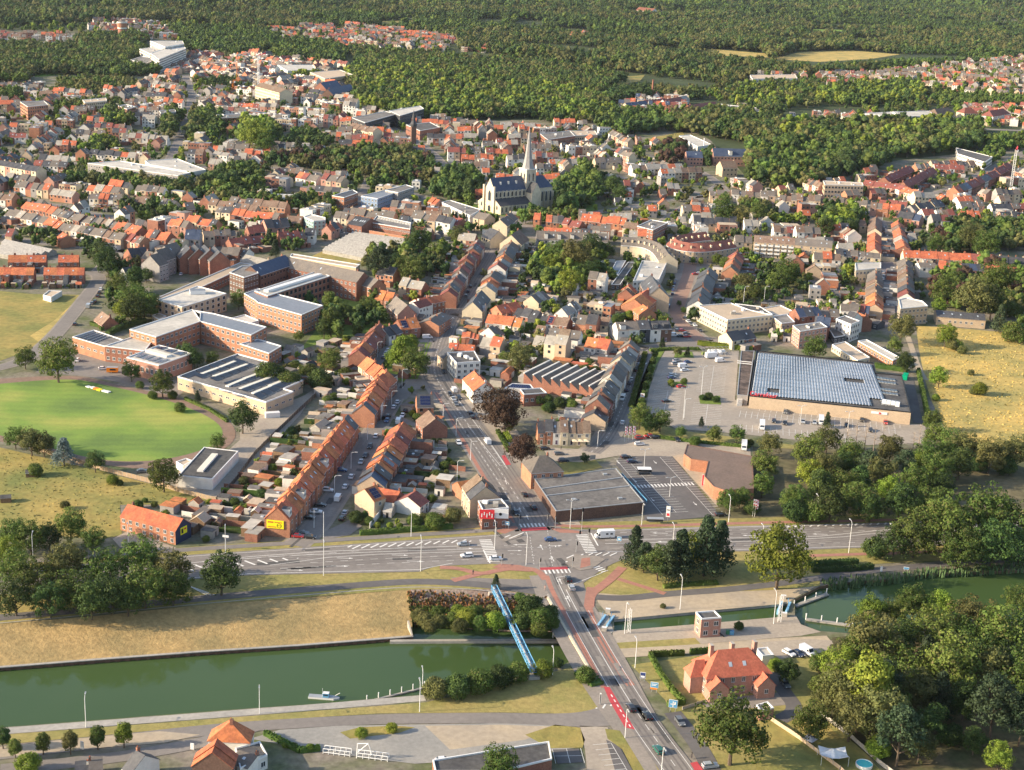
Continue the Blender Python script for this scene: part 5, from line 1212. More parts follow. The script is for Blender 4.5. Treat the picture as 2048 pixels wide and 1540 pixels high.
# billboards on the corner shop
e = [f for f in FL if f[0] == 'corner_shop'][1]; c = e[2]; e = e[1]
for (x, y, w_, h_, m_, tx) in ((974, 1028, 5.2, 3.4, METR, None), (1001, 1027, 5.6, 3.6, METW, 'e')):
 q = P(x, y, 6).xy-Vector(c); b = MB(); b.box((q.x, q.y-1.0), math.radians(2), w_, .25, 4.6, 4.6+h_, m_); bb = b.build('billboard', e)
 if tx:
  b = MB(); b.bar((q.x, q.y-1.16, 6.2), (q.x, q.y-1.24, 6.2), .55, METK, 12); b.build('billboard_logo', bb)
 else:
  for k in range(5): b = MB(); b.box((q.x-1.8+k*.9, q.y-1.18), math.radians(2), .35, .06, 5.2+(k % 2)*.8, 6.6+(k % 2)*.6, METW); b.build('billboard_print', bb)
# saw-tooth factory
def sawtooth():
 A = P(1047, 760, 4).xy; B = P(1196, 790, 4).xy; t = (B-A).normalized(); n = Vector((-t.y, t.x)); L = (B-A).length; D = 26; c = (A+B)/2+n*D/2
 e = link('sawtooth_factory', None, None, (c.x, c.y, 0), label='old red brick factory with eight white edged saw tooth roofs', cat='factory'); N = 8; w = MB(); wl = L/N
 o = lambda p: tuple(p-c)
 for k in range(N):
  p = A+t*wl*k; q = A+t*wl*(k+1)
  w.poly([(*o(p), 0), (*o(q), 0), (*o(q), 4), (*o(p), 7.4)], W_BR); w.poly([(*o(q+n*D), 0), (*o(p+n*D), 0), (*o(p+n*D), 7.4), (*o(q+n*D), 4)], W_BR)
  r = MB(); r.poly([(*o(p-n*.2+t*.3), 7.5), (*o(q-n*.2), 4.05), (*o(q+n*(D+.2)), 4.05), (*o(p+n*(D+.2)+t*.3), 7.5)], RO_G); r.build('saw_tooth_roof', e)
  r = MB(); r.poly([(*o(p+n*D), 4), (*o(p), 4), (*o(p+t*.3), 7.5), (*o(p+n*D+t*.3), 7.5)], SKYL)
  r.box(o(p+n*D/2+t*.2), math.atan2(n.y, n.x), D+.4, .7, 7.2, 7.7, W_WH); r.build('north_light', e)
 w.poly([(*o(B), 0), (*o(B+n*D), 0), (*o(B+n*D), 4), (*o(B), 4)], W_BR); w.poly([(*o(A+n*D), 0), (*o(A), 0), (*o(A), 7.4), (*o(A+n*D), 7.4)], W_BR)
 w.build('wall', e); occ_poly([tuple(A), tuple(B), tuple(B+n*D), tuple(A+n*D)], 2)
sawtooth()
e, p, c = flat('solar_shed', 'low shed with blue solar roof beside the copper beech', [(1009, 777), (1025, 768), (1061, 770), (1069, 780)], 4.6, 'W', FR_D, 'shed', win=0)
solar_block(e, c, [(1012, 776), (1064, 779), (1059, 771), (1026, 769)], 4.6, 9, 2)
# curved red roofed building and its beige neighbour
def curved(label, pts, w, ze, zr, rf, wl):
 q = smooth([P(x, y, zr).xy for x, y in pts], 2); c = q[len(q)//2]
 e = link('curved_building', None, None, (c.x, c.y, 0), label=label, cat='apartments')
 mw, mr = MB(), MB(); wm = WALLW[wl][0]; rm = ROOFW[rf][0]
 l = offset(q, w/2); r = offset(q, -w/2); le = offset(q, w/2+.3); re = offset(q, -w/2-.3)
 for i in range(len(q)-1):
  for s, se in ((r, re), (l, le)):
   a, b = s[i]-c, s[i+1]-c; ae, be = se[i]-c, se[i+1]-c
   mw.poly([(*a, 0), (*b, 0), (*b, ze), (*a, ze)], wm)
   mr.poly([(*ae, ze-.1), (*be, ze-.1), (*(q[i+1]-c), zr), (*(q[i]-c), zr)], rm)
   mr.poly([(*ae, ze-.5), (*be, ze-.5), (*be, ze-.1), (*ae, ze-.1)], METW)
   if (s is r): wall_windows(e, None, a, b, ze-.3, 3, near=True, ww=1.2, wh=1.5)
   else: wall_windows(e, None, b, a, ze-.3, 3, near=True, ww=1.2, wh=1.5)
  occ_poly([tuple(l[i]), tuple(l[i+1]), tuple(r[i+1]), tuple(r[i])], 2, 1)
  if i % 2 == 0:
   m_ = (q[i]+q[i+1])/2-c; d = (q[i+1]-q[i]).normalized(); nn = Vector((-d.y, d.x))
   for s in (-1, 1):
    b = MB(); b.box(tuple(m_+nn*s*w*.28), math.atan2(d.y, d.x), 1.1, 1.2, ze+1.4, zr-1.1, W_CR, rm); b.build('roof_dormer', e)
 for k, i in ((0, 0), (-1, len(q)-1)): mw.poly([(*(l[k]-c), 0), (*(r[k]-c), 0), (*(r[k]-c), ze), (*(q[k]-c), zr), (*(l[k]-c), ze)], wm)
 mw.build('wall', e); mr.build('roof', e)
curved('curved apartment building with bright red tiled roof facing the square', [(1462, 478), (1425, 484), (1390, 487), (1362, 483), (1349, 477), (1358, 470), (1385, 466), (1412, 463)], 11, 8, 12.5, 'r', 'B')
curved('curved beige apartment building with grey dormered roof facing the square', [(1243, 473), (1275, 475), (1305, 480), (1325, 490), (1338, 508)], 12, 7.5, 12, 'g', 'C')
# villa
def villa():
 a = P(1414, 1354, 6.4).xy; b = P(1541, 1343, 6.4).xy; t = (b-a).normalized(); n = Vector((-t.y, t.x)); D = 10.5; m_ = (a+b)/2+n*D/2; L = (b-a).length
 e = link('duplex_villa', None, None, (m_.x, m_.y, 0), label='large pink brick villa with bright red hipped roof and tall chimneys', cat='house')
 mw, mr = MB(), MB(); vr = mat('new_red_clay_tile', (.50, .15, .09), .8, .2, 1.5, (.42, .12, .075), .3, .5, bump=.25, bscale=6); ROOFW['v'] = (vr, 'bright red')
 h = Vector((0, 0)); A = -t*(L/2); B = t*(L/2)
 gable_geo(mw, mr, A, B, D, 6.4, 11.6, W_PK, vr, hip=5.0, oh=.5); mw.build('wall', e); mr.build('roof', e)
 wall_windows(e, None, A-n*D/2, B-n*D/2, 6.2, 2, 6, ww=1.1, wh=1.5, near=True); wall_windows(e, None, B+n*D/2, A+n*D/2, 6.2, 2, 6, near=True)
 wall_windows(e, None, A+n*D/2, A-n*D/2, 6.2, 2, 3, near=True); wall_windows(e, None, B-n*D/2, B+n*D/2, 6.2, 2, 3, near=True)
 for u in (-.33, .0, .36):
  b_ = MB(); q = t*L*u+n*1.0; b_.box(tuple(q), math.atan2(t.y, t.x), 1.0, 1.6, 9, 13, W_PK, CONC); b_.build('chimney', e)
 for (u, out, wd, ze, zr) in ((-.36, 3.4, 5.5, 4.0, 6.6), (.38, 3.4, 5.2, 4.0, 6.6)):
  mw, mr = MB(), MB(); p0 = t*L*u-n*(D/2-.1); gable_geo(mw, mr, p0, p0-n*out, wd, ze, zr, W_PK, vr, oh=.35); x = mw.build('kitchen_wing', e); mr.build('wing_roof', x)
  q = p0-n*out; wall_windows(x, None, q-t*wd/2, q+t*wd/2, ze, 1, 1, near=True)
 mw, mr = MB(), MB(); p0 = A+t*1.0; gable_geo(mw, mr, p0, p0-t*4.6, 5.0, 5.6, 9.0, W_PK, vr, hipB=2, oh=.35); x = mw.build('bay_wing', e); mr.build('wing_roof', x)
 for u in (-.1, .12):
  b_ = MB(); sl = 5.2/5.25; q = t*L*u-n*3.2; z = 11.6-3.2*sl+.15
  b_.poly([(*(q-t*.5-n*.5), z-.5*sl), (*(q+t*.5-n*.5), z-.5*sl), (*(q+t*.5+n*.5), z+.5*sl), (*(q-t*.5+n*.5), z+.5*sl)], SKYL); b_.build('skylight', e)
 occ_poly(rect(m_, math.atan2(t.y, t.x), L+8, D+8), 2)
villa()
# lock stair
for k in range(8):
 pass
e = [f for f in FL if f[0] == 'lock_house'][0]; c = e[2]; e = e[1]
b = MB(); q = P(1432, 1272).xy-Vector(c); b.bar((q.x-2, q.y+.5, 3.1), (q.x+2.4, q.y-.4, .1), .25, METK, 4); b.build('outside_stair', e)
# saw: cafe awnings
for k in range(3):
 q = P(1150+k*11, 893).xy; e = link('sun_shade', None, None, (q.x, q.y, 0), label=f'square cream parasol on the cafe terrace, {nth(k+1)} from the left', cat='parasol', group='parasols on the cafe terrace')
 b = MB(); b.bar((0, 0, 0), (0, 0, 3.1), .06, WOOD); b.build('pole', e); b = MB()
 for i in range(4):
  a0 = math.pi/4+i*math.pi/2; a1 = a0+math.pi/2; b.poly([(1.9*math.cos(a0), 1.9*math.sin(a0), 2.5), (1.9*math.cos(a1), 1.9*math.sin(a1), 2.5), (0, 0, 3.15)], W_CR)
 b.build('canopy', e)
# terraces and single houses, ridge by ridge
R_W = 'the long row west of the residential street'
row((554, 1018), (696, 831), 'oooooooooooooooood', 'OROORRO', 9.2, 6, 10.3, R_W, side=1, garden=26, group='long west terrace', dormers=(0, 3, 9))
row((727, 810), (757, 759), 'doooooo', 'ORRW', 9.5, 6, 10, 'the row north of the long west terrace', side=1, garden=20)
row((757, 757), (775, 740), 'oo', 'RR', 9.5, 6, 10, 'the pair at the top of the residential street', side=1, garden=10)
row((734.5, 714.5), (772, 740), 'ooooo', 'COPPO', 9, 5.5, 9.5, 'the row beside the leafy triangle', side=-1, garden=10)
row((742, 952), (807, 843), 'sdoodoooroo', 'BDRRDRRORRO', 10.5, 5.8, 9.6, 'the row east of the residential street', side=-1, garden=16, solar=(3,), jit=.7)
row((729, 978), (752, 970), 'o', 'B', 10, 6, 9.5, 'front of the side plaza, with solar panels', solar=(0,))
row((752, 972), (800, 981), 'oo', 'RR', 8, 3, 6, 'the low back building behind the side plaza', floors=1)
row((815, 990), (833, 978), 'r', 'W', 10, 4.5, 7.6, 'the garden east of the side plaza')
row((955, 950), (972, 975), 'bd', 'BB', 11, 7, 11.5, 'the block behind the corner shop', side=1, garden=0)
row((915, 962), (938, 958), 'oo', 'OO', 8, 4, 6.5, 'the yard behind the corner shop', floors=1)
row((833, 789), (866, 789), 'd', 'O', 11, 5.5, 9.5, 'the fork of the two streets, with solar panels', solar=(0,))
row((857, 821), (871, 838), 'b', 'R', 11, 4.5, 8.5, 'the garden south of the street fork')
row((948, 740), (970, 766), 'oo', 'WW', 10, 5.5, 9.3, 'the bend north of the copper beech')
row((1075, 840), (1180, 842), 'ddgbbbb', 'OOWCCCC', 10, 5.5, 9, 'the cafe row', side=1, garden=8)
row((1188, 817), (1262, 678), 'dgrdgdlgdgldgdlg', 'BRRDWBCBWRBCB', 10, 6.2, 10, 'the row along the street west of the supermarket', side=1, garden=12, jit=1.6)
row((1152, 858), (1160, 835), 'g', 'B', 8, 3, 5.5, 'the yard behind the cafe row', floors=1)
row((1231, 643), (1338, 641), 'ggddd', 'WWKWD', 10.5, 6.8, 10, 'the row above the boulevard', side=1, garden=12, dormers=(0, 3, 4))
# streets north of the bend
row((884, 622), (858, 640), 'gg', 'RO', 11, 6, 8.5, 'the block with the flat brown roof')
row((795, 640), (832, 636), 'oo', 'RR', 11, 5, 9, 'the solar roofed corner by the triangle', solar=(0,))
row((742, 668), (760, 646), 'rrr', 'RRR', 9, 5.5, 9, 'the row west of the triangle street', side=1, garden=12)
row((716, 700), (742, 668), 'rorr', 'RRRD', 9, 5.5, 9, 'the row above the yellow rendered terrace', side=1, garden=12)
row((766, 655), (792, 648), 'dd', 'WD', 9, 5, 8.5, 'the dark pair beside the triangle')
row((826, 606), (852, 598), 'rr', 'WW', 9, 7, 9.5, 'the white house with two red roof strips')
row((880, 590), (830, 600), 'oo', 'RW', 9, 6.5, 9, 'the brick row with white bay windows')
row((758, 579), (790, 584), 'oo', 'OP', 9, 5, 9, 'the pair at the end of the chapel')
row((792, 592), (815, 610), 'g', 'P', 11, 6, 11, 'the tall pink gable near the chapel')
row((896, 584), (957, 478), 'rdbrgdbrdgrbdrgdrb', 'RBRORBWRDR', 9, 6, 9.2, 'the west side of the main street', side=1, garden=14, jit=1.4)
row((972, 574), (1034, 462), 'logdgrdlogdgbdgl', 'CORCBWDCRB', 10.5, 6, 9.4, 'the east side of the main street', side=-1, garden=14, jit=1.8)
row((943, 608), (972, 610), 'll', 'OC', 9, 6, 7.5, 'the yellow gable corner')
row((945, 603), (963, 578), 'dd', 'CC', 11, 6, 11, 'the yellow gable on the main street')
row((977, 627), (1046, 636), 'oooo', 'GGWC', 9.5, 5.5, 9, 'the orange row east of the small crossing', side=-1, garden=8)
row((992, 610), (1034, 602), 'oo', 'OC', 10, 6.5, 10, 'the tall orange pair behind the small crossing')
row((1036, 614), (1081, 623), 'ddd', 'RRK', 9.5, 5.5, 9, 'the dark roofed row in the garden quarter', side=1, garden=8)
row((1084, 630), (1140, 638), 'drbb', 'WWDR', 9.5, 5.5, 8.8, 'the solar and brown roofed row', side=1, garden=8, solar=(1,))
row((1156, 627), (1198, 632), 'gd', 'OR', 10, 7, 11, 'the tall brick pair with skylights')
row((1100, 655), (1163, 662), 'gbg', 'OBW', 9.5, 5.5, 8.8, 'the row with sheds in front', side=-1, garden=12)
row((1176, 673), (1222, 680), 'oo', 'WG', 10.5, 5.5, 9.5, 'the big orange roofed pair by the east street', side=-1, garden=14)
row((925, 665), (958, 667), 'oooo', 'OROR', 9, 6, 7.5, 'the four orange stepped blocks', side=-1, garden=0)
row((900, 686), (950, 690), 'ooo', 'RRO', 8, 4.5, 6.5, 'the low orange row behind the white corner shop', floors=1)
row((893, 690), (905, 698), 'd', 'B', 9, 6, 10, 'the gable next to the white corner shop')
# avenue
row((1296, 577), (1268, 598), 'oo', 'OO', 14, 7, 11.5, 'the large copper coloured villa')
row((1302, 548), (1318, 574), 'dd', 'DB', 12, 9, 14.5, 'the dark gabled block beside the avenue')
row((1280, 606), (1296, 618), 'o', 'O', 10, 5, 8.5, 'the small gable below the copper coloured villa')
row((1419, 536), (1404, 571), 'ddd', 'BBD', 11, 7, 11, 'the dark row east of the avenue', side=1, garden=10)
row((1405, 573), (1396, 600), 'ddd', 'BBW', 11, 7, 11, 'the white gabled row east of the avenue', side=1, garden=10)
row((1474, 500), (1461, 534), 'robob', 'OOOOO', 10, 6, 10, 'the stepped brick row east of the square', side=1, garden=14)
row((1452, 665), (1500, 657), 'dd', 'CR', 10, 4.5, 8, 'the dark roofed house in front of the yellow office', side=-1, garden=8)
row((1590, 617), (1636, 614), 'sds', 'RRW', 10, 7, 10.5, 'the dark roofed row by the roof terrace block')
row((1640, 617), (1676, 618), 'gg', 'RR', 10, 6, 9, 'the grey pair near the cobbled street')
row((1682, 605), (1718, 608), 'gg', 'WW', 10, 6.5, 9.5, 'the pair west of the cobbled street end')
row((1635, 633), (1662, 636), 'ss', 'RR', 10, 7, 11, 'the blue roofed house with red brick front')
row((1700, 622), (1716, 626), 'd', 'W', 10, 8, 11.5, 'the tall white house of the lane')
row((1717, 624), (1732, 630), 'o', 'R', 9, 6, 9.5, 'the orange roofed lane house')
row((1722, 610), (1740, 612), 'rs', 'RR', 9, 5, 8.5, 'the lane corner')
row((1742, 635), (1764, 640), 'g', 'K', 8, 3.5, 5, 'the dark low lane house', floors=1)
row((1751, 539), (1750, 607), 'gggbgbbooo', 'BRRBRO', 9.5, 5.6, 8.8, 'the west side of the cobbled street', side=1, garden=22)
row((1750, 463), (1749, 498), 'oooo', 'CORC', 9.5, 5.6, 8.6, 'the far west side of the cobbled street', side=1, garden=14)
row((1752, 434), (1750, 458), 'bb', 'CC', 9.5, 5.6, 8.8, 'the brown gables at the far end of the cobbled street', side=1, garden=8)
row((1811, 515), (1814, 585), 'gggbbgbdr', 'BBRBBWRDW', 9.5, 5.6, 8.8, 'the east side of the cobbled street', side=-1, garden=14)
row((1795, 442), (1808, 492), 'oboowoo'.replace('w', 'l'), 'PRCRWOR', 9, 5.6, 8.6, 'the far east side of the cobbled street', side=-1, garden=10)
row((1806, 500), (1941, 507), 'oooooooooooo', 'CCWCCRCPCC', 10, 5.8, 9.6, 'the long orange terrace', side=-1, garden=8, jit=.2)
row((1942, 507), (2060, 516), 'rorddddd', 'CRDCDRDC', 10, 6, 9.6, 'the mixed terrace at the right edge', side=-1, garden=8)
row((1878, 522), (1922, 526), 'ooo', 'RPR', 12, 6, 10, 'the second orange terrace', side=-1, garden=10)
row((1922, 527), (1966, 529), 'dsd', 'PPP', 12, 7, 10, 'the solar roofed pink block', side=-1, garden=10, solar=(1,))
row((1967, 529), (2034, 535), 'oooo', 'PPPP', 12, 6, 10, 'the second orange terrace at the right edge', side=-1, garden=10)
row((1836, 525), (1870, 526), 'gg', 'WW', 10, 6.5, 8.5, 'the white box house behind the orange terraces')
gabled('warehouse', 'long beige brick warehouse with black roof and skylights above the straw field', (1872, 620), (1969, 628), 15, 4.8, 6.8, 'd', 'B', 'warehouse', skylights=5, floors=1, near=True, chimney=False)
for k, (A_, B_) in enumerate((((1509, 470), (1590, 476)), ((1591, 476), (1665, 482)))):
 o = gabled('apartment_block', f'long apartment building with rows of white balconies, {"left brown roofed" if not k else "right grey roofed"} half', A_, B_, 12, 10, 13.5, 'b' if not k else 'g', 'B', 'apartments', floors=4, near=True, skylights=6, chimney=False)
 if not k:
  a, b = P(*A_, 13.5).xy, P(*B_, 13.5).xy; m_ = (a+b)/2; t = (b-a).normalized(); n = Vector((t.y, -t.x))
  for f in range(3):
   for j in range(6):
    q = (a-m_)+t*((j+.5)*(b-a).length/6)+n*6.7; x = MB(); x.box(tuple(q), math.atan2(t.y, t.x), 3.4, 1.3, 2.6+f*2.6, 3.5+f*2.6, METW); x.build('balcony', o)
row((1670, 499), (1700, 500), 'dd', 'CC', 10, 6, 9, 'the dark roofed end of the balcony apartments')
row((1701, 501), (1760, 505), 'gggg', 'RWCC', 10, 6, 8.5, 'the grey row joining the cobbled street', side=-1, garden=6)
row((1073, 461), (1216, 467), 'ggggggggggg', 'GGW', 13, 6.5, 11, 'the long grey dormered terrace', side=-1, garden=8, jit=.1, dormers=(1, 3, 5, 7, 9), depth_j=0)
row((1022, 470), (1038, 459), 'b', 'C', 14, 6, 12, 'the tall pale gable by the street bend')
row((980, 455), (998, 462), 'd', 'C', 13, 6, 11.5, 'the yellow gable at the top of the main street')
row((828, 423), (862, 428), 'ggg', 'W', 11, 8, 11.5, 'the white row by the tree lined car park')
row((863, 428), (908, 434), 'bdd', 'BWW', 11, 8, 11.5, 'the dark roofed row by the tree lined car park')
row((908, 434), (926, 438), 'rr', 'RR', 11, 6, 10, 'the brick end by the tree lined car park')
row((864, 395), (880, 398), 'oo', 'PP', 10, 7, 10, 'the orange house left of the white shop block')
row((958, 425), (980, 430), 'gg', 'BB', 11, 7, 10.5, 'the house in front of the church door')
row((1000, 440), (1022, 425), 'ggg', 'CW', 11, 7, 11, 'the cream row right of the church front')
row((1069, 424), (1082, 425), 'o', 'O', 9, 6, 10, 'the narrow orange house under the church trees')
row((1093, 430), (1128, 432), 'ogd', 'OOO', 10, 6, 10, 'the trio under the church trees')
row((1130, 437), (1165, 442), 'rrr', 'ORR', 10, 5.5, 9, 'the red row under the church trees', side=-1, garden=6)
row((1165, 428), (1254, 436), 'ooooooo', 'ORROR', 10, 7, 11, 'the orange terrace right of the church', side=-1, garden=8)
row((1250, 445), (1276, 448), 'bb', 'CC', 10, 6, 9.5, 'the brown end of the orange terrace')
# left side, beyond the field
row((17, 510), (93, 510), 'oooooo', 'R', 9, 5.4, 8.6, 'the back left orange terrace', jit=0, depth_j=0, side=-1, garden=10, annex=.2)
row((117, 510), (158, 510), 'ooo', 'R', 9, 5.4, 8.6, 'the back right orange terrace', jit=0, depth_j=0)
row((-22, 534), (69, 535), 'oooooo', 'R', 9, 5.4, 8.6, 'the front left orange terrace', jit=0, depth_j=0, side=-1, garden=12, annex=.6)
row((88, 535), (169, 535), 'oooooo', 'R', 9, 5.4, 8.6, 'the front right orange terrace', jit=0, depth_j=0, side=-1, garden=12, annex=.4)
row((20, 417), (98, 434), 'gglggdg', 'BWR', 10, 6, 9.5, 'the grey row at the left edge', side=-1, garden=12)
row((98, 434), (127, 443), 'ooo', 'R', 10, 6, 9.5, 'the orange part of the left street', side=-1, garden=12)
row((127, 444), (252, 467), 'gglgdggbgg', 'RBWR', 10, 6, 9.5, 'the grey part of the left street', side=-1, garden=12)
row((53, 402), (115, 415), 'ooooo', 'ROR', 10, 6, 9.5, 'the orange row above the left street', side=1, garden=10)
row((116, 416), (170, 432), 'ggdgg', 'WRB', 10, 6, 9.5, 'the grey row above the left street', side=1, garden=10)
row((172, 431), (264, 448), 'ggdgblgoog', 'WOOCO', 10, 6, 9.5, 'the middle row of the left quarter', side=1, garden=10)
row((265, 448), (284, 455), 'oo', 'RR', 11, 6.5, 10.5, 'the tall orange roofed brick house of the left quarter')
row((254, 466), (290, 474), 'orrg', 'ORC', 10, 5.5, 9, 'the low orange corner of the left quarter')
row((299, 459), (342, 466), 'odoo', 'RR', 10, 6, 10, 'the orange and grey trio in front of the blue roofs', side=-1, garden=6)
row((182, 386), (258, 390), 'ggoodggd', 'WCRR', 10, 6.5, 9.5, 'the row below the avenue of trees', side=-1, garden=14)
row((273, 391), (301, 394), 'bbb', 'RR', 10, 6, 9.5, 'the brown pair below the avenue of trees')
row((326, 397), (354, 401), 'gdd', 'BR', 10, 6, 10, 'the dark pair below the avenue of trees')
row((368, 406), (386, 405), 'g', 'O', 10, 6, 10, 'the gabled house left of the park')
row((439, 411), (468, 415), 'gdd', 'CC', 10, 6, 9.5, 'the cream pair by the tree row')
row((470, 418), (560, 428), 'ooooooog', 'RROR', 10, 5.5, 9, 'the orange terrace by the tree row', side=-1, garden=10)
row((527, 440), (574, 437), 'ddd', 'PPP', 12, 6.5, 11, 'the big black roofed house', solar=(0, 1, 2))
row((575, 431), (606, 434), 'bbb', 'RR', 11, 6, 9.5, 'the brown block left of the teal apartments')
row((457, 477), (526, 470), 'rrrrr', 'RRR', 10, 4.5, 8, 'the long red roofed terrace', side=-1, garden=8)
row((556, 465), (607, 461), 'rrrrb', 'RRR', 10, 5.5, 9, 'the red terrace left of the greenhouses', side=-1, garden=8)
row((611, 457), (631, 458), 'dd', 'WW', 10, 5.5, 9.5, 'the blue roofed white house by the greenhouses')
row((405, 461), (470, 459), 'gggggg', 'BCRP', 10, 7, 9.5, 'the cream and brick row', side=1, garden=8)
row((494, 452), (526, 450), 'rrr', 'RK', 10, 5.5, 9.5, 'the red roofed pair with solar panels', solar=(0,))
row((372, 459), (402, 460), 'sss', 'GG', 13, 7, 12, 'the big blue slate roofed block')
row((345, 475), (372, 478), 'gg', 'GC', 11, 6, 8, 'the grey block in front of the slate roofed one')
row((255, 497), (290, 493), 'ddd', 'RRR', 11, 5.5, 10, 'the dark roofed brick houses left of the zigzag block')
row((445, 492), (482, 495), 'ggg', 'RR', 11, 5, 9, 'the grey roofs beside the monastery', side=-1, garden=4)
row((486, 494), (498, 496), 'g', 'W', 10, 5, 8.5, 'the white gable beside the monastery')
row((245, 534), (262, 531), 'd', 'W', 9, 3.2, 8, 'the white gabled cottage by the big trees')
row((204, 621), (220, 632), 'b', 'R', 9, 3, 7, 'the chalet beside the hedge', floors=1)
row((17, 455), (30, 456), 'r', 'B', 11, 5, 9, 'the lone red roofed house at the left edge')
row((125, 465), (135, 470), 'o', 'O', 10, 4.5, 8, 'the small orange roofed house in the gardens')
# bottom
row((434, 1481), (424, 1506), 'oo', 'DD', 10, 5.5, 9.5, 'the front of the two bottom edge orange roofs')
gabled('detached_house', 'white house with bright orange hipped roof and one skylight beside the quay verge', (466, 1430), (457, 1452), 10.5, 4.6, 9.0, 'o', 'W', 'house', hip=2.0, near=True, skylights=0)
row((272, 1502), (290, 1512), 'd', 'W', 9, 4, 7, 'the grey house at the bottom edge', floors=1)
row((150, 1528), (205, 1522), 'dg', 'WW', 8, 3.2, 4.6, 'the low grey sheds at the bottom edge', floors=1)
row((478, 1500), (515, 1512), 'g', 'W', 8, 3.6, 5, 'the bottom edge annex with a dark roof', floors=1)
# right edge and upper town
row((1768, 353), (1820, 330), 'rrrrrrr', 'RRP', 10, 6, 10, 'the left arm of the red triangle estate', side=1, garden=8)
row((1806, 363), (1866, 333), 'rrrrrrrr', 'RRP', 10, 6, 10, 'the middle arm of the red triangle estate', side=-1, garden=8)
row((1868, 328), (1928, 331), 'rrrrrr', 'WRP', 10, 6, 9.5, 'the back of the red triangle estate', side=-1, garden=8)
row((1730, 359), (1800, 369), 'rrrrrrr', 'RRP', 10, 6, 9.5, 'the front left of the red triangle estate')
row((1801, 370), (1846, 384), 'rooor', 'WRC', 10, 6, 9.5, 'the front right of the red triangle estate')
row((1907, 375), (1990, 340), 'odsrrrddrr', 'ORWR', 11, 7, 11, 'the tall row by the tree lined street', side=1, garden=10)
row((1990, 338), (2015, 325), 'rrr', 'RR', 11, 7, 11, 'the far end of the tall row')
row((1760, 398), (1815, 404), 'rrrrrr', 'WWC', 9, 4, 7, 'the low red garages in front of the estate')
row((1715, 400), (1735, 402), 'gg', 'WC', 10, 7, 10, 'the white block left of the low red garages')
row((1742, 404), (1802, 409), 'bgooo', 'POOO', 10, 6.5, 10, 'the row at the head of the cobbled street')
row((1820, 408), (1880, 400), 'gdgdgd', 'GCK', 11, 6.5, 10.5, 'the grey gables behind the cobbled street', jit=1)
row((1800, 422), (1845, 428), 'dds', 'PR', 13, 6, 10, 'the solar roofed block right of the cobbled street', solar=(1, 2))
row((1843, 418), (1866, 418), 'rr', 'WR', 11, 6, 10, 'the red pair right of the cobbled street')
row((1922, 421), (1958, 422), 'ooo', 'RR', 11, 5.5, 9.5, 'the orange pair near the right edge trees')
row((1986, 431), (2050, 434), 'gggdd', 'WWC', 11, 6, 9, 'the white terrace at the right edge')
row((1560, 388), (1700, 398), 'gbgbgbgbgbgb', 'PCBO', 11, 7, 10.5, 'the row with pointed gables right of centre', jit=1.2, side=-1, garden=8)
row((1420, 378), (1550, 385), 'ggbggbggg', 'BPCW', 11, 7, 10, 'the row right of the tall poplars', jit=1.2, side=-1, garden=8)
row((0, 320), (82, 334), 'dddddddd', 'CCPC', 11, 9, 12, 'the long grey apartment row at the left edge', jit=.1, floors=3)
row((430, 303), (460, 306), 'll', 'CW', 10, 7, 9, 'the pale pair in the old town')
row((540, 345), (578, 350), 'ggg', 'CW', 11, 7, 10, 'the grey cream row before the dark trees')
row((600, 345), (640, 352), 'orgg', 'WWR', 10, 6, 10, 'the orange topped row before the dark trees')
row((650, 347), (690, 352), 'rggg', 'PBPB', 12, 8, 12, 'the tall brick row before the dark trees')
row((705, 247), (755, 256), 'bbbbbb', 'CC', 12, 9, 13, 'the cream row under the black slab')
row((1250, 205), (1330, 196), 'sssrrr', 'CWR', 11, 6, 10, 'the left part of the red roofed hamlet')
row((1325, 200), (1372, 190), 'rrrw'.replace('w', 'l'), 'WWRW', 11, 6, 10, 'the middle of the red roofed hamlet')
gabled('barracks', 'long red roofed brick barracks in the wood', (1376, 210), (1430, 203), 15, 9, 14, 'r', 'O', 'barracks', floors=3)
gabled('barracks', 'lower red roofed brick house left of the barracks', (1338, 222), (1364, 221), 13, 6, 10, 'r', 'R', 'barracks')
gabled('mansion', 'long mansion with blue slate roof and brick dormers in the park', (1425, 296), (1492, 298), 16, 9, 15, 's', 'P', 'mansion', floors=2, dormer=True)
gabled('mansion', 'smaller slate roofed wing left of the mansion', (1372, 302), (1404, 303), 13, 7, 12, 's', 'P', 'mansion')
gabled('college_wing', 'ochre stone house with grey roof in front of the mansion', (1440, 322), (1470, 322), 14, 8, 13, 'b', 'B', 'college')
gabled('apartment_block', 'cream apartment building with grey red roofs by the right wood', (1865, 218), (1900, 214), 16, 9, 15, 'b', 'C', 'apartments', floors=3, hip=5)
gabled('apartment_block', 'red hipped apartment building by the right wood', (1922, 215), (1950, 215), 16, 9, 15, 'r', 'C', 'apartments', floors=3, hip=6)
gabled('apartment_block', 'red roofed apartment building at the right edge wood', (1975, 222), (2010, 216), 16, 9, 15, 'r', 'W', 'apartments', floors=3, hip=6)
gabled('town_hall', 'large brick building with long sunlit arcades near the cranes', (523, 165), (572, 178), 16, 14, 18, 'b', 'C', 'town hall', floors=4)
gabled('abbey', 'blue roofed brick hall with gables left of the wood', (640, 165), (672, 160), 16, 9, 16, 's', 'R', 'hall')
gabled('abbey', 'second blue roofed hall closer to the trees', (655, 178), (700, 168), 14, 7, 13, 's', 'D', 'hall')
gabled('far_hotel', 'red roofed far building in the forest', (1278, 14), (1310, 17), 25, 10, 18, 'r', 'W', 'hotel')
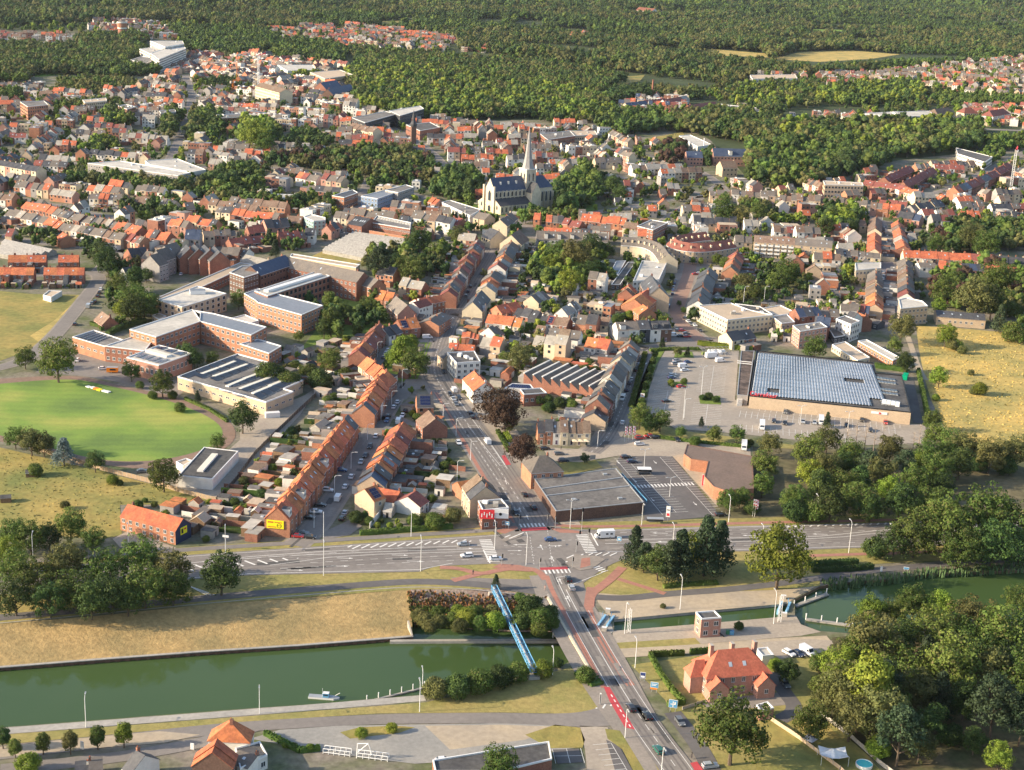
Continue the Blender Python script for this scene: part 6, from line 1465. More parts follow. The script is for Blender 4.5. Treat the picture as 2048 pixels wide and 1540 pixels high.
# gardens behind the rows: sheds, walls, small annexes
OUTB = MB(); SHEDS = []; WALLS = []; SHRUBS = []
shed_m = [FR_D, FR_G, RO_G, RO_O, FR_W, RO_B, FR_T, RO_L]
def shed(x, y, ang, l, w, h, flatroof=True, indiv=True):
 if occ_at(x, y): return
 m = MB(); wm = random.choice((WOOD, W_BR, W_WH, W_GR, WOOD, CONC)); rm = random.choice(shed_m)
 if flatroof: m.box((0, 0), 0, l, w, 0, h, wm, rm); m.box((0, 0), 0, l+.3, w+.3, h, h+.12, rm)
 else:
  gable_geo(m, m, Vector((-l/2, 0)), Vector((l/2, 0)), w, h, h+w*.35, wm, rm, oh=.15)
 m.poly([(-.45, -w/2-.02, 0), (.45, -w/2-.02, 0), (.45, -w/2-.02, 1.9), (-.45, -w/2-.02, 1.9)], METK)
 occ_poly(rect((x, y), ang, l, w), 2)
 if len(SHEDS) < 285 and indiv and y < 950:
  o = link('garden_shed', m.mesh('garden_shed'), None, (x, y, 0), ang, cat='shed', group='garden sheds behind the houses')
  nm = {WOOD: 'wooden', W_BR: 'brick', W_WH: 'white', W_GR: 'grey', CONC: 'concrete'}[wm]; rn = rm.name.replace('_', ' ')
  SHEDS.append((o, x, y, f'{nm} shed with {rn}'))
 else:
  k = len(OUTB.v); ca, sa = math.cos(ang), math.sin(ang)
  OUTB.v += [(x+a*ca-b*sa, y+a*sa+b*ca, z) for a, b, z in m.v]
  for f, mi in zip(m.f, m.m): OUTB.f.append(tuple(i+k for i in f)); OUTB.m.append(OUTB.mi(m.mats[mi]))
GP = MB(); g_patch = [G_GRASS, G_GRASS, G_COB, ASPL, G_GRASS, G_VERGE, PAVE, G_GRASS]
for (o, p, q, nr, side, garden, an, w) in ROWHOUSES:
 if not side or not garden: continue
 t = (q-p).normalized(); L = (q-p).length; d0 = w/2+(an[1] if an else 0)
 ang = math.atan2(t.y, t.x); mid = (p+q)/2; n = nr*side; g = garden*random.uniform(.75, 1.05)
 if g+w/2 > d0+3:
  c = mid+n*((d0+g+w/2)/2); r = rect(c, ang, L-.3, g+w/2-d0)
  if not occ_at(*c): GP.poly([(*x, .035) for x in r], random.choice(g_patch))
  a = p+n*(w/2); b = p+n*(w/2+g)
  m = MB(); hd = random.random() < .3; m.box((0, 0), math.atan2(n.y, n.x), g, .6 if hd else .22, 0, random.uniform(1.5, 2.2), random.choice((L_GREEN, L_DARK)) if hd else random.choice((W_BR, CONC, W_WH, WOOD)), None)
  mm = (a+b)/2
  if not occ_at(*mm):
   if len(WALLS) < 285 and mm.y < 800:
    o2 = link('hedge' if hd else 'garden_wall', m.mesh('garden_wall'), None, (mm.x, mm.y, 0), cat='hedge' if hd else 'wall', group='walls between the back gardens')
    WALLS.append((o2, mm.x, mm.y, 'clipped hedge between two gardens' if hd else f'{m.mats[0].name.replace("_", " ")} garden wall'))
   else:
    k = len(OUTB.v); OUTB.v += [(x+mm.x, y+mm.y, z) for x, y, z in m.v]
    for f, mi in zip(m.f, m.m): OUTB.f.append(tuple(i+k for i in f)); OUTB.m.append(OUTB.mi(m.mats[mi]))
  for u in (g-2.5, g*.55, g*.3):
   if random.random() < (.8 if u > g*.7 else .45):
    c = mid+n*(w/2+u)+t*random.uniform(-.8, .8)
    shed(c.x, c.y, ang+random.choice((0, math.pi/2)), min(L-.5, random.uniform(2.5, 5.4)), random.uniform(2.2, 3.6), random.uniform(2.1, 2.9), random.random() < .7)
  for _ in range(random.randint(1, 3)):
   c = mid+n*random.uniform(d0+1, w/2+g)+t*random.uniform(-L*.45, L*.45)
   if not occ_at(*c): SHRUBS.append((c.x, c.y, random.uniform(1.2, 3.4)))
GP.build('garden_plots', None, kind='structure')
# woods and parks that houses keep out of
WOODS = [  # pixel polygon, spacing m, tree height m, share of kinds (0 green 1 dark 2 yellow 3 olive 4 copper)
 ([(860, 400), (875, 362), (945, 350), (962, 378), (945, 412)], 8, 15, 'ddg'),
 ([(1092, 412), (1125, 372), (1170, 345), (1200, 372), (1195, 410), (1130, 432)], 8, 15, 'dgg'),
 ([(1040, 437), (1085, 432), (1160, 440), (1150, 447), (1050, 450)], 7, 10, 'go'),
 ([(118, 352), (200, 362), (370, 374), (480, 396), (560, 408), (700, 408), (700, 428), (600, 424), (470, 416), (350, 396), (200, 376), (118, 366)], 7, 12, 'ogd'),
 ([(410, 372), (440, 350), (500, 345), (530, 365), (520, 392), (430, 392)], 8, 15, 'ddg'),
 ([(520, 345), (560, 322), (640, 318), (720, 310), (800, 308), (870, 330), (868, 368), (800, 372), (740, 362), (700, 345), (600, 342)], 8, 14, 'ddggoocd'),
 ([(715, 372), (745, 362), (800, 366), (840, 372), (800, 380), (730, 384)], 8, 12, 'dg'),
 ([(213, 232), (260, 228), (262, 258), (215, 260)], 8, 15, 'gdy'), ([(320, 238), (440, 232), (450, 262), (430, 285), (330, 282)], 8, 15, 'gdggdo'),
 ([(478, 285), (490, 260), (530, 255), (555, 280), (530, 300), (490, 300)], 7, 17, 'yg'),
 ([(570, 290), (600, 265), (640, 275), (680, 295), (640, 300)], 8, 11, 'dg'),
 ([(110, 215), (160, 210), (230, 205), (250, 214), (170, 222), (112, 226)], 8, 11, 'og'), ([(120, 165), (240, 160), (280, 175), (220, 190), (100, 190)], 10, 12, 'og'),
 ([(-80, 190), (40, 188), (45, 202), (-80, 206)], 8, 12, 'g'), ([(150, 332), (190, 325), (200, 340), (160, 345)], 7, 9, 'g'),
 ([(155, 300), (205, 285), (235, 292), (232, 308), (170, 312)], 7, 10, 'dy'),
 ([(-80, 95), (40, 92), (200, 100), (268, 95), (300, 108), (255, 130), (180, 152), (90, 150), (0, 158), (-80, 160)], 9, 15, 'gdo'),
 ([(-80, 130), (70, 128), (60, 165), (-80, 172)], 9, 14, 'go'), ([(180, 130), (300, 132), (320, 150), (200, 160)], 9, 14, 'dg'),
 ([(150, 80), (260, 70), (300, 82), (280, 92), (160, 92)], 9, 15, 'ddgo'),
 ([(340, 60), (520, 62), (560, 78), (520, 112), (430, 116), (380, 100)], 11, 15, 'dg'), ([(520, 85), (640, 90), (700, 105), (680, 130), (560, 120)], 10, 15, 'gd'),
 ([(420, 172), (460, 165), (465, 180), (430, 182)], 9, 14, 'd'),
 ([(560, 150), (640, 148), (640, 160), (580, 160)], 9, 12, 'y'),
 ([(720, 132), (850, 140), (1000, 160), (1200, 190), (1240, 240), (1180, 248), (1080, 236), (980, 240), (850, 245), (720, 215), (700, 185), (690, 150)], 9, 15, 'ggdoy'),
 ([(700, 100), (900, 120), (1100, 130), (1250, 160), (1200, 190), (900, 165), (720, 140)], 10, 15, 'gdo'),
 ([(1195, 190), (1280, 180), (1330, 175), (1280, 195), (1230, 210)], 9, 14, 'd'),
 ([(1080, 240), (1140, 232), (1150, 240), (1110, 250)], 9, 12, 'gd'),
 ([(1200, 236), (1318, 232), (1330, 262), (1240, 274), (1200, 262)], 8, 15, 'dg'),
 ([(1330, 238), (1440, 226), (1560, 228), (1560, 262), (1520, 300), (1480, 285), (1400, 272), (1340, 262)], 9, 17, 'dgo'),
 ([(1320, 330), (1330, 300), (1362, 295), (1368, 322), (1345, 335)], 8, 15, 'cd'), ([(1400, 330), (1420, 312), (1430, 320), (1420, 338)], 7, 14, 'd'),
 ([(1490, 372), (1495, 310), (1560, 290), (1700, 300), (1790, 322), (1740, 345), (1680, 360), (1620, 378), (1540, 378)], 11, 19, 'gdgodggd'),
 ([(1530, 262), (1640, 255), (1800, 250), (1960, 262), (1960, 300), (1900, 310), (1800, 318), (1600, 295)], 12, 19, 'dgoodgyg'),
 ([(1860, 200), (1960, 195), (2080, 205), (2080, 216), (1900, 214)], 10, 12, 'g'), ([(1650, 180), (1800, 170), (1850, 185), (1840, 210), (1700, 215), (1640, 205)], 10, 15, 'gdy'),
 ([(1400, 195), (1500, 170), (1640, 172), (1640, 215), (1540, 225), (1440, 205)], 13, 13, 'gdoy'),
 ([(1960, 285), (2080, 275), (2080, 300), (1990, 305)], 9, 14, 'g'), ([(1940, 320), (1990, 305), (2010, 318), (1960, 338)], 8, 10, 'g'),
 ([(1480, 410), (1540, 418), (1530, 440), (1470, 440)], 7, 11, 'go'), ([(1540, 442), (1600, 440), (1600, 450), (1550, 455)], 6, 7, 'y'),
 ([(1640, 470), (1650, 430), (1690, 425), (1720, 440), (1700, 470)], 7, 14, 'dy'),
 ([(1880, 510), (1900, 460), (1980, 455), (2080, 455), (2080, 500), (1960, 505)], 8, 14, 'gdo'), ([(1860, 495), (1860, 470), (1895, 470), (1895, 495)], 7, 11, 'gc'),
 ([(1860, 612), (1870, 560), (1930, 545), (2080, 545), (2080, 640), (1980, 630), (1900, 625)], 9, 14, 'ggoggc'),
 ([(2005, 660), (2080, 640), (2080, 700), (2030, 690)], 8, 9, 'g'),
 ([(560, 470), (590, 455), (620, 490), (600, 510), (560, 500)], 7, 9, 'gd'), ([(730, 560), (735, 520), (790, 500), (810, 520), (880, 515), (890, 545), (820, 560)], 9, 13, 'gdo'),
 ([(520, 620), (700, 600), (790, 620), (770, 660), (690, 690), (640, 665)], 9, 10, 'gd'), ([(1055, 560), (1080, 520), (1200, 500), (1205, 560), (1120, 590)], 9, 12, 'gyd'),
 ([(210, 700), (215, 600), (300, 570), (305, 640), (240, 660)], 9, 9, 'gd'), ([(170, 565), (230, 540), (280, 555), (225, 580)], 8, 9, 'gd'),
 ([(1480, 610), (1470, 560), (1600, 545), (1620, 590), (1540, 610)], 9, 9, 'god'), ([(150, 480), (190, 465), (240, 500), (200, 540), (170, 520)], 9, 13, 'gd'),
 ([(60, 500), (70, 470), (120, 470), (110, 500)], 8, 10, 'gd'), ([(230, 430), (255, 405), (330, 410), (420, 430), (400, 445), (300, 440)], 9, 11, 'gd'),
 ([(1400, 905), (1440, 888), (1500, 893), (1505, 905), (1430, 900)], 9, 6, 'g'),
]
WOODW = []
for poly, sp, ht, kinds in WOODS:
 w_ = [tuple(P(a, b).xy) for a, b in poly]; WOODW.append((w_, sp, ht, kinds)); occ_poly(w_, 4)
# the rest of the town
def fill_town(poly, tries, roofs, sizes=(2, 7), skyl=True, flatp=.26, w=(7.5, 9.8), tight=5.5):
 pw = [tuple(P(a, b).xy) for a, b in poly]; xs = [p[0] for p in pw]; ys = [p[1] for p in pw]; n = 0
 px_ = np.random.uniform(min(xs), max(xs), tries); py_ = np.random.uniform(min(ys), max(ys), tries); ok = inpoly(px_, py_, pw)
 for x, y in zip(px_[ok], py_[ok]):
  base = .25*math.sin(x/170)+.3*math.sin(y/210+1.3); ang = base+random.choice((0, 0, math.pi/2))-.1
  k = random.randint(*sizes); hw = random.uniform(4.6, 7); W = random.uniform(*w); L = k*hw
  while k >= 1:
   L = k*hw
   if occ_free(rect((x, y), ang, L, W+tight)): break
   k -= 2
  if k < 1: continue
  t = Vector((math.cos(ang), math.sin(ang))); nn = Vector((-t.y, t.x)); c = Vector((x, y))
  ze0 = random.choice((5.5, 6, 6, 8.5)) if k > 1 else random.choice((3.2, 5, 5.5)); isf = random.random() < flatp
  base_r = random.choice(roofs)
  for i in range(k):
   a = c+t*(-L/2+i*hw+.05); b = c+t*(-L/2+(i+1)*hw-.05); dz = random.uniform(-.7, .7)
   wl = random.choice('RBWWCCBPGROW')
   if isf:
    DIST.box(((a+b)/2)[:], ang, (b-a).length, W, 0, ze0+1.5+dz, WALLW[wl][0], random.choice((FR_G, FR_W, FR_W, FR_T, FR_G, FR_Z)))
    for s_, e_ in ((a-nn*W/2, b-nn*W/2), (b+nn*W/2, a+nn*W/2)): wall_windows(None, DIST, s_, e_, ze0+1, 2, 2, near=False)
    if random.random() < .5: DIST.box(((a+b)/2)[:], ang, 2.5, 2, ze0+1.5+dz, ze0+2.6+dz, METW, FR_G)
    continue
   house(a, b, W+random.uniform(-.4, .4), ze0+dz, ze0+3.6+dz*1.4, base_r if random.random() < .55 else random.choice(roofs), wl, near=False, dmesh=DIST,
     annex=((random.choice((-1, 1)), random.uniform(3, 6), 3.0) if random.random() < .6 else None), floors=2 if ze0 < 8 else 3, chimney=random.random() < .6, occ=False)
  occ_poly(rect((x, y), ang, L+1, W+tight), 2); n += k
 return n
old = 'gggglbbddlloorodgl'
A_ = [(-80, 480), (-80, 185), (150, 172), (300, 165), (420, 148), (600, 150), (720, 200), (840, 235), (1000, 262), (1200, 252), (1240, 275), (1320, 300), (1330, 330), (1500, 375), (1620, 385), (1740, 350), (1960, 335), (2100, 280), (2100, 455), (1900, 455), (1850, 500), (1850, 600), (1720, 600), (1480, 600), (1450, 690), (1290, 690), (1180, 720), (1100, 760), (960, 700), (900, 610), (780, 610), (740, 560), (700, 480), (560, 510), (420, 500), (300, 540), (150, 500)]
nf = fill_town(A_, 5200, old)
nf += fill_town([(430, 85), (560, 60), (720, 55), (900, 80), (900, 102), (760, 104), (560, 96)], 520, 'orgbrgoldg', (2, 6), flatp=.05, tight=9)
nf += fill_town([(-80, 72), (60, 72), (150, 76), (160, 84), (80, 84), (-80, 86)], 120, 'orgb', (2, 5))
nf += fill_town([(200, 42), (300, 48), (350, 60), (350, 80), (270, 84), (220, 74), (180, 60)], 420, 'ggbor', (1, 4))
nf += fill_town([(370, 112), (520, 112), (560, 125), (700, 130), (640, 150), (430, 150)], 700, 'ggbor', (2, 5)); nf += fill_town([(330, 128), (372, 112), (430, 118), (430, 165), (340, 160)], 200, 'gbordl', (1, 4))
nf += fill_town([(1500, 158), (1700, 150), (1800, 142), (1900, 132), (2100, 112), (2100, 195), (1960, 195), (1900, 180), (1700, 165)], 1400, 'ggbborlg', (1, 5), flatp=.08, tight=4)
nf += fill_town([(1640, 170), (1760, 165), (1800, 200), (1700, 215)], 90, 'gbor', (1, 2)); nf += fill_town([(1900, 215), (2100, 212), (2100, 262), (1960, 250)], 140, 'rorg', (1, 4))
nf += fill_town([(1200, 200), (1380, 195), (1370, 225), (1240, 230)], 160, 'rrsog', (2, 4)); nf += fill_town([(1420, 190), (1560, 172), (1660, 180), (1640, 212), (1480, 220)], 160, 'gbord', (1, 3)); nf += fill_town([(1560, 235), (1700, 232), (1900, 240), (1900, 262), (1600, 262)], 160, 'gbord', (1, 3)); nf += fill_town([(0, 10), (120, 18), (200, 40), (80, 50), (0, 44)], 60, 'gb', (1, 2))
nf += fill_town([(1130, 70), (1180, 72), (1190, 84), (1140, 82)], 30, 'or', (1, 3)); nf += fill_town([(920, 96), (980, 98), (980, 108), (930, 106)], 20, 'or', (1, 2))
print('filler houses', nf)
DIST.build('distant_houses', None, kind='stuff', label='dense mass of distant brick town houses with mixed tiled roofs', cat='houses')
# yards between the houses: low annexes, sheds and small walls wherever the ground is still free
def clutter(poly, n):
 pw = [tuple(P(a, b).xy) for a, b in poly]; xs = [p[0] for p in pw]; ys = [p[1] for p in pw]; c = 0
 px_ = np.random.uniform(min(xs), max(xs), n); py_ = np.random.uniform(min(ys), max(ys), n); ok = inpoly(px_, py_, pw)
 for x, y in zip(px_[ok], py_[ok]):
  base = .25*math.sin(x/170)+.3*math.sin(y/210+1.3); ang = base+random.choice((0, math.pi/2)); l = random.uniform(3, 9); w = random.uniform(3, 6)
  if occ_free(rect((x, y), ang, l, w)):
   r = random.random()
   if r < .5: shed(x, y, ang, l, w, random.uniform(2.4, 3.4), random.random() < .75)
   elif r < .58:
    m = random.choice((W_BR, CONC, W_WH)); OUTB.box((x, y), ang, l*1.6, .25, 0, 2, m)
   else: SHRUBS.append((x, y, random.uniform(1.5, 4)))
clutter([(500, 700), (620, 700), (770, 650), (900, 640), (960, 560), (1040, 500), (1200, 500), (1270, 600), (1260, 700), (1180, 830), (1040, 760), (880, 830), (930, 1000), (880, 1050), (520, 1080), (440, 1060)], 3000)
clutter([(240, 1010), (420, 1000), (420, 1090), (360, 1090), (350, 1050)], 90)
clutter([(1380, 580), (1480, 500), (1640, 500), (1760, 510), (1760, 650), (1640, 680), (1560, 690), (1480, 640)], 900)
clutter(A_, 5000)
OUTB.build('outbuildings', None, kind='stuff', label='crowded small sheds, walls and yards behind the houses', cat='outbuildings')
nearest_labels(SHEDS, 'shed'); nearest_labels(WALLS, 'garden divider')
# trees
def crown_mesh(name, kind, m, seed, n_cl, n_leaf, leaf, m2=None, core=False):
 """unit tree: 1 m high, trunk base at the origin. Leaf clumps over an uneven crown"""
 rs = np.random.RandomState(seed); V = []; F = []; MI = []
 cl = []
 for i in range(n_cl):
  while True:
   d = rs.normal(size=3); d /= np.linalg.norm(d)
   if d[2] > -.75: break
  if kind == 'round': c = np.array([0, 0, .54]); r = np.array([.40, .40, .43]); rr = rs.uniform(.35, 1.04); cr = rs.uniform(.07, .16)
  elif kind == 'wide': c = np.array([0, 0, .50]); r = np.array([.52, .52, .44]); rr = rs.uniform(.35, 1.02); cr = rs.uniform(.07, .16)
  elif kind == 'oval': c = np.array([0, 0, .56]); r = np.array([.27, .27, .44]); rr = rs.uniform(.5, .9); cr = rs.uniform(.08, .13)
  elif kind == 'conifer':
   z = rs.uniform(.12, .96)**1.0; a = rs.uniform(0, 6.28); q = (1-z)*.30+.03; cl.append((np.array([q*math.cos(a)*rs.uniform(.5, 1), q*math.sin(a)*rs.uniform(.5, 1), z]), .05+.07*(1-z), None)); continue
  elif kind == 'pine':
   z = rs.uniform(.4, .95); a = rs.uniform(0, 6.28); q = .34*math.sin(min(1, (1.04-z)*2.2)*1.57)*rs.uniform(.4, 1); cl.append((np.array([q*math.cos(a), q*math.sin(a), z]), rs.uniform(.07, .11), None)); continue
  else: c = np.array([0, 0, .45]); r = np.array([.55, .55, .48]); rr = rs.uniform(.5, .85); cr = rs.uniform(.15, .25)
  cl.append((c+d*r*rr, cr, d))
 for (c, cr, d) in cl:
  k = n_leaf
  dirs = rs.normal(size=(k, 3)); dirs /= np.linalg.norm(dirs, axis=1)[:, None]
  if d is not None: dirs += np.array(d)*.55; dirs /= np.linalg.norm(dirs, axis=1)[:, None]
  pos = c+dirs*cr*rs.uniform(.7, 1.08, (k, 1))*np.array([1, 1, .8])
  for p, n in zip(pos, dirs):
   n = n+rs.normal(size=3)*.33; n /= np.linalg.norm(n)
   u = np.cross(n, rs.normal(size=3)); u /= np.linalg.norm(u)+1e-9; v = np.cross(n, u); s = leaf*rs.uniform(.6, 1.3)
   i = len(V); V += [p-u*s, p-v*s*.7, p+u*s, p+v*s*.7]; F.append((i, i+1, i+2, i+3)); MI.append(1 if (m2 and rs.rand() < .15) else 0)
 if core:
  phi = (1+5**.5)/2; ico = np.array([(-1, phi, 0), (1, phi, 0), (-1, -phi, 0), (1, -phi, 0), (0, -1, phi), (0, 1, phi), (0, -1, -phi), (0, 1, -phi), (phi, 0, -1), (phi, 0, 1), (-phi, 0, -1), (-phi, 0, 1)])/1.902
  fc = [(0, 11, 5), (0, 5, 1), (0, 1, 7), (0, 7, 10), (0, 10, 11), (1, 5, 9), (5, 11, 4), (11, 10, 2), (10, 7, 6), (7, 1, 8), (3, 9, 4), (3, 4, 2), (3, 2, 6), (3, 6, 8), (3, 8, 9), (4, 9, 5), (2, 4, 11), (6, 2, 10), (8, 6, 7), (9, 8, 1)]
  for (c, cr, d) in cl[::2]:
   i = len(V); V += list(c*np.array([.92, .92, .96])+.02*0+ico*cr*1.25*rs.uniform(.8, 1.2, (12, 1))); F += [tuple(i+k for k in f) for f in fc]; MI += [0]*20
 me = bpy.data.meshes.new(name); me.from_pydata([tuple(v) for v in V], [], F); me.materials.append(m)
 if m2: me.materials.append(m2)
 me.polygons.foreach_set('material_index', MI); me.update(); return me
def trunk_mesh(name, kind, seed, m=BARK):
 b = MB(); rs = random.Random(seed); top = {'conifer': .95, 'pine': .9, 'oval': .8}.get(kind, .62)
 if kind == 'bush': top = .4
 r0 = {'conifer': .018, 'pine': .022, 'bush': .03}.get(kind, .028)
 pts = [Vector((0, 0, -.01))]
 for i in range(4): pts.append(Vector((rs.uniform(-.015, .015), rs.uniform(-.015, .015), top*(i+1)/4)))
 for i in range(4): b.bar(pts[i], pts[i+1], r0*(1-.22*i), m, 6, r0*(1-.22*(i+1)))
 if kind not in ('conifer',):
  for i in range(6):
   a = 6.28*i/6+rs.uniform(-.3, .3); s = pts[1+(i % 3)]; e = s+Vector((math.cos(a)*.24, math.sin(a)*.24, rs.uniform(.12, .26))); b.bar(s, e, r0*.5, m, 4, r0*.15)
 return b.mesh(name)
LEAFM = {'g': L_GREEN, 'd': L_DARK, 'y': L_YEL, 'o': L_OLIVE, 'c': L_COPPER}
CROWN = {}
def crown(kind, col, v, lo=False):
 key = (kind, col, v, lo)
 if key not in CROWN:
  m = {'conifer': L_CONIF, 'pine': L_CONIF, 'spruce': L_BLUE}.get(kind) if kind in ('conifer', 'pine', 'spruce') else LEAFM[col]
  kk = 'conifer' if kind == 'spruce' else kind
  if lo: CROWN[key] = crown_mesh('crown', kk, m, 100+v*7+ord(col), 34, 11, .034, core=True)
  else: CROWN[key] = crown_mesh('crown', kk, m, 100+v*7+ord(col), {'conifer': 130, 'pine': 80}.get(kk, 110), {'conifer': 28}.get(kk, 52), {'conifer': .021, 'bush': .033}.get(kk, .021), m2={'g': L_OLIVE, 'd': L_GREEN}.get(col) if kk not in ('conifer', 'pine') else None)
 return CROWN[key]
TRUNK = {k: [trunk_mesh('trunk', k, s) for s in (1, 2)] for k in ('round', 'wide', 'oval', 'conifer', 'pine', 'bush')}
TLOOK = {'g': 'green', 'd': 'dark green', 'y': 'yellow green', 'o': 'olive green', 'c': 'copper leaved'}
DONE_T = []; DONE_B = []; DONE_C = []
def tree(x, y, h, kind='round', col='g', wid=1.0):
 name = {'conifer': 'conifer_tree', 'spruce': 'spruce_tree', 'pine': 'pine_tree', 'bush': 'shrub'}.get(kind, 'broadleaf_tree')
 e = link(name, None, None, (x, y, 0), random.uniform(0, 6.28), (h*wid, h*wid, h)); e['category'] = 'shrub' if kind == 'bush' else 'tree'
 k2 = 'conifer' if kind == 'spruce' else kind
 if kind != 'bush': link('trunk', random.choice(TRUNK[k2]), e)
 link('crown', crown(kind, col, random.randint(0, 2)), e)
 sz = 'small' if h < 6.5 else 'tall' if h > 17 else ''
 look = (sz+' ' if sz else '')+(TLOOK[col]+' ' if kind not in ('conifer', 'spruce', 'pine') else {'conifer': 'dark ', 'spruce': 'blue grey ', 'pine': 'open crowned '}[kind])+{'conifer': 'conifer', 'spruce': 'spruce', 'pine': 'pine', 'bush': 'shrub', 'oval': 'narrow tree', 'wide': 'spreading tree'}.get(kind, 'round tree')
 e['group'] = 'shrubs and bushes' if kind == 'bush' else 'trees in and around the town'
 (DONE_B if kind == 'bush' else DONE_C if name != 'broadleaf_tree' else DONE_T).append((e, x, y, look))
 return e
def tpx(px, py, w, kind='round', col='g'):
 """crown centre and crown width in pixels"""
 cw = {'round': .80, 'wide': 1.0, 'oval': .56, 'conifer': .52, 'spruce': .52, 'pine': .66, 'bush': 1.1}[kind]; cz = {'conifer': .42, 'spruce': .42, 'pine': .6, 'bush': .45}.get(kind, .56)
 s = S(px, py)
 for _ in range(3):
  h = w/s/cw; q = P(px, py, h*cz); s = S(*PX(q.x, q.y, 0))*1.02
 tree(q.x, q.y, h*(.68 if kind == 'spruce' else 1), kind, col, 1.45 if kind == 'spruce' else 1.0); occ_poly(rect((q.x, q.y), 0, max(2, h*.5), max(2, h*.5)), 4)
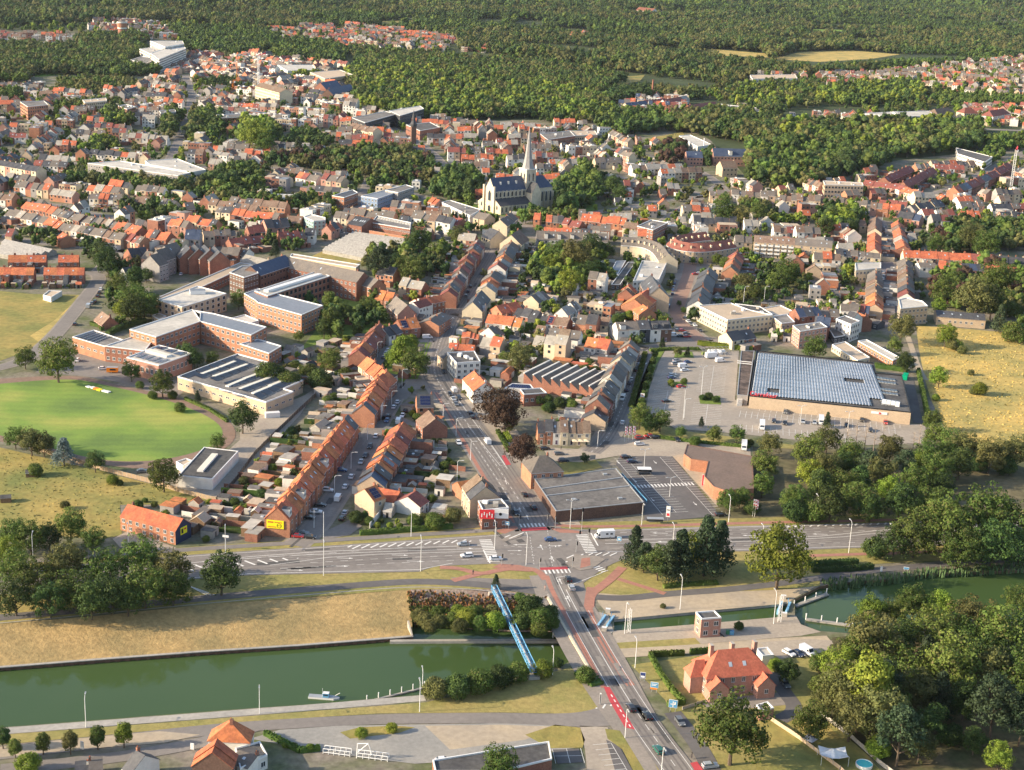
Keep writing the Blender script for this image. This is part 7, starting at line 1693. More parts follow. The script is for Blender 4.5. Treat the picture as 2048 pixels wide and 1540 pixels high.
T = """20,1135,92,w,g 75,1152,90,w,g 130,1122,80,r,o 150,1172,90,w,g 210,1132,90,w,g 225,1182,92,w,d 280,1112,80,r,g 290,1167,100,w,g 340,1132,85,w,o 345,1172,80,w,g 30,1190,84,w,d 100,1196,80,w,d 182,1198,66,r,d 255,1195,60,r,d
60,1076,60,r,g 140,1048,60,r,g 185,1078,46,r,g 25,1066,60,r,g 98,1072,50,r,d 15,1106,60,r,y 442,1143,76,r,d 115,715,76,r,g 50,712,40,r,g 262,740,36,r,g 325,765,46,r,g 485,832,54,r,d 435,882,30,r,g
30,872,40,r,g 62,880,50,r,o 88,886,44,r,o 127,897,46,s,d 190,922,36,r,d 327,946,60,r,g 70,940,30,b,g 235,567,44,r,g 262,590,50,r,g 288,602,58,r,g 246,618,36,r,y 268,615,50,r,d 157,690,20,r,g 205,505,46,r,d 216,522,50,r,d
235,527,26,r,c 270,553,30,o,d 292,548,26,r,d 477,597,34,r,g 370,703,38,r,d 388,716,36,r,d 424,716,26,r,g 598,670,20,r,g 658,600,26,o,g 690,622,34,r,d 662,640,36,o,g 648,655,34,r,d 735,612,36,r,g 770,635,20,r,g 660,717,46,r,g
806,702,44,o,y 822,690,30,o,y 790,715,36,r,y 831,721,54,r,g 993,806,92,w,c 1010,825,70,r,c 1045,897,60,r,c 1020,850,24,r,y 1040,712,52,r,o 995,684,26,r,y 1010,714,26,b,g 975,680,24,b,d 760,522,50,p,o 790,525,34,r,d 838,480,50,r,d 872,500,36,r,g
826,538,50,r,g 805,530,34,r,g 918,470,34,r,o 845,520,30,r,d 1155,510,62,r,o 1182,492,46,r,d 1140,562,46,r,y 1110,500,36,r,g 1100,528,36,r,y 1130,520,40,r,g 1175,540,36,r,d 1216,500,28,r,g
1280,830,44,r,g 1322,838,40,r,g 1300,846,34,r,d 1428,866,30,r,g 1475,866,32,r,g 1362,862,20,r,g 1403,845,12,c,d 1655,842,18,c,d 1630,692,44,r,g 1805,652,52,r,o 1812,722,36,r,d 1790,690,30,r,g 1325,688,13,c,d 1310,706,13,o,g 1306,722,13,o,g 1302,738,14,o,g 1298,754,14,o,d 1292,772,14,o,g 1288,790,14,o,g 1284,806,16,o,g
1355,702,18,r,o 1375,706,12,c,d 1342,764,14,b,y 1368,762,14,b,g 1405,795,14,b,d 1418,792,18,b,d 1432,798,16,b,d 1345,770,10,b,g 1540,885,44,r,o 1530,925,52,r,g 1525,968,44,r,g 1480,992,48,w,g 1455,998,40,r,g 1505,1015,34,b,d
1618,895,60,r,g 1650,935,62,r,o 1682,968,74,w,g 1722,992,80,w,g 1702,905,52,r,g 1762,945,60,r,o 1802,1002,64,r,d 1832,962,62,r,g 1872,935,62,r,g 1862,1003,60,r,g 1902,885,52,r,g 1742,1014,62,w,d 1662,1006,62,r,d 1600,992,62,w,g 1592,1022,52,b,d 1630,1024,50,b,g 1782,895,50,r,o 1882,972,52,r,d 1920,925,56,r,d 1622,945,52,r,y 1580,1000,40,r,g 1655,875,50,r,o 1740,930,50,p,o 1690,930,50,r,d 1810,925,46,p,o 1850,905,50,r,g 1835,930,40,r,y 1778,980,52,r,y 1720,960,40,o,d 1640,970,44,o,d
1865,838,38,r,g 1872,868,46,r,g 1928,892,60,r,o 1982,908,62,r,o 2032,902,62,r,o 1958,928,40,b,d 2012,932,46,b,d 1895,905,46,r,g
1832,1062,104,w,g 1790,1080,74,w,d 1900,1045,124,w,g 1962,1022,134,w,g 2024,1042,120,w,g 1990,1082,104,w,d 1922,1092,92,w,g 1750,1097,50,b,d 2044,1090,80,w,d
1270,1102,50,c,d 1290,1110,44,p,d 1318,1122,62,r,d 1360,1118,60,c,d 1385,1098,66,r,y 1412,1102,70,c,d 1440,1098,58,c,d 1340,1130,50,c,d 1560,1106,114,r,y
1745,1285,110,r,o 1690,1375,96,r,o 1740,1370,90,o,y 1802,1330,110,w,g 1762,1425,100,r,o 1852,1252,110,w,g 1902,1325,112,r,g 1952,1232,100,w,o 2012,1262,110,r,g 2036,1345,100,r,g 1972,1302,96,w,d 1680,1332,76,r,y 1702,1432,84,r,o 1802,1462,90,p,o 1990,1405,96,p,g 1880,1212,60,r,y 1742,1222,62,r,y 1792,1226,56,r,g 1830,1202,66,r,g 2000,1512,56,r,y 1622,1440,70,r,g 1577,1342,46,r,d 1552,1330,30,b,y 1640,1322,40,r,g 1930,1400,70,r,d 1862,1442,66,r,d 2046,1432,76,p,g 2040,1200,72,w,g 1766,1365,80,p,o 1835,1385,84,r,o 1640,1370,44,b,g 1655,1400,54,r,o 1905,1470,50,b,d 1950,1480,50,r,d 1758,1495,50,b,y 1720,1300,66,o,g 1800,1275,70,r,d 1850,1330,60,c,d 1880,1400,60,c,d 1925,1270,80,r,g 1990,1340,66,o,o 1700,1300,60,r,g 1840,1490,60,r,o 1785,1405,70,r,g
1467,1450,132,r,g 1000,1527,72,r,g 870,1378,52,b,o 915,1373,58,b,d 960,1364,60,b,g 1000,1354,52,b,d 1035,1346,46,b,g 1087,1338,42,b,y 1115,1325,24,b,d 1172,1350,40,b,g
838,1225,20,b,o 915,1222,30,b,y 950,1225,34,b,g 985,1222,30,b,o 875,1225,30,b,g 1100,1225,34,b,d 1105,1245,30,b,g 1040,1245,40,b,d 860,1252,30,b,o 1078,1258,34,b,g 920,1252,34,b,o 848,1238,34,b,o 880,1243,34,b,o 905,1240,34,b,g 932,1236,46,b,y 962,1246,38,b,g 990,1243,44,b,y 1060,1216,56,b,d 1082,1238,54,b,g 1040,1195,24,b,g 992,1166,18,c,g 830,1232,20,b,o
30,1494,26,o,g 85,1484,29,o,g 140,1482,31,o,o 195,1472,31,o,g 247,1467,33,o,y 55,1528,50,b,y 5,1472,30,o,d 723,1466,26,b,y 783,1456,24,b,y 570,1491,12,b,y 590,1491,12,b,g 620,1495,18,b,y
1478,1252,20,b,g 1326,1212,12,b,o 1300,1170,0,b,g 1560,560,36,r,g 1576,542,46,r,g 1490,565,36,r,o 1512,585,30,r,g 1434,518,20,r,y 1450,525,22,r,g 1362,512,14,r,d 1386,520,10,o,g 1402,522,10,o,y 1344,555,10,o,d 1343,535,10,o,d 1331,600,12,o,d 1239,590,20,r,g 1238,640,26,r,g 1330,640,26,r,g 1358,606,10,r,g 1367,620,12,r,g 1260,630,22,b,y
1945,472,52,r,o 1975,484,52,r,g 1872,488,36,r,g 1892,475,26,r,c 1995,560,70,r,g 1955,592,74,r,o 1890,580,52,r,g 2035,585,44,r,c 1912,560,40,r,g 1880,612,30,r,y 2025,620,40,b,g 2000,640,30,c,g 1985,600,60,r,g 1692,438,34,r,y 1668,432,36,r,d 1652,452,36,r,d 1450,425,46,r,g 1482,432,40,r,o 1520,424,34,r,g 1446,402,34,r,g 1700,455,26,r,g
1920,672,0,r,g 1893,668,40,r,y 1905,690,26,b,o 1880,752,36,r,y 1960,778,30,b,y 1925,700,20,b,o 1942,745,14,b,o 2030,665,50,b,g 1872,795,16,b,y 1915,690,24,b,y 1948,782,18,b,o
512,272,54,r,y 530,285,40,r,g 597,298,24,c,d 1225,370,40,r,d 1240,385,30,r,d 1395,420,20,r,g 1075,1500,0,r,g 550,500,20,c,g 538,478,20,c,d 305,1020,0,r,g 600,880,14,b,g 560,905,16,b,y 545,935,18,b,g 590,920,14,b,g 520,1010,18,b,g 640,840,14,b,g 655,800,22,b,g 620,1010,0,b,g 700,890,12,b,g 890,930,20,b,g 875,950,26,b,g 905,930,18,b,g 850,955,20,b,d
730,1030,14,o,d 738,1042,20,b,g 712,1035,30,b,d 800,1052,14,b,y 780,1050,14,b,y 755,1050,14,b,y 830,1040,30,b,g 870,1042,40,b,g 905,1032,36,b,o 1000,893,0,b,g 555,1035,0,b,g 540,750,60,b,g 580,765,50,b,g 640,760,50,b,d 615,745,40,b,g 690,745,26,b,g 560,750,40,b,d 360,815,24,b,g 345,790,20,b,g 395,795,14,c,d 305,790,20,b,g 280,770,18,b,g
420,1005,16,b,y 390,1000,16,b,g 225,960,24,b,y 240,965,14,b,g 290,1000,12,b,g 75,945,20,b,g 130,1010,20,b,o 300,920,0,b,g 1170,915,18,r,d 1155,840,0,b,g 1080,800,18,r,d 1095,800,26,b,d 1120,805,26,b,d 1145,810,24,b,g 1100,815,26,b,d 1090,815,14,r,y 1180,725,20,b,g 1170,740,26,b,g 1150,750,26,b,y 1140,735,20,b,d 1190,740,20,b,g 1060,700,22,b,g
1390,882,24,b,g 1500,885,16,b,g 590,730,22,b,g"""
KN = {'w': 'wide', 'r': 'round', 'o': 'oval', 'c': 'conifer', 's': 'spruce', 'p': 'pine', 'b': 'bush'}
for it in T.split():
 a, b, w, k, c = it.split(',')
 if float(w) > 0: tpx(float(a), float(b), float(w), KN[k], c)
# bare trees in the copse
for k, (px, py) in enumerate(((1690, 890), (1728, 885), (1745, 895), (1762, 885), (1822, 905), (1835, 890), (1710, 880))):
 q = P(px, py+20); e = link('dead_tree', None, None, (q.x, q.y, 0), random.random()*6, 14, label=f'bare dead tree in the copse below the supermarket, {nth(k+1)} from the left', cat='tree', group='bare trees in the copse')
 b = MB(); rs = random.Random(k); b.bar((0, 0, 0), (0, 0, .95), .018, DEADW, 5, .004)
 for i in range(26): z = rs.uniform(.35, .92); a = rs.uniform(0, 6.28); l = (1.05-z)*.42; b.bar((0, 0, z), (math.cos(a)*l, math.sin(a)*l, z+rs.uniform(-.03, .08)), .006, DEADW, 3, .002)
 b.build('trunk', e)
# shrubs in the gardens: the nearest are objects, the others one mass
SHRUBS.sort(key=lambda s: s[1]); nb = max(0, 285-len(DONE_B))
SH2 = [s for s in SHRUBS[:nb]]; SH3 = SHRUBS[nb:]
for (x, y, h) in SH2: tree(x, y, h, 'bush', random.choice('ggdyo'))
nearest_labels(DONE_T, 'tree'); nearest_labels(DONE_B, 'shrub'); nearest_labels(DONE_C, 'tree')
print('trees', len(DONE_T), len(DONE_B), len(DONE_C))
# woods as one mass: instances of leafy trees on points
def tree_single(col, kind, v):
 """trunk and crown in one mesh, 1 m high"""
 src = crown(kind, col, v, lo=True); tr = TRUNK[kind][0]
 vs = [tuple(x.co) for x in src.vertices]; n = len(vs); fs = [tuple(p.vertices) for p in src.polygons]; mi = [0]*len(fs)
 vs += [tuple(x.co) for x in tr.vertices]; fs += [tuple(i+n for i in p.vertices) for p in tr.polygons]; mi += [1]*len(tr.polygons)
 me = bpy.data.meshes.new('woodland_tree'); me.from_pydata(vs, [], fs); me.materials.append(src.materials[0]); me.materials.append(BARK); me.polygons.foreach_set('material_index', mi); me.update()
 return me
def wood(name, pts, cols, label):
 """pts: (x, y, height, kind index)"""
 c = bpy.data.collections.new(name+'_kinds')
 for i, (cl, kd) in enumerate(cols):
  o = bpy.data.objects.new('kind_%02d' % i, tree_single(cl, kd, i % 3)); c.objects.link(o)
 me = bpy.data.meshes.new(name); me.from_pydata([(p[0], p[1], 0) for p in pts], [], [])
 for nm, tp, k in (('h', 'FLOAT', 2), ('k', 'INT', 3)):
  at = me.attributes.new(nm, tp, 'POINT'); at.data.foreach_set('value', [p[k] for p in pts])
 o = link(name, me, None, kind='stuff', label=label)
 ng = bpy.data.node_groups.new(name, 'GeometryNodeTree'); ng.interface.new_socket('Geometry', in_out='INPUT', socket_type='NodeSocketGeometry'); ng.interface.new_socket('Geometry', in_out='OUTPUT', socket_type='NodeSocketGeometry')
 N = ng.nodes; L = ng.links; gi = N.new('NodeGroupInput'); go = N.new('NodeGroupOutput'); ip = N.new('GeometryNodeInstanceOnPoints'); ci = N.new('GeometryNodeCollectionInfo')
 ci.inputs['Collection'].default_value = c; ci.inputs['Separate Children'].default_value = True; ci.inputs['Reset Children'].default_value = True
 ip.inputs['Pick Instance'].default_value = True
 na = N.new('GeometryNodeInputNamedAttribute'); na.data_type = 'FLOAT'; na.inputs[0].default_value = 'h'
 nk = N.new('GeometryNodeInputNamedAttribute'); nk.data_type = 'INT'; nk.inputs[0].default_value = 'k'
 rv = N.new('FunctionNodeRandomValue'); rv.data_type = 'FLOAT_VECTOR'; rv.inputs[0].default_value = (0, 0, 0); rv.inputs[1].default_value = (0, 0, 6.28)
 L.new(gi.outputs[0], ip.inputs['Points']); L.new(ci.outputs[0], ip.inputs['Instance']); L.new(na.outputs['Attribute'], ip.inputs['Scale']); L.new(nk.outputs['Attribute'], ip.inputs['Instance Index'])
 L.new(rv.outputs[0], ip.inputs['Rotation']); L.new(ip.outputs[0], go.inputs[0])
 md = o.modifiers.new('trees', 'NODES'); md.node_group = ng
 return o
COLS = [('g', 'round'), ('g', 'wide'), ('d', 'round'), ('d', 'wide'), ('y', 'round'), ('o', 'round'), ('o', 'wide'), ('c', 'round'), ('g', 'oval'), ('d', 'oval')]
KI = {'g': (0, 1, 8), 'd': (2, 3, 9), 'y': (4,), 'o': (5, 6), 'c': (7,)}
pts = []
def jit_grid(pw, sp, cond=None):
 xs = [p[0] for p in pw]; ys = [p[1] for p in pw]; nx = int((max(xs)-min(xs))/sp)+1; ny = int((max(ys)-min(ys))/sp)+1
 gx, gy = np.meshgrid(np.arange(nx), np.arange(ny)); gx = (min(xs)+(gx+np.random.uniform(-.4, .4, gx.shape)+.5*(gy % 2))*sp).ravel(); gy = (min(ys)+(gy+np.random.uniform(-.4, .4, gy.shape))*sp).ravel()
 ok = inpoly(gx, gy, pw); return gx[ok], gy[ok]
for pw, sp, ht, kinds in WOODW:
 X, Y = jit_grid(pw, sp)
 for x, y in zip(X, Y):
  if occ_at(x, y) in (1, 2): continue
  pts.append((x, y, ht*random.uniform(.6, 1.12), random.choice(KI[random.choice(kinds)])))
print('park trees', len(pts))
# scattered town trees on what is still free
def scatter(poly, n, h=(4, 10), kinds='ggdoy', val=(0,)):
 pw = [tuple(P(a, b).xy) for a, b in poly]; xs = [p[0] for p in pw]; ys = [p[1] for p in pw]
 X = np.random.uniform(min(xs), max(xs), n); Y = np.random.uniform(min(ys), max(ys), n); ok = inpoly(X, Y, pw); c = 0
 for x, y in zip(X[ok], Y[ok]):
  if occ_at(x, y) in val: pts.append((x, y, random.uniform(*h), random.choice(KI[random.choice(kinds)]))); c += 1
 return c
scatter(A_, 11000, (3, 9.5)); scatter([(1500, 158), (1700, 150), (2100, 112), (2100, 262), (1900, 250), (1640, 215)], 2600, (6, 13))
scatter([(430, 85), (560, 60), (720, 55), (900, 80), (900, 105), (560, 100)], 1300, (5, 11)); scatter([(-80, 60), (340, 45), (560, 60), (700, 130), (430, 150), (340, 80)], 1500, (6, 14))
scatter([(500, 700), (620, 700), (770, 650), (900, 640), (960, 560), (1040, 500), (1200, 500), (1270, 600), (1260, 700), (1180, 830), (1040, 760), (880, 830), (930, 1000), (880, 1050), (520, 1080), (440, 1060)], 700, (1.5, 4), 'gydo')
scatter([(1380, 580), (1480, 500), (1640, 500), (1760, 510), (1760, 650), (1640, 680), (1560, 690), (1480, 640)], 500, (2.5, 7))
for (x, y, h) in SH3: pts.append((x, y, h*1.1, random.choice(KI[random.choice('ggydo')])))
wood('park_trees', pts, COLS, 'leafy parks, garden trees and avenues between the far houses')
# far forest: everything beyond the town
far = []; FIELD = [[tuple(P(a, b).xy) for a, b in q] for q in ([(1525, 128), (1590, 104), (1700, 100), (1815, 110), (1760, 132), (1640, 140)], [(1385, 106), (1420, 97), (1530, 107), (1545, 126), (1440, 122)], [(925, 136), (1005, 132), (1018, 160), (985, 168), (935, 158)],
  [(1095, 156), (1190, 149), (1192, 172), (1110, 180)], [(1150, 170), (1190, 158), (1295, 150), (1285, 176), (1200, 192)], [(65, 142), (135, 140), (128, 151), (70, 156)], [(755, 42), (830, 40), (832, 56), (760, 57)], [(1615, 58), (1695, 60), (1690, 74), (1620, 73)], [(1030, 40), (1090, 42), (1085, 54), (1035, 52)], [(960, 38), (1010, 40), (1005, 50), (962, 48)], [(1560, 86), (1600, 84), (1640, 92), (1580, 98)], [(1840, 60), (1900, 62), (1880, 72), (1845, 70)], [(1300, 96), (1370, 94), (1365, 108), (1310, 110)], [(1450, 136), (1500, 134), (1500, 146), (1460, 148)], [(1130, 108), (1190, 106), (1185, 120), (1135, 121)], [(850, 112), (900, 112), (905, 124), (860, 124)], [(1700, 76), (1780, 78), (1770, 88), (1705, 86)], [(1200, 70), (1260, 72), (1250, 82), (1205, 80)], [(1980, 44), (2048, 46), (2040, 54), (1985, 52)], [(1120, 56), (1180, 58), (1170, 68), (1125, 66)])]
def forest(poly, sp, h, kinds):
 pw = [tuple(P(a, b).xy) for a, b in poly]; X, Y = jit_grid(pw, sp); keep = np.ones(len(X), bool)
 for f in FIELD: keep &= ~inpoly(X, Y, f)
 for x, y in zip(X[keep], Y[keep]):
  if occ_at(x, y) in (1, 2, 3): continue
  g = math.sin(x/230+2*math.sin(y/310))+math.sin(y/180+x/400)
  ks = kinds if g > -.6 else 'ddg'
  g2 = math.sin(x/97+3*math.sin(y/260))+math.sin(y/75+2*math.sin(x/190))
  if g2 < -1.4 or (g2 > 1.5 and random.random() < .4): continue
  far.append((x, y, h*random.uniform(.45, 1.35)*(1+.2*g2), random.choice(KI[random.choice(ks)])))
forest([(-200, 60), (340, 44), (560, 58), (720, 52), (900, 76), (920, 100), (1100, 128), (1300, 150), (1280, 200), (1400, 200), (1500, 158), (1700, 148), (1800, 140), (2300, 100), (2300, 62), (1600, 40), (1000, 20), (-200, 22)], 11.5, 14, 'odgodod')
forest([(-200, 25), (1000, 20), (1600, 40), (2300, 63), (2300, 30), (1600, 8), (800, -6), (-200, -12)], 18, 19, 'gddo')
forest([(-400, -10), (800, -5), (1600, 9), (2500, 34), (2500, 10), (1600, -20), (800, -40), (-400, -50)], 34, 28, 'gd')
print('forest', len(far))
wood('forest', far, COLS, 'unbroken green forest reaching to the far hills')
# vehicles
PAINT = {}
def paint(c):
 cols = {'white': (.75, .75, .76), 'silver': (.42, .44, .46), 'grey': (.16, .17, .18), 'black': (.018, .018, .02), 'blue': (.04, .09, .22), 'red': (.45, .03, .03), 'green': (.02, .12, .09), 'dark blue': (.02, .03, .07)}
 if c not in PAINT:
  m, nt, b = _new('car_paint_'+c.replace(' ', '_')); b.inputs['Base Color'].default_value = (*cols[c], 1); b.inputs['Roughness'].default_value = .3; b.inputs['Coat Weight'].default_value = .6; b.inputs['Metallic'].default_value = .2 if c in ('silver', 'grey', 'blue') else 0
  PAINT[c] = m
 return PAINT[c]
LAMPM = mat('headlamp_glass', (.7, .7, .68), .15, .02, 1); TAILM = mat('tail_lamp', (.4, .02, .02), .2, .02, 1); TYRE = mat('tyre_rubber', (.02, .02, .02), .9, .1, 3)
def profile(pts, w, m, name, parent, wtop=None):
 """side profile (x, z) swept across the width; wtop narrows what is above z>1"""
 b = MB(); n = len(pts)
 def wy(z): return w/2 if z < 1.0 or not wtop else lerp(w/2, wtop/2, min(1, (z-1.0)/.45))
 for i in range(n):
  (x0, z0), (x1, z1) = pts[i], pts[(i+1) % n]
  b.poly([(x0, -wy(z0), z0), (x0, wy(z0), z0), (x1, wy(z1), z1), (x1, -wy(z1), z1)], m)
 b.poly([(x, -wy(z), z) for x, z in pts], m); b.poly([(x, wy(z), z) for x, z in reversed(pts)], m); return b.build(name, parent)
WHEEL = None
def wheel(parent, x, y, r=.32):
 global WHEEL
 if WHEEL is None:
  b = MB(); b.bar((0, -.1, 0), (0, .1, 0), .32, TYRE, 12); b.bar((0, -.11, 0), (0, -.12, 0), .19, METG, 8); b.bar((0, .11, 0), (0, .12, 0), .19, METG, 8); WHEEL = b.mesh('wheel')
 link('wheel', WHEEL, parent, (x, y, r), 0, r/.32)
PROTO = {}
def car_proto(kind, colr):
 if (kind, colr) in PROTO: return PROTO[(kind, colr)]
 r = link({'van': 'van', 'camper': 'camper_van', 'truck': 'box_truck'}.get(kind, 'car'), None); pm = paint(colr)
 if kind in ('car', 'suv', 'estate'):
  h = 1.65 if kind == 'suv' else 1.45; bk = -2.1; rb = -1.75 if kind != 'car' else -1.2
  profile([(bk, .3), (2.15, .3), (2.2, .62), (2.0, .78), (1.0, .95), (-1.9, 1.0), (bk, .85)], 1.78, pm, 'body', r)
  profile([(-1.85 if kind != 'car' else -1.75, .98), (1.0, .95), (.35, h-.06), (rb, h-.06)], 1.66, GLASS, 'window', r, 1.3)
  profile([(rb-.02, h-.07), (.33, h-.07), (.25, h), (rb+.1, h)], 1.4, pm, 'roof', r)
  for y in (-.6, .6):
   b = MB(); b.box((2.1, y), 0, .2, .4, .58, .74, LAMPM); b.build('headlight', r); b = MB(); b.box((bk+.02, y), 0, .1, .35, .65, .85, TAILM); b.build('tail_light', r)
  for x in (-1.3, 1.35):
   for y in (-.82, .82): wheel(r, x, y)
 elif kind == 'van':
  profile([(-2.7, .35), (2.6, .35), (2.65, .8), (2.4, 1.05), (1.7, 1.2), (1.2, 2.15), (-2.65, 2.2)], 1.95, pm, 'body', r)
  b = MB(); b.poly([(1.72, -.85, 1.22), (1.72, .85, 1.22), (1.27, .8, 2.05), (1.27, -.8, 2.05)], GLASS)
  for y in (-.99, .99): b.poly([(1.5, y, 1.25), (.6, y, 1.25), (.6, y, 1.9), (1.2, y, 1.9)], GLASS)
  b.build('window', r)
  for x in (-1.8, 1.8):
   for y in (-.9, .9): wheel(r, x, y, .36)
 else:
  L = 6.8 if kind == 'camper' else 7.2
  profile([(-L/2, .5), (L/2-1.6, .5), (L/2-1.6, 3.0), (-L/2, 3.0)], 2.25, pm, 'cargo_box' if kind == 'truck' else 'body', r)
  profile([(L/2-1.7, .4), (L/2, .4), (L/2, 1.1), (L/2-.5, 1.3), (L/2-1.0, 2.1), (L/2-1.7, 2.2)], 2.1, pm, 'cab', r)
  b = MB(); b.poly([(L/2-.48, -.9, 1.33), (L/2-.48, .9, 1.33), (L/2-.93, .85, 2.0), (L/2-.93, -.85, 2.0)], GLASS)
  for s in (-1, 1):
   if kind == 'camper':
    for x in (-2.2, -.6): b.box((x, s*1.13), 0, .9, .04, 1.6, 2.2, GLASS)
   b.box((L/2-1.2, s*1.06), 0, .7, .04, 1.3, 1.9, GLASS)
  b.build('window', r)
  if kind == 'camper': profile([(L/2-1.7, 2.1), (L/2-.9, 2.15), (L/2-1.2, 2.9), (L/2-1.7, 3.0)], 2.2, pm, 'alcove', r)
  for x in (-L/2+1.6, L/2-1.1):
   for y in (-1.0, 1.0): wheel(r, x, y, .4)
 COL.objects.unlink(r); ch = [o for o in bpy.data.objects if o.parent == r]
 for o in ch: COL.objects.unlink(o)
 PROTO[(kind, colr)] = (r, ch); return PROTO[(kind, colr)]
RDIR = {'h': ((700, 1110), (900, 1098)), 'k': ((1250, 1085), (1500, 1078)), 'm': ((900, 800), (1012, 960)), 'n': ((905, 628), (985, 497)), 'w': ((665, 1005), (755, 850)), 's': ((1185, 1278), (1262, 1408)), 't': ((1262, 1408), (1345, 1525)),
  'e': ((1208, 885), (1276, 735)), 'c': ((1777, 570), (1772, 500)), 'p': ((1340, 765), (1375, 762)), 'q': ((1484, 838), (1482, 852)), 'j': ((1105, 1120), (1122, 1160)), 'v': ((1375, 1462), (1405, 1505)), 'l': ((140, 635), (200, 560)), 'a': ((1355, 640), (1378, 550)), 'z': ((1240, 925), (1290, 922)), 'u': ((1570, 1300), (1590, 1312)), 'y': ((850, 470), (950, 480)), 'f': ((560, 1055), (640, 1060))}
CARS = []
def car(px, py, colr, rd, kind='car', rev=0, where=''):
 a, b = (P(*p).xy for p in RDIR[rd]); d = b-a; ang = math.atan2(d.y, d.x)+(math.pi if rev else 0)+random.uniform(-.03, .03)
 q = P(px, py, .6); r, ch = car_proto(kind, colr); c = r.copy(); COL.objects.link(c); c.location = (q.x, q.y, .15 if occ_at(q.x, q.y) == 1 else .1); c.rotation_euler = (0, 0, ang)
 for o in ch: x = o.copy(); x.parent = c; COL.objects.link(x)
 nm = {'suv': 'tall car', 'estate': 'estate car', 'camper': 'camper van', 'truck': 'box truck'}.get(kind, kind)
 c['category'] = {'van': 'van', 'camper': 'camper van', 'truck': 'truck'}.get(kind, 'car'); c['group'] = 'cars and vans on the streets'; CARS.append((c, q.x, q.y, f'{colr} {nm}'))
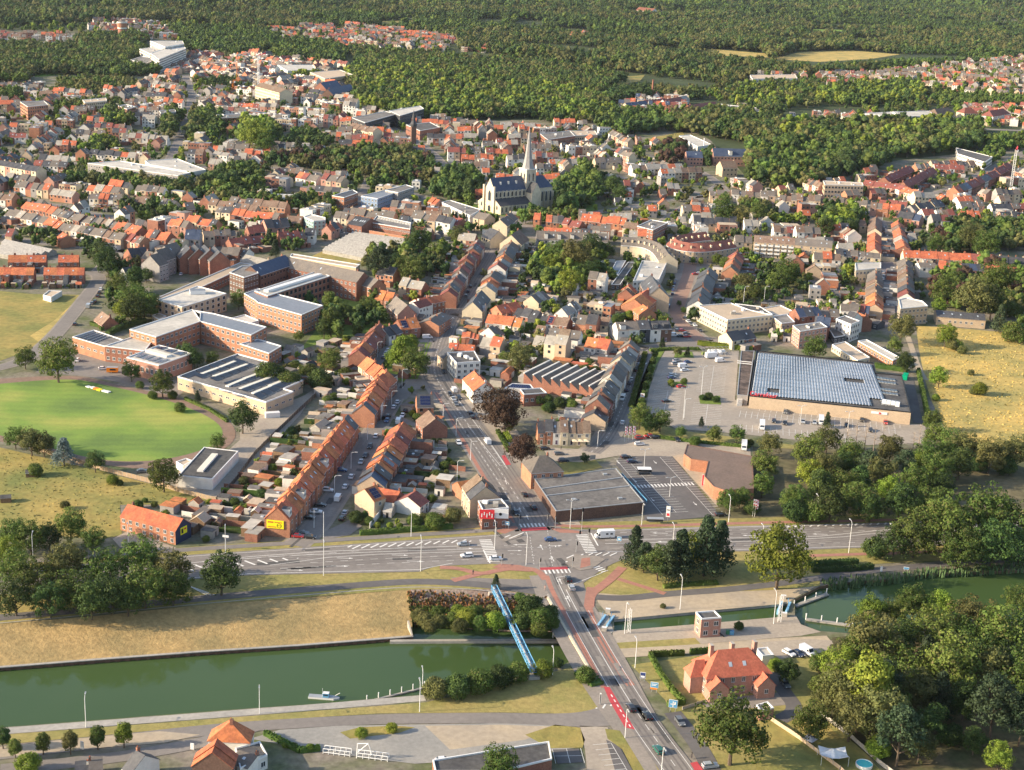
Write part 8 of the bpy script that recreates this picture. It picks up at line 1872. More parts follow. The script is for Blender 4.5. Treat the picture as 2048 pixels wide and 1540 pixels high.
CL = """927,1088,silver,h,c,1;934,1111,white,h,e,1;992,1117,white,h,c,0;1101,1079,blue,h,c,0;1137,1158,black,j,c,1;1143,1175,silver,j,e,1;1032,1026,black,m,e,0;1049,989,black,m,c,1;1067,1015,black,m,c,1;1209,1073,white,k,k,1;
1262,1416,black,s,e,1;1295,1432,black,t,c,1;1317,1500,green,t,e,1;1360,1443,grey,v,e,0;1420,1531,silver,h,e,0;887,1521,white,h,c,0;975,884,white,m,v,1;917,885,white,m,c,0;908,781,white,m,v,1;900,788,black,m,c,0;907,798,silver,m,c,0;918,795,black,m,c,0;912,808,grey,m,c,0;940,826,black,m,c,1;945,834,black,m,c,1;887,743,black,m,c,0;
752,872,white,w,s,0;740,893,black,w,s,1;731,911,black,w,c,1;722,924,silver,w,c,1;703,953,white,w,c,0;691,973,white,w,c,0;676,997,white,w,v,0;690,1025,silver,w,c,0;684,1036,black,w,e,0;774,841,blue,w,c,1;776,832,black,w,c,0;788,814,white,w,c,0;795,804,white,w,c,0;805,831,white,w,c,1;811,821,black,w,c,0;797,843,white,w,v,0;820,808,black,w,c,0;683,940,blue,f,c,0;655,980,white,f,s,0;632,1023,white,f,c,0;640,1010,black,f,c,0;618,1035,black,f,c,0;596,1072,red,f,c,0;620,1074,black,f,s,0;605,1066,grey,f,c,0;860,815,black,m,c,1;842,802,black,w,c,0;
1245,797,white,e,v,1;1254,780,dark blue,e,c,0;1260,765,grey,e,c,0;1263,758,white,e,c,0;1270,740,black,e,s,0;1272,736,grey,e,c,0;1276,729,silver,e,c,0;1245,845,white,e,c,0;
1279,888,white,z,e,0;1280,876,red,z,s,0;1298,872,red,z,c,1;1310,874,black,z,c,1;1354,879,black,m,c,0;1387,884,black,m,c,0;1488,895,white,q,k,0;1252,914,black,z,e,0;1264,923,dark blue,z,e,0;1127,921,dark blue,z,s,0;1118,907,grey,z,e,0;1090,897,black,z,c,0;1441,1029,black,z,e,0;
1353,721,silver,p,c,0;1351,727,silver,p,s,0;1376,724,blue,p,c,0;1367,733,white,p,v,0;1369,740,white,p,c,0;1345,750,silver,p,e,0;1344,755,blue,p,c,0;1362,773,red,p,e,0;1333,802,black,p,c,0;1441,722,white,p,v,0;1424,714,white,p,t,0;1571,824,grey,q,e,0;1548,842,black,q,c,0;1570,846,black,q,c,0;1606,843,silver,q,c,0;1629,845,silver,q,c,0;1642,844,white,q,k,0;1724,840,black,q,c,0;1771,845,red,q,c,0;1741,860,black,q,c,0;1524,854,white,q,k,0;1693,850,black,q,c,0;
1377,643,white,m,c,0;1389,650,white,m,c,0;1371,637,black,m,c,0;1382,648,grey,m,c,0;1400,661,black,m,c,0;1355,661,grey,z,c,0;1364,661,red,z,c,0;1372,667,grey,z,c,0;1374,673,red,z,c,0;1362,672,black,z,c,0;1346,671,white,z,v,0;1336,614,blue,a,v,0;
1351,561,silver,a,c,0;1349,567,blue,a,c,0;1347,574,silver,a,c,0;1346,580,blue,a,c,0;1345,588,dark blue,a,c,0;1391,548,red,z,c,0;1399,547,white,z,c,0;
1766,545,silver,c,c,0;1767,552,white,c,c,0;1766,558,white,c,c,0;1766,569,white,c,c,0;1766,576,silver,c,e,0;1781,476,black,c,c,0;1781,488,blue,c,c,0;1782,499,silver,c,c,0;1782,506,white,c,c,0;1782,513,red,c,c,0;1782,520,dark blue,c,c,0;1846,643,white,z,c,0;
1578,1306,white,u,e,0;1597,1307,dark blue,u,c,0;1615,1304,white,u,v,0;1571,1368,grey,s,e,0;941,573,black,n,c,0;936,583,black,n,c,0;932,592,grey,n,s,0;996,492,black,n,c,0;202,578,white,l,c,0;199,585,black,l,c,0;196,592,black,l,c,0;190,602,black,l,c,0;184,606,grey,l,c,0;177,613,silver,l,v,0;150,648,black,l,c,0;155,720,white,l,s,0;206,737,white,h,c,0;
868,472,black,y,c,0;876,475,black,y,c,0;884,478,silver,y,c,0;892,481,silver,y,c,0;776,700,white,w,c,0;772,706,white,w,c,0;767,714,grey,w,c,0;855,675,white,z,v,0;762,690,blue,w,c,0;282,1110,grey,h,c,0;285,942,grey,z,c,0;362,548,white,l,c,0;1565,505,black,y,c,0;1578,507,white,y,c,0;1590,508,black,y,c,0;1602,510,silver,y,c,0"""
KC = {'c': 'car', 'e': 'estate', 's': 'suv', 'v': 'van', 'k': 'camper', 't': 'truck'}
for it in CL.replace('\n', '').split(';'):
 if it.strip():
  a, b, c_, rd, kk, rv = it.split(','); car(float(a), float(b), c_, rd, KC[kk], int(rv))
for k in range(46):                                             # kerb parking on the far streets
 a = random.choice(((1000, 440, 720, 360), (110, 446, 440, 505), (60, 400, 400, 440), (1110, 452, 1300, 470), (1460, 392, 1740, 415), (180, 325, 600, 340), (1300, 460, 1440, 370))); u = random.random()
 q = P(lerp(a[0], a[2], u), lerp(a[1], a[3], u)); d = P(a[2], a[3])-P(a[0], a[1]); nn = Vector((-d.y, d.x, 0)).normalized()*2.4; q = q+nn
 if occ_at(q.x, q.y) == 2: continue
 RDIR['*'] = ((a[0], a[1]), (a[2], a[3])); pp = PX(q.x, q.y, .6); car(pp[0], pp[1], random.choice(('white', 'silver', 'black', 'grey', 'blue', 'red')), '*')
nearest_labels(CARS, 'vehicle')
# street lamps, traffic lights, signs
LAMPS = []
def lamp(px, py, h=10, arm=1, ang=None, heads=1):
 q = P(px, py); e = link('street_lamp', None, None, (q.x, q.y, 0), ang if ang is not None else random.choice((0, math.pi)), cat='street lamp', group='street lamps')
 b = MB(); b.bar((0, 0, 0), (0, 0, h*.93), .12, METW, 6, .08); b.build('pole', e)
 for s in ((1, -1) if heads == 2 else (1,)):
  b = MB(); b.bar((0, 0, h*.92), (s*.5*arm, 0, h*.985), .07, METW, 5); b.bar((s*.5*arm, 0, h*.985), (s*1.7*arm, 0, h), .06, METW, 5); b.build('arm', e)
  b = MB(); b.box((s*2.0*arm, 0), 0, .9, .35, h-.05, h+.12, METW, METG); b.build('lamp_head', e)
 LAMPS.append((e, q.x, q.y, 'pale steel street lamp' if heads == 1 else 'twin headed street lamp'))
for it in ((67, 1131, 11), (257, 1092, 9), (451, 1110, 10), (647, 1152, 13), (841, 1143, 12), (989, 1100, 10), (1052, 1131, 11), (1283, 1052, 9), (1457, 1045, 10), (1632, 1043, 10), (1697, 1107, 12), (1808, 1020, 9), (1523, 1100, 9), (1345, 1098, 9), (822, 1073, 9), (647, 1084, 10), (1780, 1100, 9),
   (628, 1056, 7), (669, 986, 7), (702, 938, 7), (735, 880, 7), (762, 842, 7), (783, 812, 7), (804, 776, 9), (886, 842, 8), (912, 872, 8), (941, 920, 8), (914, 960, 8), (172, 1455, 9), (519, 1427, 9), (839, 1424, 9), (1360, 1219, 11), (1249, 1268, 11), (1270, 1336, 9), (1547, 1248, 11), (1250, 1476, 9), (1105, 1350, 8), (845, 1372, 5), (1322, 1555, 9),
   (1195, 893, 7), (1143, 660, 7), (755, 715, 8), (798, 683, 8), (878, 655, 7), (1249, 672, 7), (1486, 613, 12), (1527, 613, 12), (1368, 836, 9), (1765, 440, 6), (1764, 480, 6), (1764, 522, 6), (1762, 560, 6), (1762, 595, 6), (1792, 500, 6), (1793, 545, 6), (1794, 590, 6), (906, 700, 7)):
 lamp(it[0], it[1], it[2], 1, math.radians(random.choice((-80, 100)) if it[1] > 1000 else 0))
for it in ((1140, 1057, 11), (1288, 936, 8), (1339, 994, 8), (1402, 795, 15), (1366, 840, 15), (1600, 850, 9), (1695, 862, 9)): lamp(it[0], it[1], it[2], .8, .3, 2)
nearest_labels(LAMPS, 'street lamp')
for k, (px, py, h) in enumerate(((992, 1073, 5), (1163, 1063, 9), (1175, 1106, 9), (1003, 1130, 4), (1079, 1138, 4), (1144, 1137, 4), (1152, 1105, 4), (1038, 1052, 4), (1094, 1050, 4), (1110, 1060, 5))):
 q = P(px, py); e = link('traffic_light', None, None, (q.x, q.y, 0), math.radians(20*k), label=f'grey traffic light post with black signal head, {nth(k+1)} listed round the road junction', cat='traffic light', group='traffic lights at the junction')
 b = MB(); b.bar((0, 0, 0), (0, 0, h), .1, METG, 6); b.build('pole', e); b = MB(); b.box((0, -.25), 0, .5, .35, h-1.3, h, METK); b.build('signal_head', e)
 if h > 8: b = MB(); b.bar((0, 0, h-.4), (-4.5, 0, h+.3), .08, METG, 5); b.build('mast_arm', e); b = MB(); b.box((-4.2, -.2), 0, .5, .35, h-1.0, h+.3, METK); b.build('signal_head', e)
def sign(px, py, w, h, z, m, label, cat='sign', name='road_sign', ang=-.2, posts=2, pm=METG, inner=None, thick=.12):
 q = P(px, py); e = link(name, None, None, (q.x, q.y, 0), ang, label=label, cat=cat)
 b = MB()
 for s in ((-1, 1) if posts == 2 else (0,)): b.bar((s*w*.3, 0, 0), (s*w*.3, 0, z+h*.6), .07, pm, 5)
 b.build('post', e); b = MB(); b.box((0, -.1), 0, w, thick, z, z+h, METW); b.build('board', e)
 b = MB(); b.poly([(-w/2+.08, -.1-thick/2-.02, z+.08), (w/2-.08, -.1-thick/2-.02, z+.08), (w/2-.08, -.1-thick/2-.02, z+h-.08), (-w/2+.08, -.1-thick/2-.02, z+h-.08)], m); b.build('sign_face', e)
 if inner:
  b = MB()
  for (x0, x1, z0, z1, mm) in inner: b.poly([(x0*w/2, -.1-thick/2-.04, z+z0*h), (x1*w/2, -.1-thick/2-.04, z+z0*h), (x1*w/2, -.1-thick/2-.04, z+z1*h), (x0*w/2, -.1-thick/2-.04, z+z1*h)], mm)
  b.build('sign_print', e)
 return e
ORG = mat('orange_sign_paint', (.75, .22, .02), .5, .03, 1)
sign(1285, 1362, 1.6, 1.9, .9, mat('navy_sign', (.03, .05, .16), .5), 'dark poster board on the verge beside the bridge road', inner=[(-.7, .7, .15, .45, METW)])
sign(1308, 1384, 2.2, 1.7, 1.4, METB, 'blue direction sign with white lines and orange strip', inner=[(-.7, .7, .62, .72, METW), (-.7, .4, .4, .5, METW), (-1, .7, -.3, 0, ORG)])
sign(1345, 1424, 2.4, 2.4, 1.4, METB, 'large blue direction sign with white diagram near the villa drive', inner=[(-.1, .1, .1, .8, METW), (-.6, .6, .4, .5, METW), (.3, .6, .5, .75, METW)])
sign(1238, 1088, 1.6, 1.6, 1.2, METB, 'pale blue direction sign on the central reserve right of the junction', inner=[(-.5, .5, .3, .6, METW)])
sign(1014, 1058, 1.6, 1.4, 1.5, METB, 'blue direction sign on the pavement by the red brick corner shop', inner=[(-.5, .5, .3, .6, METW)])
sign(1284, 806, 1.8, 4.2, .4, METR, 'tall white topped red totem sign of the supermarket on the street', name='totem_sign', inner=[(-1, 1, .6, 1, METW), (-.5, .5, .75, .9, METR)])
sign(1335, 1044, 1.5, 4.2, 2.0, METW, 'white totem sign at the front edge of the store car park', name='totem_sign', posts=1, inner=[(-.7, .7, .1, .35, METR), (-.6, .6, .6, .7, METK)])
sign(1405, 972, .8, 4.5, .2, METR, 'narrow red banner sign at the brown roofed store', name='banner_sign', posts=1)
sign(452, 1100, 2.2, .8, 4.6, METW, 'white overhead traffic sign on the lamp post left of the billboard gable', posts=1)
sign(1200, 1409, .4, 3.6, 0, METK, 'black and white slim pillar at the canal road corner', name='pillar_sign', posts=1, inner=[(-1, 1, .9, 1, METW)])
sign(165, 1500, .9, 2.2, .3, METW, 'white cabinet sign beside the lane of young trees', posts=1); sign(385, 1500, 1, 1.8, .2, METW, 'small white banner by the bottom left lane', posts=1)
sign(1812, 1142, 1.8, .9, .6, METB, 'blue information board on the far towpath'); sign(1762, 1145, .8, 1.9, .4, METW, 'pale metal notice board on the towpath by the reeds', posts=1)
def flag(px, py, label, h=7, col=None):
 q = P(px, py); e = link('flag_pole', None, None, (q.x, q.y, 0), .1, label=label, cat='flag'); b = MB(); b.bar((0, 0, 0), (0, 0, h), .06, METW, 5, .04); b.build('pole', e)
 b = MB()
 for k in range(6):
  z0, z1 = h-.3-k*.6, h-.3-(k+1)*.6; f = lambda z: .12*math.sin(z*2.1)
  for (m_, xa, xb) in ((METR if k % 2 else METW, 0, .55), (METW if k % 2 else mat('pink_flag', (.7, .25, .35), .7), .55, 1.05)): b.poly([(xa, f(z0), z0), (xb, f(z0+.6), z0), (xb, f(z1+.6), z1), (xa, f(z1), z1)], m_)
 b.build('flag_cloth', e)
for k, px in enumerate((1249, 1257, 1265)): flag(px, 884-k*.5, f'{("left", "middle", "right")[k]} one of three red and white beach flags at the corner plaza')
flag(1505, 1033, 'red and pink banner flag on a pole below the brown roofed store'); flag(1509, 1034, 'second banner flag standing close behind the lone pink one')
# bridges, lock and boat
def truss():
 a = P(988, 1178, 2.0); b = P(1068, 1345, 2.0); d = b-a; L = d.length; c = (a+b)/2; t = d.normalized(); n = Vector((-t.y, t.x, 0))*.85
 e = link('pipe_bridge', None, None, (c.x, c.y, 0), label='long blue steel lattice pipe bridge slanting across the canal', cat='bridge'); o = lambda p: p-Vector((c.x, c.y, 0))
 N = 18; up = Vector((0, 0, 1.35))
 for s in (-1, 1):
  m = MB(); m.bar(o(a+n*s), o(b+n*s), .15, METB, 4); m.bar(o(a+n*s+up), o(b+n*s+up), .15, METB, 4); m.build('chord', e)
  m = MB()
  for k in range(N): p = a+d*(k/N)+n*s; q = a+d*((k+1)/N)+n*s; m.bar(o(p), o(p+up), .1, METB, 4); m.bar(o(p+(up if k % 2 else up*0)), o(q+(up*0 if k % 2 else up)), .09, METB, 4)
  m.build('lattice', e)
 m = MB(); m.bar(o(a+Vector((0, 0, .6))), o(b+Vector((0, 0, .6))), .34, METG, 8); m.build('pipe', e)
 m = MB()
 for k in range(N+1):
  p = a+d*(k/N)
  for z_ in (up, up*0): m = MB(); m.bar(o(p-n+z_), o(p+n+z_), .09, METB, 4); m.build('cross_brace', e)
 m = MB(); m.box(o(a)[:2], math.atan2(t.y, t.x), 1.5, 3.2, -1, 1, CONC); m.box(o(b)[:2], math.atan2(t.y, t.x), 1.5, 3.2, -1, 1, CONC); m.build('abutment', e)
truss()
def road_bridge():
 l = [(1095, 1194), (1118, 1235), (1150, 1290), (1193, 1364)]; r = [(1215, 1228), (1206, 1262), (1222, 1300), (1243, 1330)]
 A = [P(x, y, .15) for x, y in l]; c = A[1]; e = link('road_bridge', None, None, (c.x, c.y, 0), label='concrete road bridge over the canal with cream painted edge beam and red cycle paths', cat='bridge'); o = lambda p: (p.x-c.x, p.y-c.y)
 m = MB()
 for a, b in zip(A, A[1:]):
  d = (b-a).normalized(); n = Vector((-d.y, d.x, 0))*.4
  q = [(*o(a), 0), (*o(b), 0)]
  m.prism([o(a-n), o(b-n), o(b+n), o(a+n)], -1.5, .35, mat('cream_concrete', (.68, .60, .44), .8, .1, .8), None, True)
 m.build('edge_beam', e); m = MB()
 for a, b in zip(A, A[1:]):
  for z in (.8, 1.3): m.bar((*o(a), z), (*o(b), z), .04, METG, 4)
  for k in range(8): p = a.lerp(b, k/8); m.bar((*o(p), .3), (*o(p), 1.3), .04, METG, 4)
 m.build('railing', e); m = MB()
 B = [P(x, y, .15) for x, y in ((1100, 1196), (1195, 1228), (1208, 1262), (1190, 1300), (1150, 1325))]
 m.prism([o(p) for p in (P(1094, 1194), P(1150, 1213), P(1216, 1229), P(1227, 1262), P(1195, 1300), P(1196, 1366), P(1150, 1292), P(1118, 1236))], -1.3, .09, CONC, None, True); m.build('deck', e)
 for (px, py) in ((1127, 1262), (1140, 1284), (1165, 1262), (1180, 1284)):
  q = P(px, py, -3); m = MB(); m.bar((q.x-c.x, q.y-c.y, -6), (q.x-c.x, q.y-c.y, -1.2), .6, W_WH, 8); m.build('pier', e)
road_bridge()
def lock_gate(px, py, label, side=1):
 q = P(px, py); e = link('lock_gate', None, None, (q.x, q.y, 0), math.radians(-8), label=label, cat='lock gate')
 pb = mat('pale_blue_steel', (.25, .48, .68), .5, .08, 1)
 for s in (-1, 1): m = MB(); m.box((s*1.3, 0), math.radians(78), 7.4, .6, -4, .6, pb, pb); m.build('gate_leaf', e)
 m = MB()
 for s in (-1, 1): m.bar((s*1.3, -3.8, 1.6), (s*1.3, 3.8, 1.6), .05, METB, 4)
 for k in range(7): m.bar((1.3, -3.6+k*1.2, .6), (1.3, -3.6+k*1.2, 1.6), .04, METB, 4)
 m.build('handrail', e)
 for y in (-6.5, 6.5): m = MB(); m.box((0, y), 0, 1.5, 1.1, 0, 1.3, CONC, METW); m.build('drive_cabinet', e)
lock_gate(1212, 1243, 'pale blue lower lock gate beside the road bridge'); lock_gate(1568, 1215, 'pale blue upper lock gate near the leaning white mast')
def mast(px, py, h, label):
 q = P(px, py); e = link('lattice_mast', None, None, (q.x, q.y, 0), label=label, cat='mast'); m = MB()
 for s in ((-.5, -.4), (.5, -.4), (0, .5)): m.bar((*s, 0), (*s, h), .07, METW, 4)
 for k in range(int(h)): z = k; m.bar((-.5, -.4, z), (.5, -.4, z+1), .04, METW, 3); m.bar((.5, -.4, z), (0, .5, z+1), .04, METW, 3)
 m.build('lattice', e)
mast(1257, 1265, 8, 'white lattice mast beside the lower lock gate'); mast(1558, 1243, 9, 'white lattice mast beside the upper lock gate')
def jetty(a, b, label, z=-.4, w=1.4, posts=4):
 A = P(*a, z).xy; B = P(*b, z).xy; c = (A+B)/2; d = B-A; ang = math.atan2(d.y, d.x); e = link('jetty', None, None, (c.x, c.y, 0), ang, label=label, cat='jetty'); L = d.length
 m = MB(); m.box((0, 0), 0, L, w, z-.5, z, CONC); m.build('deck', e)
 for k in range(posts): m = MB(); x = -L/2+L*k/(posts-1); m.bar((x, .4, z-2), (x, .4, z+1.6), .18, METW, 6); m.build('mooring_post', e)
jetty((1590, 1211), (1655, 1187), 'grey jetty running from the upper gate to the reeds'); jetty((1612, 1237), (1705, 1250), 'grey jetty along the near side of the lock approach'); jetty((735, 1402), (850, 1374), 'thin floating fender pontoon along the near quay', -4.6, .7, 6)
jetty((1108, 1270), (1128, 1263), 'short concrete mooring stub under the road bridge', -3.8, 1.2, 2)
def boat():
 q = P(648, 1396, ZW); e = link('work_boat', None, None, (q.x, q.y, ZW), math.radians(-3), label='small white work boat with blue wheelhouse moored at the quay', cat='boat', sc=.72)
 m = MB(); pts = [(-6, -1.3), (4, -1.4), (6, -.5), (6, .5), (4, 1.4), (-6, 1.3)]; m.prism(pts, -.4, .7, METW, METG); m.build('hull', e)
 m = MB(); m.box((.8, 0), 0, 2.4, 1.9, .7, 2.4, METB, METW); m.build('wheelhouse', e); m = MB(); m.box((.8, -.97), 0, 1.8, .04, 1.5, 2.1, GLASS); m.build('window', e)
 m = MB(); m.bar((-.6, 0, .7), (-.6, 0, 4.2), .06, METW); m.build('mast', e); m = MB(); m.bar((3.4, 0, .7), (6.2, 0, 2.6), .12, METW, 5); m.build('crane_arm', e)
boat()
def white_frame(px, py, label, big):
 q = P(px, py); e = link('steel_frame', None, None, (q.x, q.y, 0), math.radians(-8), label=label, cat='metal frame'); m = MB()
 L = 8 if big else 7
 for y in (0, 1.6):
  for z in (.5, 1.5): m.bar((-L/2, y, z), (L/2, y, z), .12, METW, 4)
  for k in range(6): m.bar((-L/2+L*k/5, y, 0), (-L/2+L*k/5, y, 1.5), .08, METW, 4)
 if big: m.bar((-L/2, 0, 0), (-L/2+.2, 0, 4.2), .12, METW, 4); m.bar((-L/2+.2, 0, 4.2), (-1, 0, 4.6), .12, METW, 4); m.bar((-1, 0, 4.6), (0, 0, 1.5), .12, METW, 4); m.bar((-L/2, 0, 1.5), (-1, 0, 4.6), .1, METW, 4)
 m.build('frame', e)
white_frame(673, 1511, 'low white steel railing frame lying at the gravel yard edge', False); white_frame(744, 1520, 'white steel drawbridge frame with raised bracket on the gravel yard', True)
# billboards on gables, garden things, towers
o, p, q = ROWHOUSES[0][:3]; t = (q-p).normalized(); n = Vector((t.y, -t.x)); m_ = p-t*.25
b = MB(); YEL = mat('yellow_advert', (.85, .72, .02), .6, .04, 1)
c_ = (p+q)/2; r0 = m_-c_
b.box((r0-n*.6)[:2], math.atan2(n.y, n.x), 6.0, .15, 3.2, 6.2, YEL); bb = b.build('advert_board', o)
b = MB(); r1 = r0-t*.1-n*.6
for (x0, x1, z0, z1) in ((-2.6, -.6, 5.2, 5.7), (-2.6, .4, 3.6, 3.9), (-.2, 2.4, 5.3, 5.6)): b.poly([(*(r1+n*x0), z0), (*(r1+n*x1), z0), (*(r1+n*x1), z1), (*(r1+n*x0), z1)], mat('dull_red_print', (.5, .12, .03), .6))
b.build('advert_print', bb); b = MB(); ce = r1+n*1.4
for i in range(16):
 a0, a1 = 6.283*i/16, 6.283*(i+1)/16
 b.poly([(*(ce+n*.85*math.cos(a0)), 4.3+.85*math.sin(a0)), (*(ce+n*.85*math.cos(a1)), 4.3+.85*math.sin(a1)), (*(ce+n*.68*math.cos(a1)), 4.3+.68*math.sin(a1)), (*(ce+n*.68*math.cos(a0)), 4.3+.68*math.sin(a0))], METK)
b.poly([(*(ce-n*.8), 4.2), (*(ce+n*.8), 4.2), (*(ce+n*.8), 4.4), (*(ce-n*.8), 4.4)], METK); b.build('advert_logo', bb)
def fence(pts, label, h=1.8, step=2.2, m=WOOD, name='fence', world=False):
 q = polyline([P(x, y) for x, y in pts], step); c = q[len(q)//2]; e = link(name, None, None, (c.x, c.y, 0), label=label, cat='fence')
 pm = None
 for a, b in zip(q, q[1:]):
  d = b-a; l = d.length
  if pm is None: x = MB(); x.box((0, 0), 0, l-.12, .08, .05, h, m); pm = x.mesh('panel'); x = MB(); x.box((0, 0), 0, .16, .16, 0, h+.08, CONC); po = x.mesh('post')
  mm = (a+b)/2-c; link('panel', pm, e, (mm.x, mm.y, 0), math.atan2(d.y, d.x), (1, 1, random.uniform(.96, 1.04))); link('post', po, e, (a.x-c.x, a.y-c.y, 0), math.atan2(d.y, d.x))
FEN = mat('weathered_fence_boards', (.34, .25, .17), .9, .15, 1.5)
fence([(60, 898), (130, 918), (200, 940), (300, 966), (360, 985), (432, 1004)], 'long brown boarded fence between the playing field and the rough meadow', m=FEN)
fence([(432, 1004), (470, 965), (510, 910), (545, 875), (600, 822), (640, 785)], 'tall dark fence behind the gardens of the long west terrace', m=mat('dark_fence', (.10, .08, .07), .9, .2, 1.5))
fence([(1120, 925), (1165, 920), (1192, 918)], 'grey concrete panel wall round the manor lawn', 1.8, 2.4, CONC, 'garden_wall')
fence([(1430, 1290), (1530, 1440)][:1]+[(1535, 1437), (1600, 1480), (1680, 1540), (1720, 1580)][0:], 'pale garden wall with flower bed below the villa', 1.2, 2.4, W_BE, 'garden_wall') if False else fence([(1535, 1437), (1600, 1480), (1680, 1540), (1720, 1580)], 'pale garden wall with flower bed below the villa', 1.2, 2.4, W_BE, 'garden_wall')
fence([(1640, 1430), (1700, 1475), (1760, 1530), (1800, 1560)], 'grey wire topped wall along the pond below the villa wood', 1.3, 2.4, CONC, 'garden_wall')
fence([(1365, 1420), (1410, 1405), (1440, 1400)], 'sunlit low wall across the villa drive', 1.0, 2.4, W_BE, 'garden_wall')
def hedge(pts, label, w=1.4, h=1.6, m=None, leaf=.28):
 q = polyline([P(x, y) for x, y in pts], 1.5); c = q[len(q)//2]; m = m or L_GREEN; b = MB(); rs = np.random.RandomState(abs(len(pts)*7+int(q[0].x*3)) % 99991)
 for a, d in zip(q, q[1:]):
  t = d-a; l = t.length; mm = (a+d)/2-c; b.box(mm[:2], math.atan2(t.y, t.x), l+.1, w*.8, 0, h*.9, m)
  tn = t/l; nn = Vector((-tn.y, tn.x))
  for _ in range(int(26*l)):
   u, v, z = rs.uniform(-.5, .5)*l, rs.uniform(-.55, .55)*w, rs.uniform(.05, 1.08)*h
   if abs(v) < .4*w and z < h*.85: z = h*rs.uniform(.9, 1.1)
   p = Vector((*(mm+tn*u+nn*v), z)); s = leaf*rs.uniform(.6, 1.3); a_ = Vector(rs.normal(size=3)).normalized(); b_ = a_.cross(Vector(rs.normal(size=3))).normalized()
   b.poly([p-a_*s, p-b_*s*.7, p+a_*s, p+b_*s*.7], m)
 b.build('hedge', None, loc=(c.x, c.y, 0), label=label, cat='hedge')
hedge([(1300, 1313), (1368, 1310)], 'straight clipped hedge along the lock lane in front of the villa'); hedge([(1300, 1313), (1320, 1350), (1345, 1385), (1368, 1408), (1335, 1413)], 'long clipped hedge along the villa garden beside the signs')
hedge([(1380, 1308), (1425, 1305)], 'short hedge piece behind the villa'); hedge([(1836, 745), (1845, 790), (1857, 850)], 'tall hedge between the supermarket lane and the straw field', 2, 2.6)
hedge([(1748, 735), (1782, 740), (1815, 745)], 'hedge behind the supermarket corner', 2, 2.6); hedge([(1612, 1133), (1660, 1130), (1715, 1127)], 'upper clipped hedge by the far towpath', 2.2, 1.8, L_DARK); hedge([(1624, 1144), (1700, 1142), (1745, 1137)], 'lower clipped hedge by the far towpath', 2.2, 1.8, L_DARK)
hedge([(1327, 1176), (1360, 1172), (1435, 1168)], 'low hedge above the lock sand', 2, 1.2); hedge([(1395, 690), (1430, 694), (1505, 702)], 'bright green hedge behind the supermarket trolley yard', 2, 2.4, L_YEL)
hedge([(1290, 708), (1282, 740), (1272, 780), (1262, 815)], 'long hedge between the east street and the car park', 2.6, 1.6); hedge([(1300, 703), (1340, 700), (1400, 700)], 'curved hedge round the top of the car park', 2, 1.4)
hedge([(720, 1070), (800, 1064), (905, 1056)], 'dark hedge beside the service path below the side plaza', 2, 1.6); hedge([(1010, 870), (1020, 885)], 'bright hedge piece beside the copper beech', 2.4, 1.8, L_YEL)
hedge([(995, 865), (1012, 895), (1018, 905)], 'narrow hedge along the forecourt by the copper beech', 1.8, 1.6); hedge([(530, 1470), (600, 1505), (640, 1500)], 'hedge round the bottom allotment garden', 1.6, 1.4); hedge([(765, 738), (790, 705), (812, 687)], 'dark hedge along the triangle street', 2, 1.8, L_DARK)
hedge([(1155, 1345), (1170, 1350), (1195, 1372)], 'ivy patch against the bridge abutment', 5, .9); hedge([(215, 672), (235, 662), (268, 650), (290, 645)], 'long dark hedge beside the school yard', 3, 2.6, L_DARK); hedge([(182, 650), (200, 655), (205, 662)], 'clipped hedge in front of the chalet', 2, 1.8)
hedge([(1290, 872), (1380, 884), (1500, 896)], 'low planting strip below the car park', 2.4, 1.0); hedge([(370, 800), (420, 822), (455, 845)], 'narrow hedge round the end of the cinder track', 1.4, 1.4)
# reeds and bank weeds
def tuft_mass(name, label, poly, n, z, h, m, s=.35):
 pw = [tuple(P(a, b, z).xy) for a, b in poly]; xs = [p[0] for p in pw]; ys = [p[1] for p in pw]; X = np.random.uniform(min(xs), max(xs), n); Y = np.random.uniform(min(ys), max(ys), n); ok = inpoly(X, Y, pw); b = MB()
 for x, y in zip(X[ok], Y[ok]):
  a = random.uniform(0, 3.14); hh = h*random.uniform(.5, 1.15); dx, dy = math.cos(a)*s, math.sin(a)*s; lx, ly = random.uniform(-.3, .3), random.uniform(-.3, .3)
  b.poly([(x-dx, y-dy, z), (x+dx, y+dy, z), (x+dx*.4+lx, y+dy*.4+ly, z+hh), (x-dx*.4+lx, y-dy*.4+ly, z+hh*.9)], m)
 return b.build(name, None, kind='stuff', label=label)
tuft_mass('reeds', 'green reeds along the far bank of the canal basin', [(1636, 1168), (1700, 1160), (1780, 1155), (1850, 1145), (2048, 1134), (2300, 1120), (2300, 1132), (2048, 1147), (1850, 1158), (1780, 1170), (1700, 1178), (1660, 1182)], 9000, -.9, 2.4, mat('reed_green', (.09, .15, .06), .8, .2, .8))
b = MB(); rust = mat('rusty_weeds', (.22, .11, .05), .9, .3, .6)
for _ in range(5200):
 u = random.random(); v = random.random()**.7; t_ = P(lerp(812, 1095, u), lerp(1180, 1196, u), .1); q_ = P(lerp(824, 1128, u), lerp(1254, 1264, u), -4.6); p_ = t_.lerp(q_, v); hh = random.uniform(.3, .9)+v*.9; a = random.uniform(0, 3.14); s = random.uniform(.25, .55)
 if v < .5 and random.random() < .45: continue
 w_ = Vector((math.cos(a)*s, math.sin(a)*s, 0)); l_ = Vector((random.uniform(-.4, .4), random.uniform(-.4, .4), hh))
 b.poly([p_-w_, p_+w_, p_+w_*.6+l_, p_-w_*.6+l_], random.choice((L_OLIVE, L_GREEN, L_YEL, rust, L_DARK) if v > .5 else (rust, L_OLIVE, rust)))
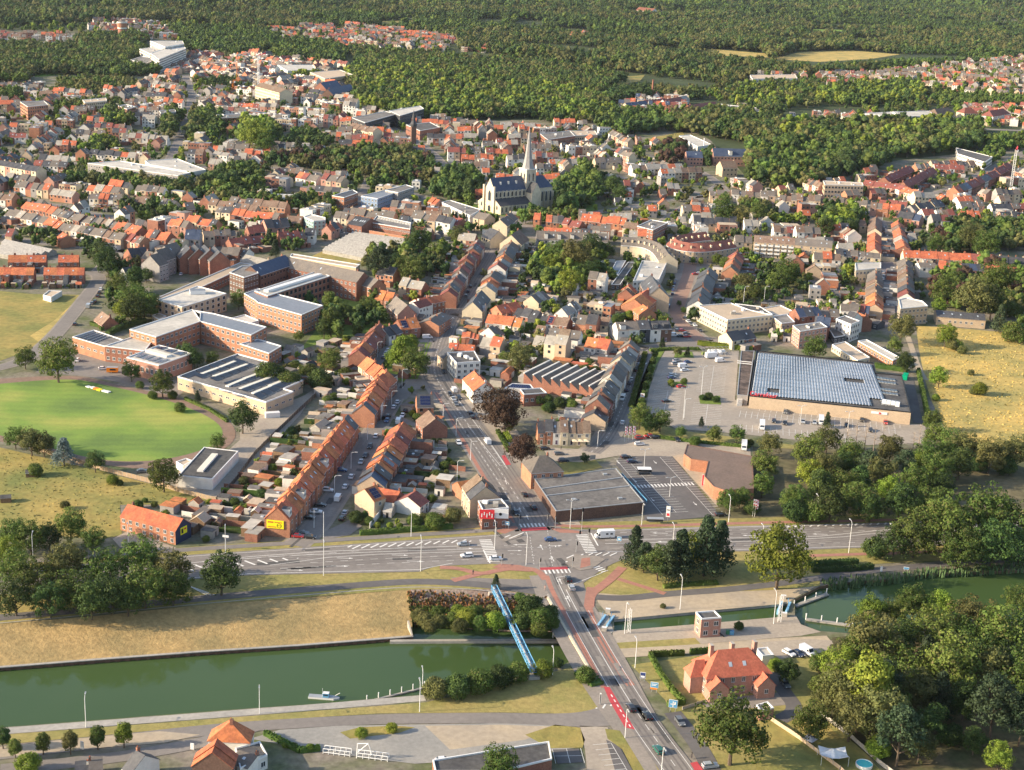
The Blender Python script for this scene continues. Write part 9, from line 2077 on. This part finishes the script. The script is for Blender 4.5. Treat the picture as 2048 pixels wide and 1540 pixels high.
b.build('slope_scrub', None, kind='stuff', label='rust brown and green scrub covering the rubble slope beside the pipe bridge')
tuft_mass('field_grass', 'tall dry grass tufts in the straw field', [(1838, 660), (1990, 668), (2100, 690), (2100, 920), (1960, 895), (1880, 850), (1855, 760)], 2600, .05, .5, G_STRAW, .5)
tuft_mass('meadow_grass', 'rough grass tufts in the meadow left of the terrace', [(0, 900), (150, 935), (300, 970), (400, 1000), (240, 1010), (230, 1060), (0, 1055)], 1300, .05, .3, G_MEAD, .45)
def lathe(b, prof, m, n=20, c=(0, 0)):
 for (r0, z0), (r1, z1) in zip(prof, prof[1:]):
  for i in range(n):
   a0, a1 = 6.28319*i/n, 6.28319*(i+1)/n
   b.poly([(c[0]+r0*math.cos(a0), c[1]+r0*math.sin(a0), z0), (c[0]+r0*math.cos(a1), c[1]+r0*math.sin(a1), z0), (c[0]+r1*math.cos(a1), c[1]+r1*math.sin(a1), z1), (c[0]+r1*math.cos(a0), c[1]+r1*math.sin(a0), z1)], m)
q = P(245, 79); e = link('water_tower', None, None, (q.x, q.y, 0), label='round red brick water tower with white band and pale top', cat='tower')
for nm, pr, m_ in (('shaft', [(7, 0), (6.6, 17)], W_BR), ('white_band', [(7.2, 17), (7.2, 19.5)], W_WH), ('tank', [(7.8, 19.5), (7.8, 26)], W_OR), ('rim', [(8.1, 26), (8.1, 28), (7.4, 28)], W_WH), ('roof', [(7.4, 28), (0.1, 30.5)], FR_G)): b = MB(); lathe(b, pr, m_); b.build(nm, e)
def crane(px, py, h, jib, ang, col, label):
 q = P(px, py); e = link('tower_crane', None, None, (q.x, q.y, 0), ang, label=label, cat='crane'); w = .9; m = MB()
 for s in ((-w, -w), (w, -w), (w, w), (-w, w)): m.bar((*s, 0), (*s, h), .18, METW if col == 'w' else ORG, 4)
 for k in range(int(h/2)):
  z = k*2
  for (a, b) in (((-w, -w), (w, -w)), ((w, -w), (w, w)), ((w, w), (-w, w)), ((-w, w), (-w, -w))): m.bar((*a, z), (*b, z+2), .1, METW if col == 'w' else ORG, 3)
 m.build('mast', e); jm = METR if col == 'w' else ORG; m = MB()
 for s in (-.6, .6): m.bar((-jib*.3, s, h), (jib, s, h), .16, jm, 4)
 m.bar((-2, 0, h+1.4), (jib, 0, h+1.2), .16, jm, 4)
 for k in range(int(jib/2)): m.bar((k*2, -.6, h), (k*2+1, 0, h+1.3), .08, jm, 3); m.bar((k*2+1, 0, h+1.3), (k*2+2, .6, h), .08, jm, 3)
 m.build('jib', e); m = MB(); m.box((-jib*.27, 0), 0, 2.5, 1.8, h-2.4, h+.2, CONC); m.build('counterweight', e); m = MB(); m.box((1.6, -1.2), 0, 1.6, 1.3, h-2, h, METW, METR); m.build('cab', e)
 m = MB(); m.box((0, 0), 0, 5, 5, 0, 1.0, CONC); m.build('base', e)
crane(2021, 382, 36, 20, math.radians(70), 'w', 'tall white tower crane with red jib at the right edge'); crane(517, 182, 42, 26, math.radians(80), 'w', 'white tower crane beside the old town arcades'); crane(475, 168, 36, 22, math.radians(100), 'o', 'orange tower crane behind the old town'); crane(466, 186, 14, 12, math.radians(60), 'o', 'short orange crane left of the white one')
q = P(432, 0) if False else None
# old town belfry
q = P(826, 300); e = link('belfry', None, None, (q.x, q.y, 0), label='slender dark belfry tower with pointed cap left of the church', cat='tower'); b = MB(); b.box((0, 0), .3, 4.5, 4.5, 0, 22, W_DB); b.build('tower', e); b = MB(); lathe(b, [(3.2, 22), (3.2, 24), (1.6, 27), (1.6, 29), (.1, 37)], RO_D, 8); b.build('cap', e)
q = P(1304, 195); e = link('factory_chimney', None, None, (q.x, q.y, 0), label='round red brick chimney above the red roofed hamlet', cat='chimney'); b = MB(); lathe(b, [(1.6, 0), (1.1, 22), (1.3, 22), (1.3, 22.6), (.1, 22.6)], W_BR, 12); b.build('shaft', e)
q = P(1406, 312); e = link('white_pylon', None, None, (q.x, q.y, 0), label='slim white pylon standing in front of the slate roofed mansion', cat='mast'); b = MB(); b.bar((0, 0, 0), (0, 0, 17), .7, METW, 8, .5); b.build('shaft', e)
# garden furniture below the villa
q = P(1665, 1522); e = link('shade_sail', None, None, (q.x, q.y, 0), label='white pointed shade sail tent in the garden below the villa', cat='shade sail'); b = MB(); N = 8
for i in range(N):
 for j in range(N):
  f = lambda u, v: ((u-.5)*7, (v-.5)*5, 2.0+1.6*max(0, 1-((abs(u-.5)*2)**.7+(abs(v-.5)*2)**.7)/1.2)+.9*(abs(2*u-1)*abs(2*v-1)))
  b.poly([f(i/N, j/N), f((i+1)/N, j/N), f((i+1)/N, (j+1)/N), f(i/N, (j+1)/N)], METW)
b.build('sail', e); b = MB(); b.bar((0, 0, 0), (0, 0, 3.6), .06, METW)
for sx in (-3.5, 3.5):
 for sy in (-2.5, 2.5): b.bar((sx, sy, 0), (sx, sy, 2.9), .05, METW)
b.build('pole', e)
q = P(1619, 1492); e = link('garden_parasol', None, None, (q.x, q.y, 0), label='grey square garden parasol behind the shade sail', cat='parasol'); b = MB(); b.bar((0, 0, 0), (0, 0, 2.9), .06, METG); b.build('pole', e); b = MB(); lathe(b, [(2.3, 2.3), (.05, 3.0)], mat('lilac_grey_cloth', (.5, .48, .52), .8), 4); b.build('canopy', e)
q = P(1728, 1532); e = link('paddling_pool', None, None, (q.x, q.y, 0), label='round blue garden pool at the bottom right edge', cat='pool'); b = MB(); lathe(b, [(2.2, 0), (2.2, .8), (2.05, .8), (2.05, .6)], METW, 20); b.build('rim', e); b = MB(); lathe(b, [(2.05, .62), (.01, .62)], mat('pool_water', (.10, .55, .60), .1, .05, 1), 20); b.build('water', e)
# field inflatable, food truck, containers, shelters, bins
q = P(196, 780); e = link('folded_inflatable', None, None, (q.x, q.y, .1), math.radians(-28), label='colourful flattened inflatable lying on the green playing field', cat='inflatable')
for k, (x, m_) in enumerate(((-6, METW), (-3.4, METW), (-1.2, ORG), (1, YEL), (3.2, METW), (5.6, METW))): b = MB(); b.box((x, random.uniform(-.6, .6)), random.uniform(-.3, .3), 2.6, 1.8, 0, random.uniform(.2, .6), m_); b.build('fold', e)
q = P(225, 745); e = link('food_trailer', None, None, (q.x, q.y, 0), .1, label='orange food trailer with grey roof parked beside the big tree', cat='trailer'); b = MB(); b.box((0, 0), 0, 5, 2.3, .5, 2.6, ORG, METG); b.build('body', e); b = MB(); b.box((.3, -1.17), 0, 2.6, .05, 1.3, 2.1, METK); b.build('hatch', e); wheel(e, -.4, -1, .35); wheel(e, -.4, 1, .35)
q = P(1288, 948); e = link('trolley_shelter', None, None, (q.x, q.y, .1), math.radians(5), label='glass trolley shelter in the middle of the dark store car park', cat='shelter'); b = MB(); b.box((0, 0), 0, 5.5, 3.2, 2.2, 2.35, METG, METW); b.build('roof', e); b = MB(); b.box((0, 1.5), 0, 5.4, .06, .3, 2.1, GLASS); b.box((-2.7, 0), 0, .06, 3, .3, 2.1, GLASS); b.box((2.7, 0), 0, .06, 3, .3, 2.1, GLASS); b.build('glass', e)
q = P(1310, 1047); e = link('trolley_shelter', None, None, (q.x, q.y, .1), math.radians(3), label='long low trolley shelter at the front edge of the store car park', cat='shelter'); b = MB(); b.box((0, 0), 0, 6, 2, 1.9, 2.0, METG, METG); b.box((0, 1), 0, 6, .06, .3, 1.9, GLASS); b.build('shelter', e)
q = P(545, 834); e = link('white_container', None, None, (q.x, q.y, 0), .35, label='rounded white storage container beside the long fence', cat='container'); b = MB(); b.box((0, 0), 0, 6, 2.6, 0, 2.2, METW, METW); b.build('body', e)
q = P(1810, 758); e = link('green_skip', None, None, (q.x, q.y, .1), 1.2, label='bright green waste container beside the supermarket lane', cat='skip'); b = MB(); b.box((0, 0), 0, 6, 2.4, .2, 2.4, mat('bright_green_paint', (.0, .35, .18), .5), None); b.build('body', e)
q = P(1428, 708); e = link('trolley_yard', None, None, (q.x, q.y, .1), .2, label='fenced yard with white plastic bubbles and racks left of the supermarket canopy', cat='yard')
for k in range(9): b = MB(); lathe(b, [(1.0, 0), (1.1, .8), (.7, 1.5), (.05, 1.8)], METW, 8, (random.uniform(-2, 6), random.uniform(1, 5))); b.build('bubble', e)
b = MB()
for k in range(9): b.bar((-7+k*2, -3, 0), (-7+k*2, -3, 2.6), .06, METG, 4); b.bar((-7+k*2, -3, 2.6), (-7+k*2, 4, 2.6), .05, METG, 4)
b.bar((-7, -3, 2.6), (9, -3, 2.6), .06, METG, 4); b.bar((-7, 4, 2.6), (9, 4, 2.6), .06, METG, 4); b.build('rack_frame', e)
for k in range(6): b = MB(); b.box((-6+k*2.3, -1), .2, 1.6, 1.2, 0, 1.2, random.choice((METG, METR, METW, G_GRASS))); b.build('plant_rack', e)
for k, (px, py, c_) in enumerate(((1456, 1268, ORG), (1463, 1269, METB))): q = P(px, py); e = link('waste_bin', None, None, (q.x, q.y, 0), label=('green' if not k else 'blue')+' wheeled bin beside the lock control house', cat='bin'); b = MB(); b.box((0, 0), 0, 1.3, 1, 0, 1.3, mat('bin_green', (.05, .2, .1), .5) if not k else METB); b.build('body', e)
for k, (px, py) in enumerate(((62, 952), (12, 1003), (1000, 1070), (150, 1090))[:2]):
 q = P(px, py); mw = MB(); gable_geo(mw, mw, Vector((-1.8, 0)), Vector((1.8, 0)), 3, 1.9, 2.6, WOOD, FR_D, oh=.3); link('field_shelter', mw.mesh('field_shelter'), None, (q.x, q.y, 0), .3, label=('dark wooden animal shelter in the rough meadow' if not k else 'small dark roofed shelter at the left edge of the meadow'), cat='shelter')
def person(px, py, label, col):
 q = P(px, py); e = link('person', None, None, (q.x, q.y, .14), random.uniform(0, 6), label=label, cat='person')
 me = bpy.data.meshes.new('person'); V = [(0, 0, .95), (0, 0, 1.2), (0, 0, 1.45), (0, 0, 1.56), (0, 0, 1.7), (.1, 0, .9), (.12, .1, .48), (.12, .0, .05), (-.1, 0, .9), (-.12, -.12, .48), (-.12, -.2, .06), (.2, 0, 1.42), (.27, .05, 1.12), (.26, .16, .9), (-.2, 0, 1.42), (-.27, -.05, 1.12), (-.26, .02, .88), (.12, .14, .04), (-.12, -.06, .04)]
 E_ = [(0, 1), (1, 2), (2, 3), (3, 4), (0, 5), (5, 6), (6, 7), (0, 8), (8, 9), (9, 10), (2, 11), (11, 12), (12, 13), (2, 14), (14, 15), (15, 16), (7, 17), (10, 18)]
 R_ = [.15, .15, .17, .06, .115, .1, .07, .05, .1, .07, .05, .07, .05, .035, .07, .05, .035, .04, .04]
 me.from_pydata(V, E_, []); o = link('body', me, e); sk = o.modifiers.new('skin', 'SKIN'); 
 for i, r in enumerate(R_): me.skin_vertices[0].data[i].radius = (r, r)
 me.skin_vertices[0].data[0].use_root = True; o.modifiers.new('sub', 'SUBSURF').levels = 1; me.materials.append(col)
 b = MB(); lathe(b, [(.01, 1.83), (.1, 1.8), (.125, 1.72), (.11, 1.64)], METK, 8); b.build('hair', e)
try:
 SK = mat('dark_clothes', (.06, .05, .06), .8); SK2 = mat('pale_clothes', (.45, .3, .26), .8)
 for i, v in enumerate(((1090, 1181, 'pedestrian in red top walking on the bridge cycle path', SK2), (1383, 1518, 'pedestrian in dark clothes on the verge beside the bottom parking lane', SK), (1213, 1143, 'pedestrian waiting at the slip road crossing', SK), (946, 1150, 'pedestrian on the red path left of the junction', SK), (1122, 900, 'person in dark clothes in front of the cafe row', SK))): person(*v[:3], v[3])
except Exception as ex: print('person', ex)
MK.build('road_markings', None, kind='structure')
# air: pale haze that fades the far forest
hz = MB(); X0, X1, Y0, Y1, Z0, Z1 = -7000, 10000, -60, 15000, -8, 216
c8 = [(x, y, z) for z in (Z0, Z1) for x, y in ((X0, Y0), (X1, Y0), (X1, Y1), (X0, Y1))]
hm = bpy.data.materials.new('haze_air'); hm.use_nodes = True; hn = hm.node_tree; hn.nodes.clear()
pv = hn.nodes.new('ShaderNodeVolumePrincipled'); mo = hn.nodes.new('ShaderNodeOutputMaterial'); hn.links.new(pv.outputs[0], mo.inputs['Volume'])
pv.inputs['Color'].default_value = (.78, .86, 1, 1); pv.inputs['Density'].default_value = .000014; pv.inputs['Anisotropy'].default_value = .2
for f in ((3, 2, 1, 0), (4, 5, 6, 7), (0, 1, 5, 4), (1, 2, 6, 5), (2, 3, 7, 6), (3, 0, 4, 7)): hz.poly([c8[i] for i in f], hm)
hz.build('haze', None, kind='stuff')
for o in bpy.data.objects:
 l = o.get('label')
 if l and not 4 <= len(l.split()) <= 16: print('LABEL', len(l.split()), l)
